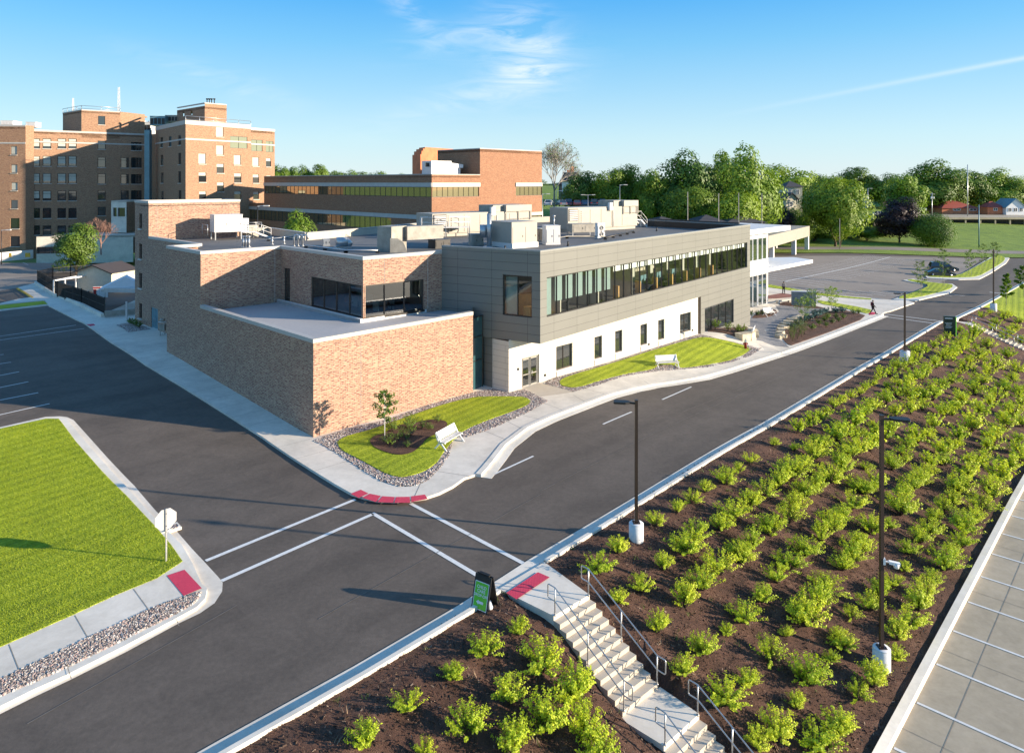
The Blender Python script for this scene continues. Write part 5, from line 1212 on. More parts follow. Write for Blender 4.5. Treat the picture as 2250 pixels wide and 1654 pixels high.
m = MB(); rail(m, [V(-w*.75, -1.1, .5), V(-w*.75, 1.2, .5)], 1.); rail(m, [V(w*.55, -1.0, .6), V(w*1.2, -1.0, .6)], 1.); m.build('guard_rail', 'steel', t, world=False)
m = MB(); m.box((w*.75, 0, .6), (w*.5, 1.8, .05)); m.box((w*.68, .2, .65), (w*.25, .8, 1.35)); m.build('platform', 'unit_white', t, world=False)
m = MB()
for i in range(5): m.box((w*1.05+.28*i, -.4, .5-.12*i), (.27, .9, .04))
m.bar(V(w*1.0, -.85, .6), V(w*1.0+1.5, -.85, 0), .04, .14); m.bar(V(w*1.0, .05, .6), V(w*1.0+1.5, .05, 0), .04, .14)
rail(m, [V(w*1.0, -.87, .6), V(w*1.0+1.5, -.87, 0)], .95, .7); m.build('steps', 'unit_white', t, world=False)
t, w, dp, h = runit('rooftop_unit', 528, 562, 496, 522, 1., 'beige', 'small beige unit just right of the raised white unit', .7)
vg = 'small roof vents along the brick parapet'
def vent(u, v, label, hh=.75, r=.09, goose=False):
    p = PZ(u, v, RZ); o = thing('vent_pipe', label, 'vent', p, 0, vg); m = MB()
    if goose: m.tube([V(0, 0, 0), V(0, 0, hh), V(.1, 0, hh+.2), V(.28, 0, hh+.25), V(.45, 0, hh+.12), V(.48, 0, hh-.15)], r, 8)
    else: m.cyl((0, 0, 0), r, hh, 10); m.cyl((0, 0, hh), r*1.35, .12, 10)
    m.cyl((0, 0, 0), r*2, .04, 10); m.build('pipe', 'steel', o, world=False); return o
for i, u in enumerate((535, 541, 547)): vent(u, 543, 'silver vent pipe, %s of the trio below the white unit' % ('left', 'middle', 'right')[i], .85, .1)
vent(598, 537, 'single short vent left of the other one behind the brick parapet', .55); vent(624, 536, 'single short vent nearer the curved pipes', .55)
for i, u in enumerate((646, 655, 665)): vent(u, 541, 'curved goose neck vent, %s of three' % ('left', 'middle', 'right')[i], .75, .085, True)
t, w, dp, h = runit('roof_hatch', 706, 722, 527, 541, .7, 'steel', 'small square roof hatch between the curved vents and the fan', .4, cat='roof hatch')
p = PZ(752, 546, RZ); t = thing('exhaust_fan', 'rounded silver exhaust fan behind the brick parapet', 'fan', p, .6)
m = MB(); m.box((0, 0, 0), (1.3, .9, .18)); m.build('fan_base', 'steel', t, world=False)
m = MB(); m.tube([V(-.45, 0, .55), V(.35, 0, .55)], .42, 18); m.tube([V(.3, 0, .6), V(.75, 0, .25)], [.35, .3], 10); m.build('fan_drum', 'steel', t, world=False)
# curved duct
p = PZ(866, 552, RZ); t = thing('curved_duct', 'big weathered duct hood with a curved elbow at the roof edge', 'duct', p, .15)
m = MB(); m.prism([(-1.35, -.2), (-.2, -1.1), (1.0, .3), (-.2, 1.5)], 0, 2.05); m.build('duct_box', 'duct', t, world=False)
m = MB()
prof = [(0, 1.15), (.6, 1.1), (1.05, .8), (1.25, .35), (1.3, 0)]
for (x0, z0_), (x1, z1_) in zip(prof, prof[1:]):
    m.prism([(x0-.3, -1.3), (x1-.3, -1.3), (x1-.3, -.5), (x0-.3, -.5)], 0, lambda x, y, a=x0-.3, b=x1-.3, c=z0_, d=z1_: c+(d-c)*(x-a)/(b-a))
m.build('duct_elbow', 'duct', t, world=False)
m = MB(); m.bar(V(.8, .3, 1.45), V(3.8, 1.8, 1.45), 1.2, 1.1); m.build('duct_run', 'duct', t, world=False)
# catwalk
def catwalk(label, a, b, z, w, stairs=True, sgn=1):
    t = thing('catwalk', label, 'catwalk', (a.x, a.y, RZ)); d = (b-a); d.z = 0; L = d.length; d.normalize(); n = V(d.y, -d.x, 0)
    m = MB(); m.bar(V(a.x, a.y, z)+n*0, V(b.x, b.y, z), w, .08)
    m.build('deck', 'unit_white', t)
    m = MB()
    for s in (-1, 1): rail(m, [V(a.x, a.y, z)+n*(s*w/2), V(b.x, b.y, z)+n*(s*w/2)], 1.05, 1.8, .03)
    m.build('railing', 'unit_white', t)
    k = max(2, int(L/2.5))
    for i in range(k+1):
        for s in (-1, 1): p = a+d*(L*i/k)+n*(s*w*.45); q = MB(); q.bar(V(p.x, p.y, RZ), V(p.x, p.y, z), .08, .08); q.build('leg', 'steel', t)
    if stairs:
        m = MB(); e = V(b.x, b.y, z); hh = z-RZ; run = hh*1.2; f = e+d*run-UP*hh
        for s in (-1, 1):
            m.bar(e+n*(s*w/2), f+n*(s*w/2), .05, .18); rail(m, [e+n*(s*w/2), f+n*(s*w/2)], 1.0, 1., .03)
        for i in range(1, 7): p = e.lerp(f, i/7); m.bar(p-n*w/2, p+n*w/2, .28, .04)
        m.build('stairs', 'unit_white', t)
    return t
catwalk('white railed catwalk with steps in front of the right air handler', V(*PZ(1335, 503, RZ)[:2]), V(*PZ(1402, 499, RZ)[:2]), RZ+.95, 1.0)
catwalk('grey railed platform between the curved duct and the silver stack', V(*PZ(925, 522, RZ)[:2]), V(*PZ(1030, 520, RZ)[:2]), RZ+1.0, 1.1, False)
# air handlers
def ahu(label, ul, uc, ue, vt, vb, hood_u, hv):
    y = F*(CZ-RZ)/(vb-HZ); a = W(uc, vb, y); h = (vb-vt)*y/F; rz = .66; c_, s_ = math.cos(rz), math.sin(rz)
    k = (ue-CX)/F; L = (k*y-a.x)/(c_-k*s_); k = (ul-CX)/F; D = min(3.2, (a.x-k*y)/(s_+k*c_))
    t = thing('air_handler', label, 'air handler', (a.x, a.y, RZ), rz)
    m = MB(); m.prism([(0, 0), (L, 0), (L, D), (0, D)], .35, h); m.box((L/2, D/2, 0), (L*.97, D*.9, .35)); m.build('housing', 'beige', t, world=False)
    for i in range(5): x = L*(.22+.155*i); p = MB(); p.box((x, -.015, .5), (L*.145, .03, h-.7)); p.build('access_panel', 'beige', t, world=False)
    m = MB(); m.box((L*.07, -.03, h*.45), (L*.12, .05, h*.5), 0, 1)
    for i in range(6): m.box((L*.07, -.07, h*(.48+.078*i)), (L*.11, .04, h*.03), 0, 0)
    m.build('louver', ['unit_white', 'dark'], t, world=False)
    m = MB()
    for i in range(9): m.box((L*.175, -.03, .5+i*(h-.8)/9), (.12, .04, .1))
    m.build('vent_slots', 'dark', t, world=False)
    hh = hv*y/F; x0, x1 = L*hood_u[0], L*hood_u[1]
    m = MB(); m.prism([(x0, -.2), (x1, -.2), (x1, D), (x0, D)], h, h+hh*.45); m.prism([(x0, .9), (x1, .9), (x1, D), (x0, D)], h-.6, h+.02)
    for x in (x0+.05, (x0+x1)/2, x1-.05): m.bar(V(x, -.15, h-hh*.6), V(x, -.15, h), .08, .08)
    m.prism([(x0-L*.11, .3), (x0, .3), (x0, D-.2), (x0-L*.11, D-.2)], h, h+hh*.45, 1)
    m.build('intake_hood', ['beige', 'duct'], t, world=False)
    m = MB(); m.face([V(x0+.1, -.1, h-hh*.55), V(x1-.1, -.1, h-hh*.55), V(x1-.1, .85, h), V(x0+.1, .85, h)]); m.build('hood_filter', 'duct', t, world=False)
    m = MB(); m.box((L*.58, -.15, h*.85), (.5, .35, .9)); m.tube([V(L*.63, -.1, h*.85), V(L*.63, -.1, .4)], .035, 6); m.build('control_box', 'unit_white', t, world=False)
    return t
ahu('long beige air handler at left, its intake hood above the silver stack', 914, 950, 1166, 470, 522, (.72, 1.0), 34)
ahu('long beige air handler at right behind the white catwalk', 1208, 1248, 1400, 457, 511, (.78, 1.0), 30)
t, w, dp, h = runit('rooftop_unit', 1086, 1168, 489, 545, 3.2, 'beige', 'big square beige unit just right of the silver stack', .68)
m = MB(); m.box((0, -.3, -.01), (w*1.02, dp*.9, h*.2)); m.build('plinth', 'unit_white', t, world=False)
t = thing('exhaust_stack', 'tall silver exhaust stack at the corner of the grey roof', 'stack', PZ(1075, 543, RZ))
m = MB(); m.cyl((0, 0, 0), .2, 2.9, 16); m.build('stack_pipe', 'steel', t, world=False)
m = MB(); m.cyl((0, 0, 0), .55, .06, 18); m.cyl((-.5, .5, .8), .35, 1.1, 14); m.build('stack_base', 'steel', t, world=False)
runit('electrical_cabinet', 1083, 1101, 505, 541, .5, 'unit_white', 'small white cabinet standing between the stack and the big square unit', .2, lift=.45, cat='cabinet')
runit('rooftop_unit', 1030, 1060, 516, 540, 1.2, 'duct', 'low grey slanted unit left of the silver stack', .3)
t, w, dp, h = runit('rooftop_unit', 1194, 1230, 497, 538, 1.2, 'unit_white', 'white cabinet with a small flue alone in the middle of the roof', .25)
m = MB(); m.cyl((w*.2, 0, h), .07, .8, 8); m.cyl((w*.2, 0, h+.8), .13, .15, 8); m.build('flue_pipe', 'steel', t, world=False)
t, w, dp, h = runit('duct_run', 1246, 1312, 493, 519, 1.4, 'duct', 'low beige duct on feet right of the white flue cabinet', .35, cat='duct', lift=.4)
t, w, dp, h = runit('condenser', 1308, 1330, 491, 524, .45, 'unit_white', 'slim white condenser with two stacked round fans', .5, cat='condenser')
m = MB()
for z_ in (.28, .7): 
    for r_ in (.24, .17, .1): m.tube([V(r_*math.cos(a)*1.0, -dp/2-.04, h*z_+r_*math.sin(a)) for a in [k*math.pi/8 for k in range(17)]], .014, 5, cap=False)
m.build('fan_grille', 'dark', t, world=False)
t, w, dp, h = runit('rooftop_unit', 1170, 1192, 505, 530, 1.0, 'dark', 'dark shaded unit between the square unit and the flue cabinet', .4)
for u, v in ((1110, 552), (1248, 541), (1443, 508)):
    p = PZ(u, v, RZ); m = MB(); m.cyl((p.x, p.y, p.z), .07, .45, 8); m.cyl((p.x, p.y, p.z), .14, .05, 8)
    tag(m.build('vent_pipe', 'dark'), {1110: 'short black vent near the corner of the grey roof', 1248: 'short black vent in front of the white flue cabinet', 1443: 'short black vent alone on the right part of the roof'}[u], 'vent', vg)

# pipe runs, kerbs and small supports on the roof
def pipe_run(label, pts, r=.07, mat='steel'):
    w = [PZ(u, v, RZ) for u, v in pts]; t = thing('pipe_run', label, 'pipes', w[0], 0, 'pipe runs lying on the roof')
    m = MB(); m.tube([p-w[0]+UP*.22 for p in w], r, 8); m.build('pipe', mat, t, world=False)
    k = 0
    for a, b in zip(w, w[1:]):
        n = max(1, int((b-a).length/2.2))
        for i in range(n+1): p = a.lerp(b, i/n)-w[0]; m = MB(); m.box(p, (.3, .18, .14)); m.build('support_block', 'dark', t, world=False); k += 1
pipe_run('long pipe on blocks in front of the curved vents', [(672, 545), (760, 556), (830, 556)])
pipe_run('pipe on blocks between the square unit and the low duct', [(1172, 538), (1246, 524), (1330, 524)], .06, 'duct')
pipe_run('dark pipe on blocks leading to the catwalk', [(1330, 527), (1392, 512)], .08, 'dark')
pipe_run('thin pipe on blocks behind the white raised unit', [(590, 530), (650, 524), (720, 519)], .05)
t, w, dp, h = runit('rooftop_unit', 1166, 1196, 503, 527, 1.6, 'duct', 'weathered grey unit in the shade behind the square unit', .68, lift=.35)
t, w, dp, h = runit('rooftop_unit', 942, 985, 528, 546, 1.2, 'dark', 'low dark box under the grey platform', .66)
t, w, dp, h = runit('skylight', 846, 862, 514, 524, .9, 'blue_metal', 'small blue skylight left of the curved duct', .4, cat='skylight')
# ------------------------------------------------------------------ vegetation
def leafcard(m, p, n, s, mi=0, asp=.6):
    n = n.normalized(); a = n.orthogonal().normalized(); t = R.random()*6.28; a = (a*math.cos(t)+n.cross(a)*math.sin(t)); b = n.cross(a)*asp
    m.face([p-a*s*.5, p-b*s*.5, p+a*s*.5, p+b*s*.5], mi)
def rv(): 
    while True:
        v = Vector((R.uniform(-1, 1), R.uniform(-1, 1), R.uniform(-1, 1)))
        if .01 < v.length < 1: return v
def make_tree(name, leaf, bark, kind='round', n=7000, size=.035, seed=1, lobes=26, trunk_h=.03, wd=.8, in_sparse=0.):
    """unit-height tree: crown + trunk meshes"""
    R.seed(seed); t = bpy.data.objects.new(name, None)
    m = MB(); L = []
    if kind == 'cone':
        for i in range(lobes*2):
            z = trunk_h*.5+(1-trunk_h*.5)*(i/(lobes*2)); r = (1-z)*wd*.5*R.uniform(.7, 1.1); a = R.random()*6.28
            L.append((Vector((math.cos(a)*r*.7, math.sin(a)*r*.7, z)), max(.03, r*.55), .5))
    else:
        for i in range(lobes):
            d = rv().normalized(); k = R.uniform(.45, .8) if i > lobes//4 else R.uniform(0, .4)
            if kind == 'dome': k = R.uniform(.55, .62)
            
            zz = d.z; c = Vector((d.x*wd*.5*k, d.y*wd*.5*k, (.42+.66*zz*k) if kind == 'dome' else trunk_h+(1-trunk_h)*(.47+.55*zz*k)))
            f = 1-.35*abs(zz)
            if kind == 'wide' and zz < -.2: c.x *= 1.15; c.y *= 1.15
            L.append((c, (R.uniform(.14, .235) if kind != 'dome' else R.uniform(.19, .22))*f*(wd/.8+.35)*.8, .85))
    tot = sum(r*r for _, r, _ in L)
    for c, r, fl in L:
        for i in range(int(n*r*r/tot)):
            d = rv().normalized()
            if d.z < -.5 and R.random() < .5: d.z = -d.z
            q = R.uniform(.72, 1.08); bm_ = 1+.25*noise.noise(d*2.5+c*9)
            p = c+Vector((d.x, d.y, d.z*fl))*r*q*bm_
            co_ = Vector((p.x, p.y, (p.z-.5)*.8)); nn = (d*.9+co_.normalized()*.6+rv()*.5+Vector((0, 0, .15)))
            leafcard(m, p, nn, size*R.uniform(.6, 1.25), 0, .75)
    crown = m.build('crown', leaf, None, uv=False)
    m = MB(); m.tube([V(0, 0, -.03), V(.003, .002, trunk_h*.6), V(.01, -.005, trunk_h*1.4), V(0, 0, .6 if kind != 'cone' else .95)], [.022, .017, .013, .004], 8)
    if kind != 'cone':
        for i in range(7):
            c = L[R.randrange(len(L))][0]; s = V(0, 0, trunk_h*R.uniform(.8, 1.6)); m.tube([s, s.lerp(c, .5)+V(0, 0, -.02), c], [.009, .006, .002], 5)
    tr = m.build('trunk', bark, None)
    COL.objects.link(t); crown.parent = t; tr.parent = t
    return t
protos = {}
def tree_at(kind, u, vt, y, width, label, vb=None, group='trees beyond the car park', cat='tree', base=None, rz=None):
    """place a copy with its top at pixel row vt at distance y; width in pixels"""
    t0 = W(u, vt, y); x = t0.x; zb = H(x, y) if base is None else base; hgt = max(1.5, t0.z-zb)
    wdt = width*y/F
    pr = protos[kind]; used = pr.get('used')
    o = pr['o'] if not used else clone(pr['o'])
    pr['used'] = True
    sx = wdt/pr['wd']
    o.location = (x, y, zb-.1); o.scale = (sx, sx, hgt*1.02); o.rotation_euler = (0, 0, R.random()*6.28 if rz is None else rz)
    tag(o, label, cat, group)
    return o
def proto(key, *a, **k):
    o = make_tree(*a, **k); protos[key] = dict(o=o, wd=k.get('wd', .8)*1.12)
proto('a', 'deciduous_tree', 'leaf', 'bark', seed=3, lobes=34, n=16000, size=.033)
proto('b', 'deciduous_tree', 'leaf', 'bark', kind='wide', seed=8, lobes=40, n=16000, size=.033)
proto('c', 'deciduous_tree', 'leaf_bright', 'bark', seed=15, lobes=34, n=16000, size=.033, trunk_h=.03)
proto('e', 'deciduous_tree', 'leaf_bright', 'bark', kind='wide', seed=44, lobes=38, n=16000, size=.031, trunk_h=.05)
proto('d', 'deciduous_tree', 'leaf_dark', 'bark', seed=21, lobes=30, n=13000, size=.035)
proto('p', 'purple_tree', 'leaf_purple', 'bark', seed=25, lobes=36, n=15000, size=.033, trunk_h=.08)
proto('k', 'conifer', 'leaf_dark', 'bark', kind='cone', seed=31, lobes=40, n=12000, size=.036, trunk_h=.1)
proto('r', 'round_tree', 'leaf', 'bark', kind='dome', seed=37, lobes=90, n=20000, size=.03, trunk_h=.03, wd=1.0)
TL = [  # kind,u,vtop,Y,width,label
 ('d', 1262, 388, 172, 62, 'dark tree below the bare tree, left of the yellowish ones'), ('d', 1296, 378, 176, 64, 'dark tree between the bare tree and the yellowish tree'),
 ('c', 1336, 366, 172, 74, 'yellowish green tree above the right end of the parked cars'), ('c', 1383, 358, 176, 84, 'tall yellow green tree right of the parked cars'), ('a', 1430, 366, 168, 72, 'mid green tree just left of the big rounded tree'),
 ('b', 1500, 338, 170, 120, 'big rounded green tree in the middle of the tree line'), ('a', 1552, 346, 176, 84, 'green tree squeezed between the two largest crowns'), ('a', 1592, 322, 180, 84, 'tree with the highest dark top of the whole tree line'), ('b', 1640, 328, 168, 118, 'large green tree right of the highest top'),
 ('e', 1512, 392, 158, 96, 'low bright tree in front of the big rounded tree'), ('e', 1606, 402, 154, 104, 'low bright tree in front of the large right hand tree'), ('d', 1560, 420, 162, 60, 'small dark tree between the two low bright trees'),
 ('c', 1735, 356, 225, 112, 'light green tree behind the cream house'), ('k', 1700, 383, 190, 46, 'pointed dark conifer left of the cream house'), ('p', 1703, 432, 188, 62, 'dull reddish tree below the conifer'),
 ('r', 1740, 452, 196, 92, 'rounded bush-like tree behind the flat canopy'), ('e', 1836, 366, 186, 112, 'tall bright tree right of the cream house'), ('e', 1846, 420, 182, 56, 'lower yellow green crown left of the far lawn'), ('b', 1800, 395, 205, 76, 'darker green tree filling in below the cream house'),
 ('d', 1890, 369, 290, 82, 'dark tree on the skyline behind the grey house'), ('b', 1958, 384, 285, 76, 'dark green tree right of the grey house'), ('a', 1990, 377, 235, 84, 'olive green tree above the purple tree'),
 ('b', 2048, 355, 300, 112, 'big tree rising behind the white transformers'), ('p', 1976, 434, 196, 84, 'dark purple tree standing on the verge'), ('r', 2053, 464, 190, 96, 'neat round tree standing alone by the street'),
 ('a', 2136, 368, 302, 76, 'tree behind the tallest pale mast'), ('b', 2190, 373, 305, 86, 'wide dark tree at the right above the red hut'), ('d', 2240, 400, 300, 56, 'dark tree at the right edge behind the white gabled house'), ('d', 1925, 480, 215, 76, 'dark low tree left of the purple tree'),
 ('e', 1905, 492, 200, 60, 'small bright bush at the edge of the far lawn'), ('d', 1690, 470, 186, 46, 'small dark bush at the foot of the conifer'),

 ('d', 1790, 486, 200, 70, 'low dark bush mass left of the small shaded car park'), ('b', 1830, 498, 208, 70, 'low green bush behind the small shaded car park'), ('d', 1868, 494, 214, 60, 'dark low bush right behind the small shaded car park'), ('d', 1942, 500, 210, 56, 'low dark bush directly left of the purple tree'), ('b', 2012, 478, 232, 60, 'bush between the purple tree and the round tree'), ('c', 1806, 380, 250, 80, 'light crown seen above the cream house annex'), ('b', 2100, 392, 312, 80, 'green crown left of the tallest pale mast'), ('c', 2075, 385, 300, 80, 'light crown behind the white transformers'),
]
for k, u, vt, y, w__, lb in TL: tree_at(k, u, vt, y, w__*1.3 if k not in 'kr' else w__*1.1, lb)
BG = [(612, 358, 300), (640, 363, 310), (668, 366, 320), (695, 363, 320), (722, 369, 330), (748, 372, 330), (775, 376, 330), (800, 379, 340), (828, 374, 320), (852, 380, 340), (880, 384, 350), (590, 362, 310)]
for i, (u, vt, y) in enumerate(BG): tree_at('cabd'[i % 4], u, vt, y, 62, 'tree of the distant row seen between the hospital and the office block', group='distant trees on the skyline', base=6)
for i in range(16):
    u = 1190+i*68+R.uniform(-12, 12); y = 330+R.uniform(0, 60); tree_at('dba'[i % 3], u, R.uniform(388, 397), y, 120, 'dark distant tree closing the gaps of the tree line', group='distant dark trees low on the skyline', base=5)
tree_at('b', 655, 467, 92, 102, 'rounded green bush tree in the courtyard in front of the office windows', base=2, group=None)
o = tree_at('d', 168, 492, 109, 108, 'green tree in front of the hospital podium, left of the clinic tower', group=None)
# bare trees
def bare_tree(label, u, vb, vt, y, width, mat, seed, depth=5, leafy=False):
    R.seed(seed); b = W(u, vb, y); hgt = (vb-vt)*y/F; t = thing('bare_tree', label, 'tree', b); m = MB(); tips = []
    def br(p, d, L, r, k):
        q = p+d*L*.5+rv()*L*.05; e = p+d*L; m.tube([p, q, e], [r, r*.8, r*.6], 5 if k > 2 else 4, cap=False)
        if k == 0: tips.append(e); return
        for i in range(3 if k > 1 else 4):
            nd = (d+rv()*.62*(width)+Vector((0, 0, .12))).normalized(); br(e, nd, L*R.uniform(.62, .85), r*.58, k-1)
        if k > 1: nd = (d+rv()*.25).normalized(); br(e, nd, L*.8, r*.6, k-1)
    br(V(0, 0, 0), V(0, 0, 1), hgt*.24, hgt*.016, depth)
    if leafy:
        for e in tips:
            if R.random() < .2: leafcard(m, e+rv()*.3, rv(), .4, 1)
    m.build('branches', [mat, 'leaf'], t, world=False)
    if leafy:
        pass
    return t
bare_tree('almost leafless pale tree rising right of the tall brick mass', 1218, 460, 291, 180, 1.35, 'bark_pale', 11, 6, True)
bare_tree('leafless reddish tree behind the green tree at left', 222, 560, 462, 114, 1.3, 'bark_red', 9, 5)
# young trees
def young(label, base, h, w_, kind='e', n=260, ls=.09, stakes=False, group=None, cat='young tree', cone=False, trunk='bark_pale', leafm='leaf_young', th=.35):
    t = thing('young_tree', label, cat, base, R.random()*6, group); m = MB(); m.tube([V(0, 0, -.1), V(.01, 0, h*.5), V(-.01, .01, h*.97)], [.03, .022, .006], 6)
    tips = []
    for i in range(16):
        z = h*(th+(1-th)*i/16); a = i*2.4; L = w_*.5*(1-.75*(i/16) if cone else math.sin(.5+2.4*i/16))
        e = V(math.cos(a)*L, math.sin(a)*L, z+L*.4); m.tube([V(0, 0, z), e], [.01, .004], 4, cap=False); tips.append((V(0, 0, z), e))
    m.build('trunk', trunk, t, world=False)
    m = MB()
    for i in range(n):
        a, b = tips[R.randrange(16)]; p = a.lerp(b, R.uniform(.3, 1.1))+rv()*w_*.11; leafcard(m, p, rv()+V(0, 0, .5), ls*R.uniform(.7, 1.3))
    m.build('leaves', leafm, t, world=False)
    if stakes:
        m = MB()
        for s in (-.35, .35): m.tube([V(s, .1, -.1), V(s, .1, 1.1)], .025, 5); m.tube([V(s, .1, 1.0), V(0, 0, 1.15)], .008, 4)
        m.build('stake', 'bark_pale', t, world=False)
    return t
young('slender young tree in the mulch bed in front of the sunlit brick wall', GP(845, 966, .2), 2.75, 1.4, n=1100, ls=.13, th=.42, trunk='unit_white', leafm='leaf')
young('young conifer like tree in the bed at the clinic door', GP(1610, 716, .2), 2.9, 1.3, cone=True, n=400, th=.1)
PG = 'young trees around the paved plaza'
young('young tree left of the grey block wall, nearest the boulders', GP(1764, 712, .2), 3.0, 2.1, n=900, ls=.13, group=PG, leafm='leaf'); young('young tree directly in front of the grey block wall', GP(1786, 694, .2), 3.2, 2.1, n=900, ls=.13, group=PG, leafm='leaf'); young('young tree right of the grey block wall', GP(1828, 684, .2), 3.0, 2.1, n=900, ls=.14, group=PG, leafm='leaf')
IG = 'staked young trees on the car park islands'
for (u, v, h, lb) in ((2024, 646, 5.0, 'staked sapling left on the nearer island'), (2072, 628, 6.2, 'tall thin sapling at the tip of the nearer island'), (2130, 605, 4.8, 'sapling right of the parked black car'), (2160, 590, 5.0, 'sapling at the middle of the farther island'), (2186, 578, 4.5, 'sapling near the far tip of the farther island')):
    young(lb, GP(u, v, .2), h, 2.2, n=650, ls=.2, stakes=True, group=IG, th=.3)
young('small dark green pyramidal tree on the lawn behind the top lamp', GP(2211, 670, .1), 4.4, 1.7, cone=True, n=2200, ls=.24, leafm='leaf', th=.22); young('small tree cut by the right edge of the lawn', GP(2249, 650, .1), 4.6, 2.4, n=2200, ls=.24, leafm='leaf', th=.25)
# ------------------------------------------------------------------ shrubs on the slope
def shrub_mesh(seed, stems=46, per=44, ls=.05, w=1., h=.62, mat=('leaf_shrub', 'leaf_shrub_in', 'bark')):
    R.seed(seed); m = MB()
    for i in range(stems):
        a = R.random()*6.28; r_ = .5*math.sqrt((i+.5)/stems)*R.uniform(.8, 1.12)
        e = V(math.cos(a)*r_*w, math.sin(a)*r_*w, h*(math.sqrt(max(0.02, 1-(r_/.6)**2))*.92+.06)*R.uniform(.8, 1.15)); mid = V(e.x*.45, e.y*.45, e.z*.5)
        m.tube([V(0, 0, -.03), mid, e], [.008, .006, .003], 3, 2, False)
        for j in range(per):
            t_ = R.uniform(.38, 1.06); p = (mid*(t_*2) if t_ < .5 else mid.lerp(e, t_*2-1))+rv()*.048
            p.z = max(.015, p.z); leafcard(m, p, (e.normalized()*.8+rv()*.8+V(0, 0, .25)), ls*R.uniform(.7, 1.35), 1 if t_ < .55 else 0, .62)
    o = m.build('shrub', list(mat), None, uv=False); return o
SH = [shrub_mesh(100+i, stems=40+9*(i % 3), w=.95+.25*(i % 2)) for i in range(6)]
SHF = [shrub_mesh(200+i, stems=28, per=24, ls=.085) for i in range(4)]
used = set()
SL = """1140,1379,55 1068,1422,66 994,1481,52 897,1545,64 798,1621,72 1027,1598,75 1119,1521,84 1192,1450,96 1126,1632,95 931,1652,50 1262,1515,108 1205,1580,104 1288,1600,100 1312,1650,90
1358,1204,46 1315,1243,60 1360,1313,45 1410,1287,48 1459,1240,48 1441,1145,40 1488,1118,36 1519,1094,42 1551,1074,32 1509,1200,66 1530,1173,60 1546,1280,60 1505,1318,62 1584,1246,62 1448,1375,54 1545,1425,56 1597,1383,36 1637,1351,60 1679,1307,56 1708,1265,56 1632,1225,48 1734,1236,56 1503,1467,62 1595,1525,86 1642,1493,60 1692,1438,62 1729,1391,30 1758,1351,50 1666,1632,58 1710,1606,80 1750,1543,48 1758,1485,38
1702,973,26 1753,942,38 1783,929,38 1802,913,36 1819,906,28 1651,1010,34 1624,1031,26 1596,1052,46 1586,1150,58 1613,1125,58 1649,1101,56 1677,1078,54 1713,1057,56 1736,1036,54 1763,1019,52 1789,993,56 1806,974,54 1840,955,54 1846,940,46 1874,927,56 1653,1192,56 1628,1209,50 1694,1163,52 1732,1135,54 1751,1107,56 1772,1080,50 1797,1069,46 1825,1046,54 1852,1025,58 1872,993,52 1888,985,48 1770,1207,54 1806,1175,50 1829,1154,54 1850,1131,50 1872,1101,56 1852,1239,54 1874,1218,56 1886,1192,48 1890,1070,44
1901,1073,52 1920,1059,48 1900,1200,48 1915,1160,48 1955,1152,38 1977,1117,56 1989,1093,52 2003,1068,50 2021,1058,46 2035,1041,46 1960,1020,50 2048,1015,48 2075,1012,44 1820,1286,62 1798,1321,68 1771,1355,72 1842,1392,44 1911,1328,52 1932,1294,56 1964,1276,46 1986,1247,36 1998,1208,40 2021,1181,48 2043,1162,48 2055,1140,38 2072,1117,40 2092,1098,40 2106,1071,52 2126,1044,52 2138,1020,48 2155,1007,44 2153,1110,60 2180,1083,56 2194,1051,58 2216,1022,58 2143,1140,46 2121,1159,58 2114,1189,50 2094,1213,46 2077,1237,58 2050,1269,46 2035,1301,48 2018,1326,56 1996,1362,74 1972,1392,52
1852,1410,48 1828,1444,34 1784,1488,68 1920,1488,80 1886,1522,52 1842,1590,86 1799,1629,72 1969,1439,44
2082,740,24 2067,749,20 2050,759,24 2035,769,20 2018,776,36 2011,789,34 1996,801,34 1972,806,36 1959,818,36 1937,825,30 1918,841,26 1903,852,26 1888,861,26 1869,869,24 1849,882,28 1832,891,26
2138,735,40 2128,747,34 2111,764,38 2097,779,40 2075,784,40 2057,798,38 2038,811,26 2028,825,38 2008,828,38 1986,850,44 1969,864,36 1947,877,44 1920,891,40 1901,908,46
2172,759,34 2153,779,40 2133,793,30 2121,806,34 2109,818,24 2092,833,36 2070,845,38 2050,867,48 2026,869,38 2001,872,38 2026,891,38 2001,899,42 1969,908,38 1959,935,42 1920,948,48 1947,955,42 1913,977,54 1886,955,30
2214,779,36 2190,801,44 2175,818,40 2153,835,42 2143,857,44 2116,877,46 2092,891,42 2075,904,48 2053,930,48 2016,960,48 2040,960,36 1999,975,42 1989,992,36
2236,811,34 2224,833,36 2209,850,42 2190,867,42 2177,886,42 2158,904,46 2136,935,52 2104,957,50 2092,979,38 2072,990,46
2238,864,30 2241,886,34 2226,906,44 2212,928,48 2194,945,42 2185,965,46 2172,979,40
2238,962,36 2236,987,38 2248,930,30 2244,1005,40
2159,693,22 2176,686,18 2189,709,30 2207,697,24 2219,692,20 2181,721,24 2216,731,30 2207,739,24 2230,719,26 2238,706,22 2244,751,24 2108,725,16"""
k = 0
SLAB = {(1262, 1515): 'biggest bright green shrub, in the clump left of the lower stair flight', (1192, 1450): 'large shrub just left of the upper stair flight', (1358, 1204): 'shrub just below the nearest roadside lamp base', (1920, 1488): 'full shrub hiding the foot of the lamp with the camera', (1503, 1467): 'shrub touching the handrail right of the middle landing', (1140, 1379): 'small shrub right behind the folding green sign', (798, 1621): 'shrub nearest the bottom left end of the road kerb'}
PLACED = []
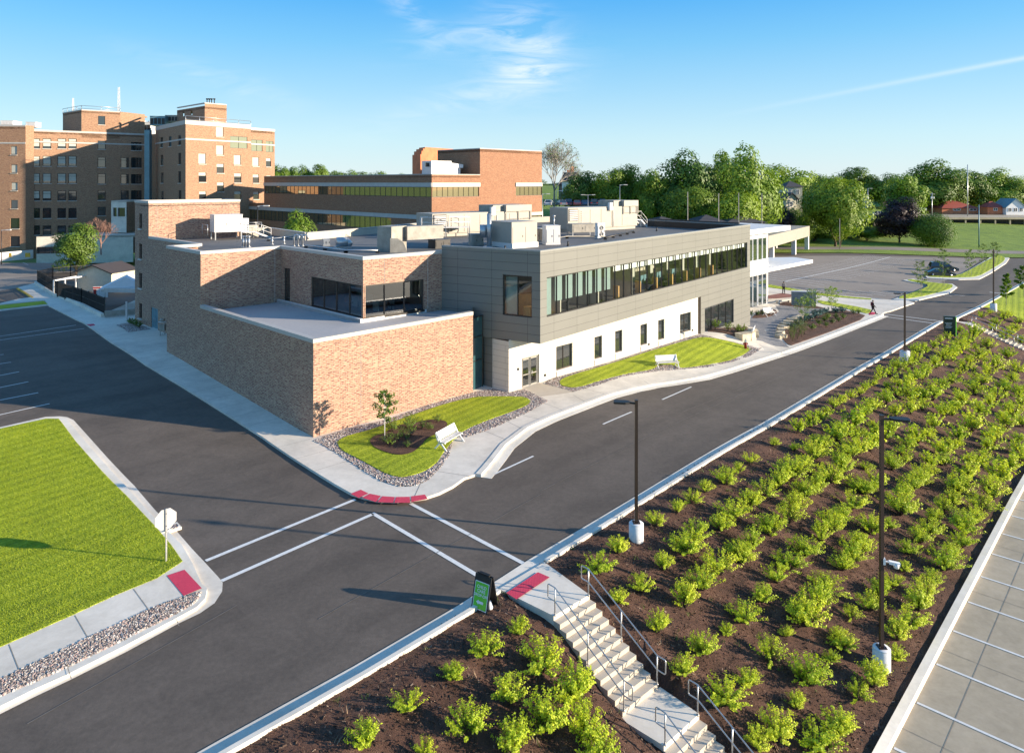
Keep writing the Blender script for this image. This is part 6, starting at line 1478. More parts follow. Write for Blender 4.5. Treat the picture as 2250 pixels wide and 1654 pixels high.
def extra_shrubs():
    global k
    n = 0; it = 0; R.seed(4242)
    while n < 44 and it < 6000:
        it += 1; a = R.uniform(17, 80); q = R.uniform(1.6, 11.4); p = K0+KD*a+KN*q
        u, v = CX+F*p.x/p.y, HZ+F*(CZ-H(p.x, p.y))/p.y
        if u > 2280: continue
        dmin = min((p.x-x)**2+(p.y-y)**2 for x, y in PLACED)**.5
        l2 = (p.x-S2.x)*SW.x+(p.y-S2.y)*SW.y
        if not 1.05 < dmin < 1.5 or (-1.0 < l2 < 2.8 and a > 60): continue
        src = (SHF if p.y > 42 else SH)[n % 4]; o = clone(src); s = R.uniform(.7, .95); z = Hm(p.x, p.y)+.02
        o.location = (p.x, p.y, z); o.rotation_euler = (0, 0, R.random()*6.28); o.scale = (s, s, s*R.uniform(.85, 1.2)); PLACED.append((p.x, p.y)); n += 1
        tag(o, 'bright green shrub planted in rows on the brown mulch slope' if p.y < 60 else 'small bright shrub on the far end of the mulch slope near the second stairs', 'shrub', 'shrubs on the mulch slope' if p.y < 60 else 'shrubs at the far end of the slope')
for tok in SL.split():
    u, v, wp = [float(x) for x in tok.split(',')]
    g = hit(u, v+wp*.26, H, .03); s = wp*g.y/F*(1.1 if wp >= 80 else 1.24); far_ = g.y > 42; PLACED.append((g.x, g.y))
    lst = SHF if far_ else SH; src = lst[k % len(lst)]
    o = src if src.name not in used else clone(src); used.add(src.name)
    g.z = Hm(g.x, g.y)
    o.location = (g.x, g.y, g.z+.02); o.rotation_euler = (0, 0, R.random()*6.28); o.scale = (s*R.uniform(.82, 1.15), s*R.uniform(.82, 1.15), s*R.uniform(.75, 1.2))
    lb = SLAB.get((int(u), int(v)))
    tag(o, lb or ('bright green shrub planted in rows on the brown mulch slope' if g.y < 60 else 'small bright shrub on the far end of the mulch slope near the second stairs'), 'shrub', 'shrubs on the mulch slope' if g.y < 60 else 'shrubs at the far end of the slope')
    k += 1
extra_shrubs()
R.seed(5); m = MB()
for i in range(420):
    p = K0+KD*R.uniform(-4, 62)+KN*R.uniform(.4, 11.4); x, y = p.x, p.y
    l = (x-S0.x)*SW.x+(y-S0.y)*SW.y; s_ = (x-S0.x)*SD.x+(y-S0.y)*SD.y
    if -.2 < l < WS+.2 and s_ > -3: continue
    z = Hm(x, y)+.03; k_ = R.uniform(.5, 1.4); dry = R.random() < .45
    for j in range(R.randint(4, 12)):
        a = R.random()*6.28; c_ = V(x+R.uniform(-.12, .12)*k_, y+R.uniform(-.12, .12)*k_, z); e_ = c_+V(math.cos(a)*.09, math.sin(a)*.09, R.uniform(.04, .16))*k_; w2 = V(-math.sin(a), math.cos(a), 0)*.012
        m.face([c_-w2, c_+w2, e_], 1 if dry else 0)
M['dry'] = plain('dry_stalks', (.32, .22, .14), .9)
tag(m.build('weeds', ['leaf_young', 'dry'], None, uv=False), kind='stuff')
# bed plants
def bed(spec, label, group, mats, h=.6, ls=.075, stems=24, k_=1.7):
    o0 = shrub_mesh(hash(label) % 1000 if 0 else len(label)*7, stems, 16, ls, 1., h, mats)
    for i, (u, v, wp) in enumerate(spec):
        o = o0 if i == 0 else clone(o0); g = GP(u, v+wp*.2, .2); s = wp*g.y/F*k_; o.location = g; o.rotation_euler = (0, 0, i*1.7); o.scale = (s, s, s)
        tag(o, label, 'shrub' if 'grass' not in label else 'plant', group)
G3 = ('leaf_young', 'leaf', 'bark')
bed([(865, 943, 24), (900, 935, 26), (928, 938, 16), (962, 925, 15), (945, 942, 14)], 'yellow green shrub in the mulch bed of the near lawn', 'yellow green shrubs of the near bed', G3, k_=1.9)
bed([(856, 973, 26), (895, 980, 15)], 'light green shrub along the front edge of the near bed', 'light green plants at the bed edge', G3)
bed([(884, 957, 15), (902, 955, 18), (876, 966, 12), (893, 966, 13)], 'dark blue green plant in the middle of the near bed', 'dark plants of the near bed', ('leaf', 'leaf_blue', 'bark'), .9, k_=1.9)
bed([(1571, 720, 16), (1600, 725, 15), (1590, 714, 12), (1606, 711, 12), (1620, 728, 14), (1632, 731, 15), (1618, 712, 14)], 'round green shrub in the bed at the clinic door', 'round shrubs at the door bed', ('leaf_bright', 'leaf', 'bark'), .8, .1, 20)
bed([(1651, 692, 9), (1664, 692, 9), (1675, 691, 9), (1688, 689, 8)], 'tiny green plant in the strip below the pavilion glass', 'tiny plants at the pavilion', G3, .8, .12)
bed([(1752, 713, 18), (1768, 705, 18), (1778, 700, 16), (1790, 694, 18), (1800, 690, 18), (1816, 686, 16), (1838, 684, 16), (1850, 683, 15), (1741, 719, 15)], 'bluish juniper along the stone edge of the roadside bed', 'bluish junipers', ('leaf_blue', 'leaf_blue', 'bark'), .5, .1)
bed([(1784, 722, 11), (1800, 712, 11), (1812, 704, 10), (1818, 698, 10), (1836, 697, 9), (1853, 698, 9), (1843, 705, 9), (1828, 709, 9), (1815, 716, 9), (1876, 688, 9), (1887, 688, 8)], 'small yellowish plant dotted over the roadside mulch bed', 'dotted plants of the roadside bed', G3, .7, .12)
bed([(1745, 736, 13), (1752, 742, 13), (1762, 738, 13), (1768, 732, 12), (1742, 748, 12), (1757, 729, 12), (1738, 742, 12)], 'tall wispy ornamental grass at the near tip of the roadside bed', 'wispy ornamental grasses', ('leaf_young', 'leaf_young', 'bark'), 1.7, .09, 18)
# boulders
def rocks(pts, label, group, mat='rockl', sz=(.9, .5, .35)):
    for i, (u, v) in enumerate(pts):
        R.seed(i+len(label)); g = GP(u, v, .15); bm = bmesh.new(); bmesh.ops.create_cube(bm, size=1); bmesh.ops.subdivide_edges(bm, edges=bm.edges[:], cuts=2, use_grid_fill=True)
        for vv in bm.verts:
            vv.co = vv.co*(1+.12*noise.noise(vv.co*3+V(i, i, 0)))*.98; vv.co.x *= sz[0]; vv.co.y *= sz[1]; vv.co.z = vv.co.z*sz[2]+sz[2]*.35
        me = bpy.data.meshes.new('boulder'); bm.to_mesh(me); bm.free(); me.materials.append(M[mat]); o = bpy.data.objects.new('boulder', me); COL.objects.link(o); o.location = g; o.rotation_euler = (0, 0, .5+i*.45)
        tag(o, label, 'boulder', group)
rocks([(1716, 742), (1714, 735), (1716, 728), (1721, 722), (1726, 716), (1733, 711), (1741, 706), (1750, 702), (1758, 699), (1765, 696)], 'flat pale limestone block edging the curved roadside bed', 'limestone blocks of the curved bed edge', sz=(1.15, .7, .4))
rocks([(1633, 745), (1645, 742), (1654, 737)], 'large tan boulder at the tip of the door bed', 'boulders at the tip of the door bed', sz=(1.2, 1.0, .7))
# stone block wall sign
a = GP(1739, 670, .14); b = GP(1792, 674, .14); t = thing('block_wall', 'grey stone block wall with a white cap standing on the plaza', 'wall', a)
m = MB(); d = b-a; d.z = 0; m.bar(V(a.x, a.y, a.z+.85), V(b.x, b.y, a.z+.85), .5, 1.9); M['block'] = brick('grey_blocks', (.2, .24, .26), (.26, .3, .32), (.23, .27, .29), (.12, .13, .14), .9, .3, .5, .02, .8, .15, .3); m.build('block_courses', 'block', t)
m = MB(); m.bar(V(a.x, a.y, a.z+1.86), V(b.x, b.y, a.z+1.86), .62, .14); m.build('cap', 'white', t)
m = MB(); a = GP(1706, 668, .14); b = GP(1738, 664, .14); m.bar(V(a.x, a.y, a.z+.42), V(b.x, b.y, b.z+.42), .5, .12)
for k_ in (.1, .9): p = V(a.x, a.y, a.z).lerp(V(b.x, b.y, b.z), k_); m.box(p, (.35, .4, .38), .2)
tag(m.build('stone_slab_seat', 'stone'), 'low stone slab seat left of the grey block wall', 'seat')
# gravel stones and mulch chips
def scatter(poly, n, r, mats, name, off, seed, flat=.6, holes=()):
    R.seed(seed); xs = [p.x for p in poly]; ys = [p.y for p in poly]; m = MB(); c = 0
    def inside(x, y, P):
        r_ = False; j = len(P)-1
        for i in range(len(P)):
            if (P[i].y > y) != (P[j].y > y) and x < (P[j].x-P[i].x)*(y-P[i].y)/(P[j].y-P[i].y)+P[i].x: r_ = not r_
            j = i
        return r_
    it = 0
    while c < n and it < n*60:
        it += 1; x, y = R.uniform(min(xs), max(xs)), R.uniform(min(ys), max(ys))
        if not inside(x, y, poly) or any(inside(x, y, h_) for h_ in holes): continue
        c += 1; z = H(x, y)+off; s = r*R.uniform(.6, 1.4); a = R.random()*6.28; ca, sa = math.cos(a)*s, math.sin(a)*s
        q = [(x+ca, y+sa, z), (x-sa*.8, y+ca*.8, z), (x-ca, y-sa, z), (x+sa*.8, y-ca*.8, z)]
        t1 = (x+ca*.3, y+sa*.3, z+s*flat*1.3); t2 = (x-ca*.35, y-sa*.35, z+s*flat*1.1); mi = R.randrange(len(mats))
        m.faces(q+[t1, t2], [(0, 1, 4), (1, 5, 4), (1, 2, 5), (2, 3, 5), (3, 4, 5), (3, 0, 4)], mi)
    return tag(m.build(name, mats, None, uv=False), kind='stuff')
M['st1'] = plain('stone_pink', (.38, .27, .24), .8); M['st2'] = plain('stone_pale', (.55, .51, .47), .8); M['st3'] = plain('stone_dark', (.12, .105, .10), .8); M['st4'] = plain('stone_tan', (.36, .31, .27), .8)
ST = ['st1', 'st2', 'st3', 'st4']
scatter(px(zc([(1108, 1000), (1075, 1060), (960, 1125), (680, 1265), (360, 1420), (170, 1505), (0, 1575), (0, 1482), (480, 1255), (860, 1080), (1010, 1028)], *z2), .13), 6500, .05, ST, 'river_stones', .13, 1)
scatter(px(gr1, .15), 6500, .05, ST, 'river_stones', .14, 2, holes=[px(gs1, .15)])
scatter(px(gr2, .15), 4500, .055, ST, 'river_stones', .14, 3, holes=[px(gs2, .15)])
M['ch1'] = plain('chip_dark', (.03, .018, .012), .9); M['ch2'] = plain('chip_brown', (.09, .055, .038), .85); M['ch3'] = plain('chip_pale', (.22, .16, .12), .8); M['ch4'] = plain('chip_red', (.07, .03, .02), .9)
R.seed(77); m = MB(); n = 0
while n < 30000:
    a = R.uniform(-4, 44); q = R.uniform(.25, 11.6)
    if R.random() > 1-(a/60): continue
    p = K0+KD*a+KN*q; x, y = p.x, p.y
    n += 1
    l = (x-S0.x)*SW.x+(y-S0.y)*SW.y; s_ = (x-S0.x)*SD.x+(y-S0.y)*SD.y
    if -.1 < l < WS+.1 and s_ > -3: continue
    z = Hm(x, y)+.04; L = R.uniform(.02, .055); d_ = rv().normalized()*L; e_ = rv().normalized()*L*.35; c_ = V(x, y, z+R.uniform(0, .02))
    m.face([c_-d_-e_, c_+d_-e_, c_+d_+e_, c_-d_+e_], R.choices((0, 1, 2, 3), (4, 4, 1.2, 2))[0])
tag(m.build('mulch_chips', ['ch1', 'ch2', 'ch3', 'ch4'], None, uv=False), kind='stuff')
# grass blades on the near lawns
def blades(poly_px, n, seed, name, hgt=.045, off=.17, hole=None):
    R.seed(seed); HO = px(hole, .15) if hole else None; P = px(poly_px, .15); xs = [p.x for p in P]; ys = [p.y for p in P]; m = MB(); c = 0; it = 0
    while c < n and it < n*8:
        it += 1; x, y = R.uniform(min(xs), max(xs)), R.uniform(min(ys), max(ys))
        r_ = False; j = len(P)-1
        for i in range(len(P)):
            if (P[i].y > y) != (P[j].y > y) and x < (P[j].x-P[i].x)*(y-P[i].y)/(P[j].y-P[i].y)+P[i].x: r_ = not r_
            j = i
        if not r_: continue
        if HO:
            r2 = False; j = len(HO)-1
            for i in range(len(HO)):
                if (HO[i].y > y) != (HO[j].y > y) and x < (HO[j].x-HO[i].x)*(y-HO[i].y)/(HO[j].y-HO[i].y)+HO[i].x: r2 = not r2
                j = i
            if r2: continue
        c += 1; z = H(x, y)+off; a = R.random()*6.28; w = .014; h = hgt*R.uniform(.6, 1.4); lx, ly = R.uniform(-.05, .05), R.uniform(-.05, .05); dx, dy = math.cos(a)*w, math.sin(a)*w
        m.face([(x-dx, y-dy, z-.01), (x+dx, y+dy, z-.01), (x+lx, y+ly, z+h)], 0)
    return tag(m.build(name, 'leaf_grass', None, uv=False), kind='stuff')
M['leaf_grass'] = foliage('grass_blades', (.26, .34, .013), (.50, .57, .03), .35, .8)
blades(zc([(-40, 115), (0, 107), (250, 52), (322, 52), (345, 80), (415, 175), (560, 340), (700, 480), (850, 640), (940, 745), (1004, 836), (860, 930), (640, 1020), (380, 1140), (0, 1308), (-40, 1325)], *z2), 90000, 5, 'grass_blades', .032)
blades([p for p in gs1], 22000, 6, 'grass_blades', .032, .19, mb1)
blades([p for p in gs2], 22000, 8, 'grass_blades', .032, .19)
# ------------------------------------------------------------------ cars
def car(name, label, loc, rz, paint, L=4.7, Wd=1.85, Hh=1.45, suv=False, cat='car', group=None, detail=True):
    t = thing(name, label, cat, loc, rz, group)
    hx, hy = L/2, Wd/2; belt = Hh*(.62 if not suv else .60)
    prof = [(-hx, .38), (-hx+.03, belt*.82), (-hx+.35, belt*.98), (-hx*.3, belt), (hx*.35, belt), (hx*.8, belt*.86), (hx-.04, belt*.70), (hx, .36), (hx-.15, .24), (-hx+.12, .24)]
    def loft(m, prof, ins, mi=0):
        A = [V(x, -hy+ins(z), z) for x, z in prof]; B = [V(x, hy-ins(z), z) for x, z in prof]; n = len(prof)
        for i in range(n): m.face([A[i], B[i], B[(i+1) % n], A[(i+1) % n]][::-1], mi)
        m.face(A[::-1], mi); m.face(B, mi)
    m = MB(); loft(m, prof, lambda z: .03 if z < .5 else .06)
    me_o = m.build('body', paint, t, world=False); b = me_o.modifiers.new('b', 'BEVEL'); b.width = .06; b.segments = 2
    if suv: cp = [(-hx+.12, belt-.03), (-hx+.38, Hh-.04), (-hx+.7, Hh), (hx*.2, Hh-.02), (hx*.55, belt-.03)]
    else: cp = [(-hx+.45, belt-.03), (-hx*.38, Hh-.03), (-hx*.1, Hh), (hx*.12, Hh-.03), (hx*.52, belt-.05)]
    m = MB(); loft(m, cp, lambda z: .1+(z-belt)*.38, 0); m.build('windows', 'dglass', t, world=False)
    rp = [(x, z) for x, z in cp[1:4]]; m = MB(); rp2 = [(rp[0][0]-.02, rp[0][1]-.03)]+[(x, z+.02) for x, z in rp]+[(rp[-1][0]+.04, rp[-1][1]-.03)]; loft(m, rp2, lambda z: .1+(Hh-belt)*.36)
    for s in (-1, 1):
        for (x0, z0_), (x1, z1_) in ((cp[0], cp[1]), (cp[3], cp[4])):
            y0 = s*(hy-.1-(z0_-belt)*.38); y1 = s*(hy-.1-(z1_-belt)*.38); m.bar(V(x0, y0, z0_), V(x1, y1, z1_), .07, .07)
        xm = -.1; m.bar(V(xm, s*(hy-.085), belt-.02), V(xm, s*(hy-.1-(Hh-belt)*.36), Hh-.03), .06, .06)
    m.build('roof', paint, t, world=False)
    for sx in (-1, 1):
        for sy in (-1, 1):
            m = MB(); c = V(sx*hx*.62, sy*(hy-.1), .33); m.tube([c-V(0, .1, 0), c+V(0, .1, 0)], .33, 18); w = m.build('wheel', 'tyre', t, world=False)
            m = MB(); m.tube([c+V(0, sy*.08, 0), c+V(0, sy*.112, 0)], .21, 12); m.build('rim', 'chrome', w, world=False)
    for s in (-1, 1):
        m = MB(); m.box((hx-.12, s*(hy-.3), belt*.62), (.2, .38, .14)); m.build('headlight', 'glasslight', t, world=False)
        m = MB(); m.box((-hx+.06, s*(hy-.25), belt*.72), (.14, .34, .16)); m.build('tail_light', 'redpaint', t, world=False)
        m = MB(); m.box((hx*.38, s*(hy+.05), belt-.02), (.12, .2, .13)); m.build('mirror', paint, t, world=False)
    return t
M['glasslight'] = plain('lamp_glass', (.7, .72, .75), .15)
g = GP(2062, 606); car('parked_car', 'black saloon parked in front of the dark sport utility car', (g.x, g.y-.6, g.z), math.radians(-14), 'car_black', 4.9, 1.85, 1.45)
g = GP(2090, 600); car('parked_car', 'dark blue sport utility car parked behind the black saloon', (g.x, g.y+2.6, g.z), math.radians(-14), 'car_navy', 5.1, 1.98, 1.85, True)
FG = 'cars of the upper car park behind the roof'
for i, (u, pnt, sv, lb) in enumerate(((1206, 'car_white', False, 'white car at the left end of the upper car park'), (1250, 'car_blue', True, 'dark blue car second from left in the upper car park'), (1268, 'car_red', False, 'dark red car in the upper car park'), (1284, 'car_blue', False, 'blue car left of the lamp in the upper car park'), (1302, 'car_navy', True, 'high navy car right of the lamp in the upper car park'), (1319, 'car_blue', True, 'bright blue car at the right end of the upper car park'), (1233, 'car_grey', False, 'grey car next to the white one in the upper car park'))):
    y = 166+(i % 2)*2; p = W(u, 453, y); z = H(p.x, y); car('parked_car', lb, (p.x, y, max(z, p.z)), math.radians(78+i*4), pnt, 4.6, 1.85, 1.7 if sv else 1.45, sv, group=FG)
p = W(1932, 473, 262); car('moving_car', 'white car on the lane above the far lawn', (p.x, 262, p.z), math.radians(6), 'car_white', 4.6, 1.85, 1.45)
p = W(1895, 522, 205); car('parked_car', 'dark car with pale front in the shaded little car park', (p.x, 205, p.z), math.radians(-95), 'car_black', 4.7, 1.85, 1.6, True)
p = W(2030, 466, 258); m = MB(); 
t = thing('parked_van', 'pale van parked behind the round tree', 'van', (p.x, 262, p.z)); m.prism([(-2.8, -1), (2.8, -1), (2.8, 1), (-2.8, 1)], .4, lambda x, y: 2.1 if x < 1.8 else 1.2); m.build('body', 'car_white', t, world=False)
m = MB()
for sx in (-1.8, 1.8): m.tube([V(sx, -1.05, .4), V(sx, 1.05, .4)], .38, 14)
m.build('wheel', 'tyre', t, world=False)
m = MB(); m.box((1.6, -1.02, 1.2), (.9, .04, .5)); m.build('side_window', 'dglass', t, world=False)
# ------------------------------------------------------------------ people
def person(label, loc, rz, top, legs, stride=.32, arm=.25, bag=None, hair='hair', Hh=1.75):
    t = thing('person', label, 'person', loc, rz); k = Hh/1.75
    J = dict(pel=(0, 0, .95), sp=(0, -.01, 1.15), ch=(0, .0, 1.36), nk=(0, -.01, 1.50), hd0=(0, -.015, 1.57), hd=(0, -.02, 1.66), hd1=(0, -.01, 1.73), nose=(0, -.1, 1.63),
             hl=(.09, 0, .92), kl=(.1, -stride*.5, .5), al=(.1, -stride, .08), tl=(.1, -stride-.17, .03), hr=(-.09, 0, .92), kr=(-.1, stride*.3, .5), ar=(-.1, stride, .12), tr=(-.1, stride-.13, .03),
             sl=(.18, 0, 1.42), el=(.24, arm*.4, 1.14), wl=(.25, arm*.2-.1, .9), sr=(-.18, 0, 1.42), er=(-.24, -arm*.2, 1.14), wr=(-.25, -arm-.05, .93))
    Rr = dict(pel=.135, sp=.12, ch=.145, nk=.055, hd0=.07, hd=.092, hd1=.05, nose=.012, hl=.09, kl=.058, al=.042, tl=.032, hr=.09, kr=.058, ar=.042, tr=.032, sl=.06, el=.042, wl=.026, sr=.06, er=.042, wr=.026)
    E = [('pel', 'sp'), ('sp', 'ch'), ('ch', 'nk'), ('nk', 'hd0'), ('hd0', 'hd'), ('hd', 'hd1'), ('hd', 'nose'), ('pel', 'hl'), ('hl', 'kl'), ('kl', 'al'), ('al', 'tl'), ('pel', 'hr'), ('hr', 'kr'), ('kr', 'ar'), ('ar', 'tr'), ('ch', 'sl'), ('sl', 'el'), ('el', 'wl'), ('ch', 'sr'), ('sr', 'er'), ('er', 'wr')]
    for s, w in ((1, 'wl'), (-1, 'wr')):
        b = Vector(J[w]); J['p'+w] = tuple(b+V(0, -.02, -.07)); Rr['p'+w] = .024; E.append((w, 'p'+w))
        for f in range(5):
            n0 = 'f%d%s' % (f, w); J[n0] = tuple(Vector(J['p'+w])+V(0, -.035+.018*f, -.045 if f else -.0)); Rr[n0] = .008; n1 = n0+'b'
            J[n1] = tuple(Vector(J[n0])+V(0, -.01 if f else -.03, -.035+(.004*abs(f-2)))); Rr[n1] = .0065; E += [('p'+w, n0), (n0, n1)]
    names = list(J); me = bpy.data.meshes.new('body'); me.from_pydata([Vector(J[n])*k for n in names], [(names.index(a), names.index(b)) for a, b in E], [])
    o = bpy.data.objects.new('body', me); COL.objects.link(o); o.parent = t; o.modifiers.new('s', 'SKIN'); sv = me.skin_vertices[0].data
    for i, n in enumerate(names): sv[i].radius = (Rr[n]*k, Rr[n]*k); sv[i].use_root = n == 'pel'
    su = o.modifiers.new('d', 'SUBSURF'); su.levels = 1; su.render_levels = 1; me.materials.append(M['skin'])
    def garment(name, js, es, grow, mat):
        me = bpy.data.meshes.new(name); me.from_pydata([Vector(J[n])*k for n in js], [(js.index(a), js.index(b)) for a, b in es], []); g = bpy.data.objects.new(name, me); COL.objects.link(g); g.parent = t
        g.modifiers.new('s', 'SKIN'); sv = me.skin_vertices[0].data
        for i, n in enumerate(js): sv[i].radius = ((Rr[n]+grow)*k,)*2; sv[i].use_root = i == 0
        s2 = g.modifiers.new('d', 'SUBSURF'); s2.levels = 1; s2.render_levels = 1; me.materials.append(M[mat])
    garment('trousers', ['pel', 'hl', 'kl', 'al', 'hr', 'kr', 'ar'], [('pel', 'hl'), ('hl', 'kl'), ('kl', 'al'), ('pel', 'hr'), ('hr', 'kr'), ('kr', 'ar')], .022, legs)
    garment('top', ['ch', 'sp', 'pel', 'sl', 'el', 'sr', 'er', 'wl', 'wr'], [('ch', 'sp'), ('sp', 'pel'), ('ch', 'sl'), ('sl', 'el'), ('el', 'wl'), ('ch', 'sr'), ('sr', 'er'), ('er', 'wr')], .02, top)
    m = MB()
    m.tube([V(0, .02, 1.60)*k, V(0, .012, 1.66)*k, V(0, .0, 1.72)*k, V(0, -.01, 1.765)*k], [.085*k, .103*k, .09*k, .03*k], 14); m.build('hair', hair, t, world=False)
    for s in (-1, 1):
        y = (-stride-.06 if s > 0 else stride-.03); m = MB(); m.box((s*.1*k, y*k, 0), (.1, .27, .08)); m.build('shoe', 'black' if legs == 'cloth_dark' else 'white', t, world=False)
        m = MB(); m.cyl((s*.035*k, -.098*k, 1.655*k), .011, .012, 8); m.build('eye', 'black', t, world=False)
    if bag: m = MB(); m.box((0, .16*k, 1.05*k), (.3, .16, .45)); m.build('backpack', bag, t, world=False)
    return t
b = GP(1918, 690, .14); person('person in dark clothes striding at the kerb ramp with a bag on the back', b, math.radians(75), 'cloth_dark', 'cloth_dark', .38, .25, 'maroon')
b = GP(1722, 645, .14); person('person in a grey top and dark trousers walking on the brick crossing', b, math.radians(170), 'cloth_grey', 'cloth_dark', .2, .15, 'cloth_grey')
# ------------------------------------------------------------------ houses beyond
def house(name, label, u0, u1, vb, ve, vr, y, dep, wall, roof, rz=0., wins_=(), hip=True, chim=False, cat='house', win='dglass'):
    a = W(u0, vb, y); b = W(u1, vb, y); e = W(u0, ve, y).z; r = W(u0, vr, y).z; w = b.x-a.x; z0_ = min(a.z, H(a.x, y))-1
    t = thing(name, label, cat, ((a.x+b.x)/2, y+dep/2, a.z), rz); E = e-a.z; RR = r-a.z; x, d = w/2, dep/2; zz = z0_-a.z
    hs = [(x+(p0)*w/1.0-0 if 0 else (p0)*w, (p1)*w, q0*E, q1*E) for p0, p1, q0, q1 in wins_]
    m = MB(); m.wall((-x, -d), (x, -d), zz, E, hs, .12); m.wall((x, -d), (x, d), zz, E); m.wall((x, d), (-x, d), zz, E); m.wall((-x, d), (-x, -d), zz, E)
    if not hip: m.face([V(-x, -d, E), V(x, -d, E), V(0, -d, RR)]); m.face([V(x, d, E), V(-x, d, E), V(0, d, RR)])
    m.build('wall', wall, t, world=False); m = MB(); o = .5
    if hip:
        k = min(x, d)*.95; rl = max(0, x-k); A = [V(-x-o, -d-o, E-.1), V(x+o, -d-o, E-.1), V(x+o, d+o, E-.1), V(-x-o, d+o, E-.1)]; p, q = V(-rl, 0, RR), V(rl+.01, 0, RR)
        m.face([A[0], A[1], q, p]); m.face([A[1], A[2], q]); m.face([A[2], A[3], p, q]); m.face([A[3], A[0], p]); m.face(A[::-1])
    else:
        for s in (-1, 1):
            P = [V(0, -d-o, RR+.1), V(s*(x+o), -d-o, E-.2), V(s*(x+o), d+o, E-.2), V(0, d+o, RR+.1)]; m.face(P); m.face([p_-V(0, 0, .2) for p_ in P][::-1]); m.face([P[0], P[0]-V(0, 0, .2), P[1]-V(0, 0, .2), P[1]])
    rf = m.build('roof', roof, t, world=False)
    if chim: m = MB(); m.box((x*.3, 0, (E+RR)/2), (.9, .9, (RR-E)*.5+1.8)); m.build('chimney', 'orange', rf, world=False)
    for h in hs:
        m = MB(); xx = -x+(h[0]+h[1])/2; m.face([V(-x+h[0], -d+.1, h[2]), V(-x+h[1], -d+.1, h[2]), V(-x+h[1], -d+.1, h[3]), V(-x+h[0], -d+.1, h[3])], 1)
        for (p0, p1) in ((V(-x+h[0], -d-.03, h[2]), V(-x+h[1], -d-.03, h[2])), (V(-x+h[0], -d-.03, h[3]), V(-x+h[1], -d-.03, h[3])), (V(-x+h[0], -d-.03, h[2]), V(-x+h[0], -d-.03, h[3])), (V(-x+h[1], -d-.03, h[2]), V(-x+h[1], -d-.03, h[3])), (V(xx, -d-.03, h[2]), V(xx, -d-.03, h[3]))): m.bar(p0, p1, .14, .14, 0)
        m.build('window', ['white', win], t, world=False)
    return t
W4 = ((.12, .3, .62, .85), (.6, .78, .62, .85), (.12, .3, .15, .38), (.6, .78, .15, .38))
house('cream_house', 'cream two storey house with a dark hipped roof among the trees', 1733, 1766, 456, 410, 398, 200, 9, 'siding', 'shingle', -.1, W4)
house('house_annex', 'low cream annex with a gabled roof left of the cream house', 1722, 1748, 462, 436, 424, 196, 5, 'siding', 'shingle', .2, ((.3, .6, .3, .7),), hip=False)
house('grey_house', 'grey house with a red mansard and pale window frames beyond the far lawn', 1868, 1912, 462, 426, 400, 285, 10, 'block', 'shingle', -.1, ((.05, .25, .15, .5), (.4, .6, .15, .5), (.72, .92, .15, .5), (.05, .25, .65, .95), (.4, .6, .65, .95), (.72, .92, .65, .95)))
house('red_roofed_house', 'low house with a bright red hipped roof at right', 2070, 2150, 464, 457, 442, 285, 12, 'orange', 'redroof', 0, ((.3, .5, .2, .8), (.75, .95, .2, .8)))
house('red_hut', 'small round hut with a red pointed roof right of the blue bins', 2170, 2203, 465, 455, 443, 280, 5, 'orange', 'redroof', 0, ((.4, .65, .2, .8),))
house('white_gabled_house', 'white gabled house with two dark windows at the right edge', 2211, 2252, 466, 455, 437, 278, 8, 'white', 'blue_metal', 0, ((.1, .28, .1, .8), (.4, .58, .1, .8), (.7, .88, .1, .8)), hip=False)
house('old_brick_house', 'dark old house with tall chimneys behind the bare tree', 1232, 1262, 430, 405, 386, 215, 9, 'shingle', 'shingle', 0, ((.2, .4, .3, .7),), chim=True)
house('white_gable_end', 'sunlit white gable between the bare tree and the dark trees', 1247, 1266, 425, 396, 379, 208, 6, 'white', 'shingle', .5, ((.35, .6, .4, .7),), hip=False, chim=True)
house('pavilion_roof_house', 'small shelter with a dark pyramid roof behind the flat roof', 1436, 1482, 496, 486, 477, 140, 5, 'bronze', 'shingle', .3)
house('low_brown_building', 'low brown building with a dark metal roof behind the flat roof', 1537, 1590, 496, 486, 474, 142, 8, 'bronze', 'shingle', 0, ((.2, .3, .2, .7), (.5, .6, .2, .7)))
house('low_brown_building', 'second low brown building with a ribbed dark roof at right of the first', 1596, 1680, 497, 488, 476, 146, 8, 'bronze', 'shingle', .05, ((.2, .25, .2, .7), (.6, .65, .2, .7)))
t = thing('concrete_deck', 'long low concrete deck with a dark underside beyond the meadow', 'deck', (150, 262, 2))
a = W(2040, 478, 258); b = W(2420, 478, 258); m = MB(); m.prism([(a.x, 258), (b.x, 258), (b.x, 285), (a.x+8, 285)], a.z-.7, a.z); m.build('slab', 'lot', t)
m = MB(); m.wall((a.x+2, 262), (b.x, 262), a.z-5, a.z-.65); m.build('back_wall', 'dark', t)
m = MB()
for i in range(12): m.box((a.x+3+i*5.4, 258.6, a.z-5), (.5, .5, 4.3))
m.build('column', 'lot', t)
# tall canopy of the neighbouring drive-through
t = thing('drive_through_canopy', 'beige drive through canopy on square columns beyond the glass pavilion', 'canopy', (70, 170, 0))
P0, P1 = V(52, 144), V(74.2, 177); dd = (P1-P0).normalized(); nn_ = V(dd.y, -dd.x)
Q = [P0, P1, P1-nn_*9, P0-nn_*9]
m = MB(); m.prism([q[:2] for q in Q], 1.65, 4.15); m.build('fascia', 'beige', t)
for k_ in (.12, .63, .985):
    for bk in (0, 1): p = P0.lerp(P1, k_)-nn_*(.55+bk*7.6); m = MB(); m.box((p.x, p.y, -4), (.9, .9, 5.65), math.atan2(dd.y, dd.x)); m.build('column', 'siding' if 0 else 'white', t)
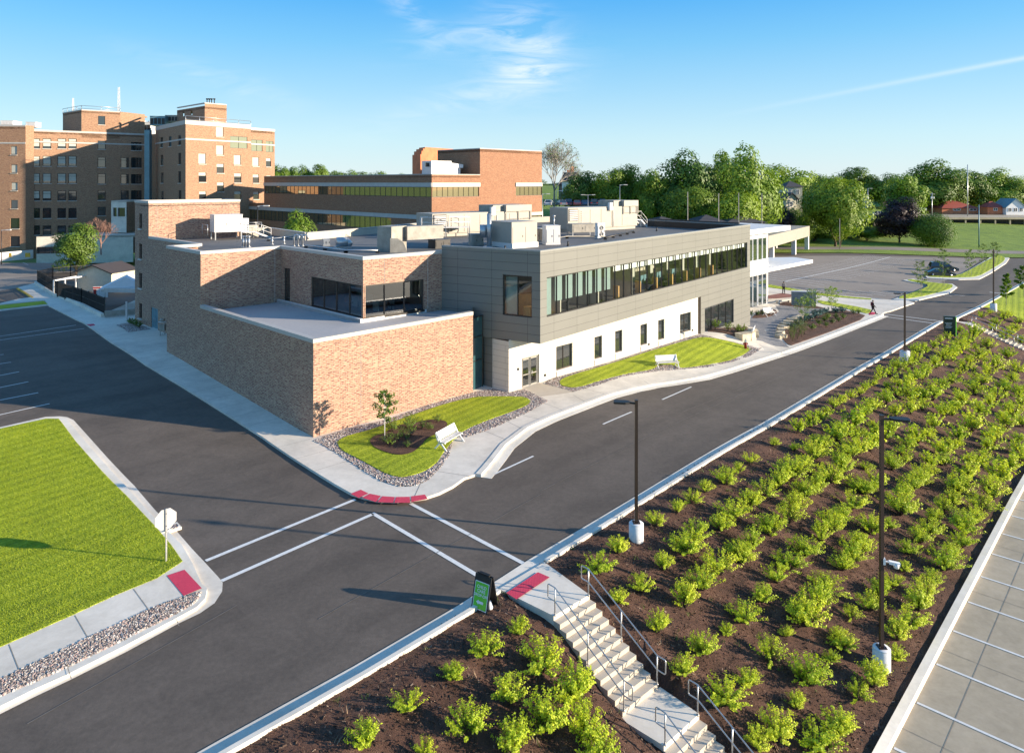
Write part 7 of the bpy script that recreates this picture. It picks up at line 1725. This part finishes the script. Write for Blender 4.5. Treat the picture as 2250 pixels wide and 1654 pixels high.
# ------------------------------------------------------------------ left yard: fence, shed, tent, canopies
def fence(pts, label, h=1.7):
    t = thing('metal_fence', label, 'fence', pts[0]); 
    for a, b in zip(pts, pts[1:]):
        a, b = Vector(a), Vector(b); n = max(1, int((b-a).length/2.3))
        for i in range(n+1): p = a.lerp(b, i/n); q = MB(); q.bar(p-UP*.1, p+UP*(h+.08), .08, .08); q.build('post', 'dark', t)
        for i in range(n):
            p, q_ = a.lerp(b, i/n), a.lerp(b, (i+1)/n); m = MB(); L = (q_-p).length
            for z in (.12, .9, h-.08): m.bar(p+UP*z, q_+UP*z, .04, .05)
            k = int(L/.13)
            for j in range(1, k): r = p.lerp(q_, j/k); m.bar(r+UP*.05, r+UP*h, .03, .03)
            m.build('fence_panel', 'black', t)
z7 = (0, 550, 4.13)
fp = [GP(*q, .3) for q in zc([(340, 300), (520, 415), (740, 490), (950, 580)], *z7)]
fence(fp, 'black metal fence stepping down along the sidewalk at left')
fb = [GP(*q, .2) for q in zc([(340, 300), (480, 265), (640, 250), (790, 238)], *z7)]
fence(fb, 'black metal fence at the back of the play yard, behind the white frame')
m = MB(); ribbon(m, [Vector((p.x, p.y, 0)) for p in [GP(*q, .13) for q in zc([(335, 305), (520, 418), (570, 428), (760, 512), (945, 605)], *z7)]], 0, .3, .5, .5); tag(m.build('retaining_wall', 'concrete'), 'low pale concrete wall under the black fence', 'wall')
m = MB(); a = GP(*zc([(950, 605)], *z7)[0], .2); b = GP(*zc([(1225, 580)], *z7)[0], .2); m.bar(V(a.x, a.y, a.z+.3), V(b.x, b.y, b.z+.3), .25, .6); tag(m.build('low_plinth', 'duct'), 'low grey plinth wall between the fence end and the clinic', 'wall')
p = W(235, 632, 92); z_ = 1.2
t = thing('garden_shed', 'beige shed with a shallow dark roof in the play yard', 'shed', (p.x, 92, z_), -.25)
m = MB(); m.wall((-2.6, -2), (2.6, -2), -.3, 2.5); m.wall((2.6, -2), (2.6, 2), -.3, 2.5); m.wall((-2.6, 2), (-2.6, -2), -.3, 2.5); m.face([V(-2.6, -2, 2.5), V(2.6, -2, 2.5), V(0, -2, 3.3)]); m.build('wall', 'siding', t, world=False)
m = MB()
for s in (-1, 1): m.face([V(0, -2.4, 3.4), V(s*3.1, -2.4, 2.4), V(s*3.1, 2.4, 2.4), V(0, 2.4, 3.4)]); m.face([V(0, -2.4, 3.4), V(s*3.1, -2.4, 2.4), V(s*3.1, -2.4, 2.25), V(0, -2.4, 3.25)])
m.build('roof', 'bronze', t, world=False)
p = W(280, 632, 80)
t = thing('canvas_tent', 'white ridged canopy tent between the shed and the clinic wall', 'tent', (p.x, 80, 1.2), .35)
m = MB()
for s in (-1, 1): m.face([V(0, -1.8, 3.4), V(s*2.6, -1.8, 2.1), V(s*2.6, 1.8, 2.1), V(0, 1.8, 3.4)])
m.face([V(-2.6, -1.8, 2.1), V(2.6, -1.8, 2.1), V(0, -1.8, 3.4)]); m.build('canvas_roof', 'canvas', t, world=False)
for sx in (-2.5, 2.5):
    for sy in (-1.7, 1.7): m = MB(); m.tube([V(sx, sy, 0), V(sx, sy, 2.1)], .04, 6); m.build('leg', 'alu', t, world=False)
a = PZ(222, 634, 3.4); b = PZ(298, 630, 3.4); a.y = max(a.y, 60)
t = thing('flat_canopy', 'flat pale metal canopy on one post beside the clinic wall', 'canopy', (a.x, a.y, 1.2))
m = MB(); m.prism([(a.x, a.y), (a.x+5, a.y-.6), (a.x+5.2, a.y+3), (a.x+.4, a.y+3.5)], 3.0, 3.45); m.build('roof', 'alu', t)
g = GP(278, 700, .13); m = MB(); m.bar(V(g.x, g.y, g.z), V(g.x, g.y, 3.0), .14, .14); m.build('post', 'alu', t)
t = thing('pergola', 'white pergola frame inside the black fence', 'pergola', (W(150, 620, 88).x, 88, 1.2))
a, b = W(118, 635, 86), W(190, 630, 92); m = MB(); A = V(a.x, a.y, 3.1); B = V(b.x, b.y, 3.1); m.bar(A, B, .14, .14); m.bar(A+V(1, 3, 0), B+V(1, 3, 0), .14, .14)
for k_ in (0, .33, .66, 1): p = A.lerp(B, k_); m.bar(V(p.x, p.y, 1.1), p, .12, .12); m.bar(p, p+V(1, 3, 0), .1, .1)
m.build('frame', 'white', t)
t = thing('play_panel', 'red and white play panel standing beside the shed', 'play equipment', (W(221, 628, 84).x, 84, 1.2), .2)
m = MB(); m.box((0, 0, .2), (1.6, .08, 1.3)); m.build('panel', 'unit_white', t, world=False); m = MB(); m.box((-.6, -.06, .2), (.3, .06, 1.0)); m.box((-.4, -.06, 1.3), (.8, .06, .15)); m.build('edge', 'redpaint', t, world=False)
# gas meter, doorway planting
p = GP(357, 737, .14); t = thing('gas_meter', 'grey gas meter with pipes on the shaded brick wall', 'meter', p)
m = MB(); m.tube([V(-.2, 0, 0), V(-.2, 0, 1.0), V(.2, 0, 1.05), V(.2, 0, .1)], .05, 8); m.tube([V(-.35, 0, 1.2), V(.35, 0, 1.2)], .06, 8); m.build('pipe', 'alu', t, world=False)
m = MB(); m.box((0, 0, .45), (.5, .35, .55)); m.cyl((0, 0, 1.3), .22, .18, 12); m.build('meter_body', 'duct', t, world=False)
patch('gravel_patch', zc([(1050, 680), (1150, 660), (1225, 655), (1375, 715), (1160, 745), (1120, 710)], *z7), 'gravel', .15, 0)
bed([(288, 708, 14), (297, 712, 14), (306, 716, 13)], 'low dark shrub by the corner of the clinic wall', 'low dark shrubs at the clinic corner', ('leaf_dark', 'leaf_dark', 'bark'), .5, .1)
M['kyel'] = M['yellow']
m = MB(); ribbon(m, [Vector((q.x, q.y, 0)) for q in [GP(*q, .1) for q in zc([(165, 345), (235, 385), (305, 432)], *z7)]], 0, .2, .17, .17); tag(m.build('yellow_kerb', 'yellow'), kind='structure')
sheet('grass_strip', [V(q.x, q.y) for q in px(zc([(-300, 545), (0, 502), (395, 463), (432, 488), (0, 537), (-300, 585)], *z7), .1)], 'grass', .15, step=1.5, skirt=.2)
m = MB(); ribbon(m, [Vector((q.x, q.y, 0)) for q in px(zc([(-300, 590), (0, 542), (436, 493)], *z7), .1)], -.2, .25, .14, .14); tag(m.build('strip_kerb', 'curb'), kind='structure')
# ------------------------------------------------------------------ light
el, az_sh = math.radians(12.8), Vector((-.982, .19, 0)).normalized()
to_sun = Vector((-az_sh.x*math.cos(el), -az_sh.y*math.cos(el), math.sin(el)))
sd = bpy.data.lights.new('sun', 'SUN'); so = bpy.data.objects.new('sun', sd); COL.objects.link(so)
sd.energy = 4.0; sd.angle = math.radians(.5); sd.color = (1, .84, .64)
so.rotation_euler = to_sun.to_track_quat('Z', 'Y').to_euler(); so.location = (60, -10, 60)
w = bpy.data.worlds.new('World'); sc.world = w; w.use_nodes = True
nt = w.node_tree; bg = nt.nodes['Background']; bg.inputs['Strength'].default_value = .15
sky = nt.nodes.new('ShaderNodeTexSky'); sky.sky_type = 'NISHITA'; sky.sun_disc = False
sky.sun_elevation = el; sky.sun_rotation = math.atan2(to_sun.x, to_sun.y); sky.altitude = 200; sky.air_density = 1.0; sky.dust_density = .35; sky.ozone_density = 3.0
tc = nt.nodes.new('ShaderNodeTexCoord'); sp = nt.nodes.new('ShaderNodeSeparateXYZ'); nt.links.new(tc.outputs['Generated'], sp.inputs[0])
def mth(op, a, b=None, c=None, cl=False):
    n = nt.nodes.new('ShaderNodeMath'); n.operation = op; n.use_clamp = cl
    for i, x in enumerate((a, b, c)):
        if x is None: continue
        if isinstance(x, (int, float)): n.inputs[i].default_value = x
        else: nt.links.new(x, n.inputs[i])
    return n.outputs[0]
ymax = mth('MAXIMUM', sp.outputs[1], .05)
tx = mth('DIVIDE', sp.outputs[0], ymax); tz = mth('DIVIDE', sp.outputs[2], ymax)
def gauss(cx, cy, sx, sy, rot):
    c, s = math.cos(rot), math.sin(rot)
    dx = mth('SUBTRACT', tx, cx); dy = mth('SUBTRACT', tz, cy)
    a = mth('ADD', mth('MULTIPLY', dx, c/sx), mth('MULTIPLY', dy, s/sx)); b = mth('ADD', mth('MULTIPLY', dx, -s/sy), mth('MULTIPLY', dy, c/sy))
    return mth('POWER', 2.718, mth('MULTIPLY', mth('ADD', mth('MULTIPLY', a, a), mth('MULTIPLY', b, b)), -1.))
def cx_(u): return (u-1125)/1560
def cy_(v): return (401-v)/1560
cmb = nt.nodes.new('ShaderNodeCombineXYZ'); nt.links.new(tx, cmb.inputs[0]); nt.links.new(tz, cmb.inputs[1])
mp = nt.nodes.new('ShaderNodeMapping'); mp.inputs['Rotation'].default_value = (0, 0, -.42); mp.inputs['Scale'].default_value = (4.2, 19., 1); nt.links.new(cmb.outputs[0], mp.inputs[0])
nz = nt.nodes.new('ShaderNodeTexNoise'); nz.inputs['Scale'].default_value = 2.2; nz.inputs['Detail'].default_value = 9; nz.inputs['Roughness'].default_value = .62; nz.inputs['Distortion'].default_value = 1.1; nt.links.new(mp.outputs[0], nz.inputs['Vector'])
wisp = mth('MULTIPLY', mth('SUBTRACT', nz.outputs['Fac'], .36), 2.4, cl=True)
g = mth('ADD', gauss(cx_(1150), cy_(105), .062, .05, -.9), mth('MULTIPLY', gauss(cx_(1060), cy_(200), .13, .022, .3), .65))
for a_ in ((890, 15, .07, .016, -.8, .7), (1020, 75, .09, .02, .25, .55), (480, 175, .12, .018, -.3, .4), (1170, 150, .05, .03, .9, .6)):
    g = mth('ADD', g, mth('MULTIPLY', gauss(cx_(a_[0]), cy_(a_[1]), *a_[2:5]), a_[5]))
cl = mth('MULTIPLY', g, wisp)
# contrail: thin straight line
sl = (cy_(128)-cy_(252))/(cx_(2250)-cx_(1600)); dl = mth('SUBTRACT', tz, mth('MULTIPLY_ADD', mth('SUBTRACT', tx, cx_(1600)), sl, cy_(252)))
ln = mth('POWER', 2.718, mth('MULTIPLY', mth('MULTIPLY', dl, dl), -1/(.0035**2)))
fade = mth('MULTIPLY', mth('SUBTRACT', tx, cx_(1560)), 2.2, cl=True)
cl = mth('ADD', mth('MULTIPLY', cl, .72), mth('MULTIPLY', mth('MULTIPLY', ln, fade), .4), cl=True)
hs = nt.nodes.new('ShaderNodeHueSaturation'); hs.inputs['Saturation'].default_value = 1.25; nt.links.new(sky.outputs[0], hs.inputs['Color'])
elv = mth('MAXIMUM', sp.outputs[2], 0.)
gr = ramp(nt, [(0., (1.85, 2.2, 2.4)), (.06, (1.5, 2.1, 2.4)), (.125, (1.0, 1.8, 2.42)), (.19, (.55, 1.5, 2.4)), (.25, (.26, 1.18, 2.4)), (.6, (.35, .85, 1.7))]); nt.links.new(elv, gr.inputs[0])
gm = nt.nodes.new('ShaderNodeMix'); gm.data_type = 'RGBA'; gm.inputs[0].default_value = .9; nt.links.new(hs.outputs[0], gm.inputs[6]); nt.links.new(gr.outputs[0], gm.inputs[7]); skc = gm.outputs[2]
mx = nt.nodes.new('ShaderNodeMix'); mx.data_type = 'RGBA'; nt.links.new(cl, mx.inputs[0]); nt.links.new(skc, mx.inputs[6]); mx.inputs[7].default_value = (2.6, 2.8, 2.9, 1)
nt.links.new(mx.outputs[2], bg.inputs['Color'])
sc.view_settings.view_transform = 'Standard'; sc.view_settings.look = 'None'; sc.view_settings.exposure = 1.36; sc.view_settings.gamma = 1
sc.cycles.max_bounces = 6; sc.cycles.transparent_max_bounces = 12; sc.cycles.use_denoising = True; sc.cycles.diffuse_bounces = 3
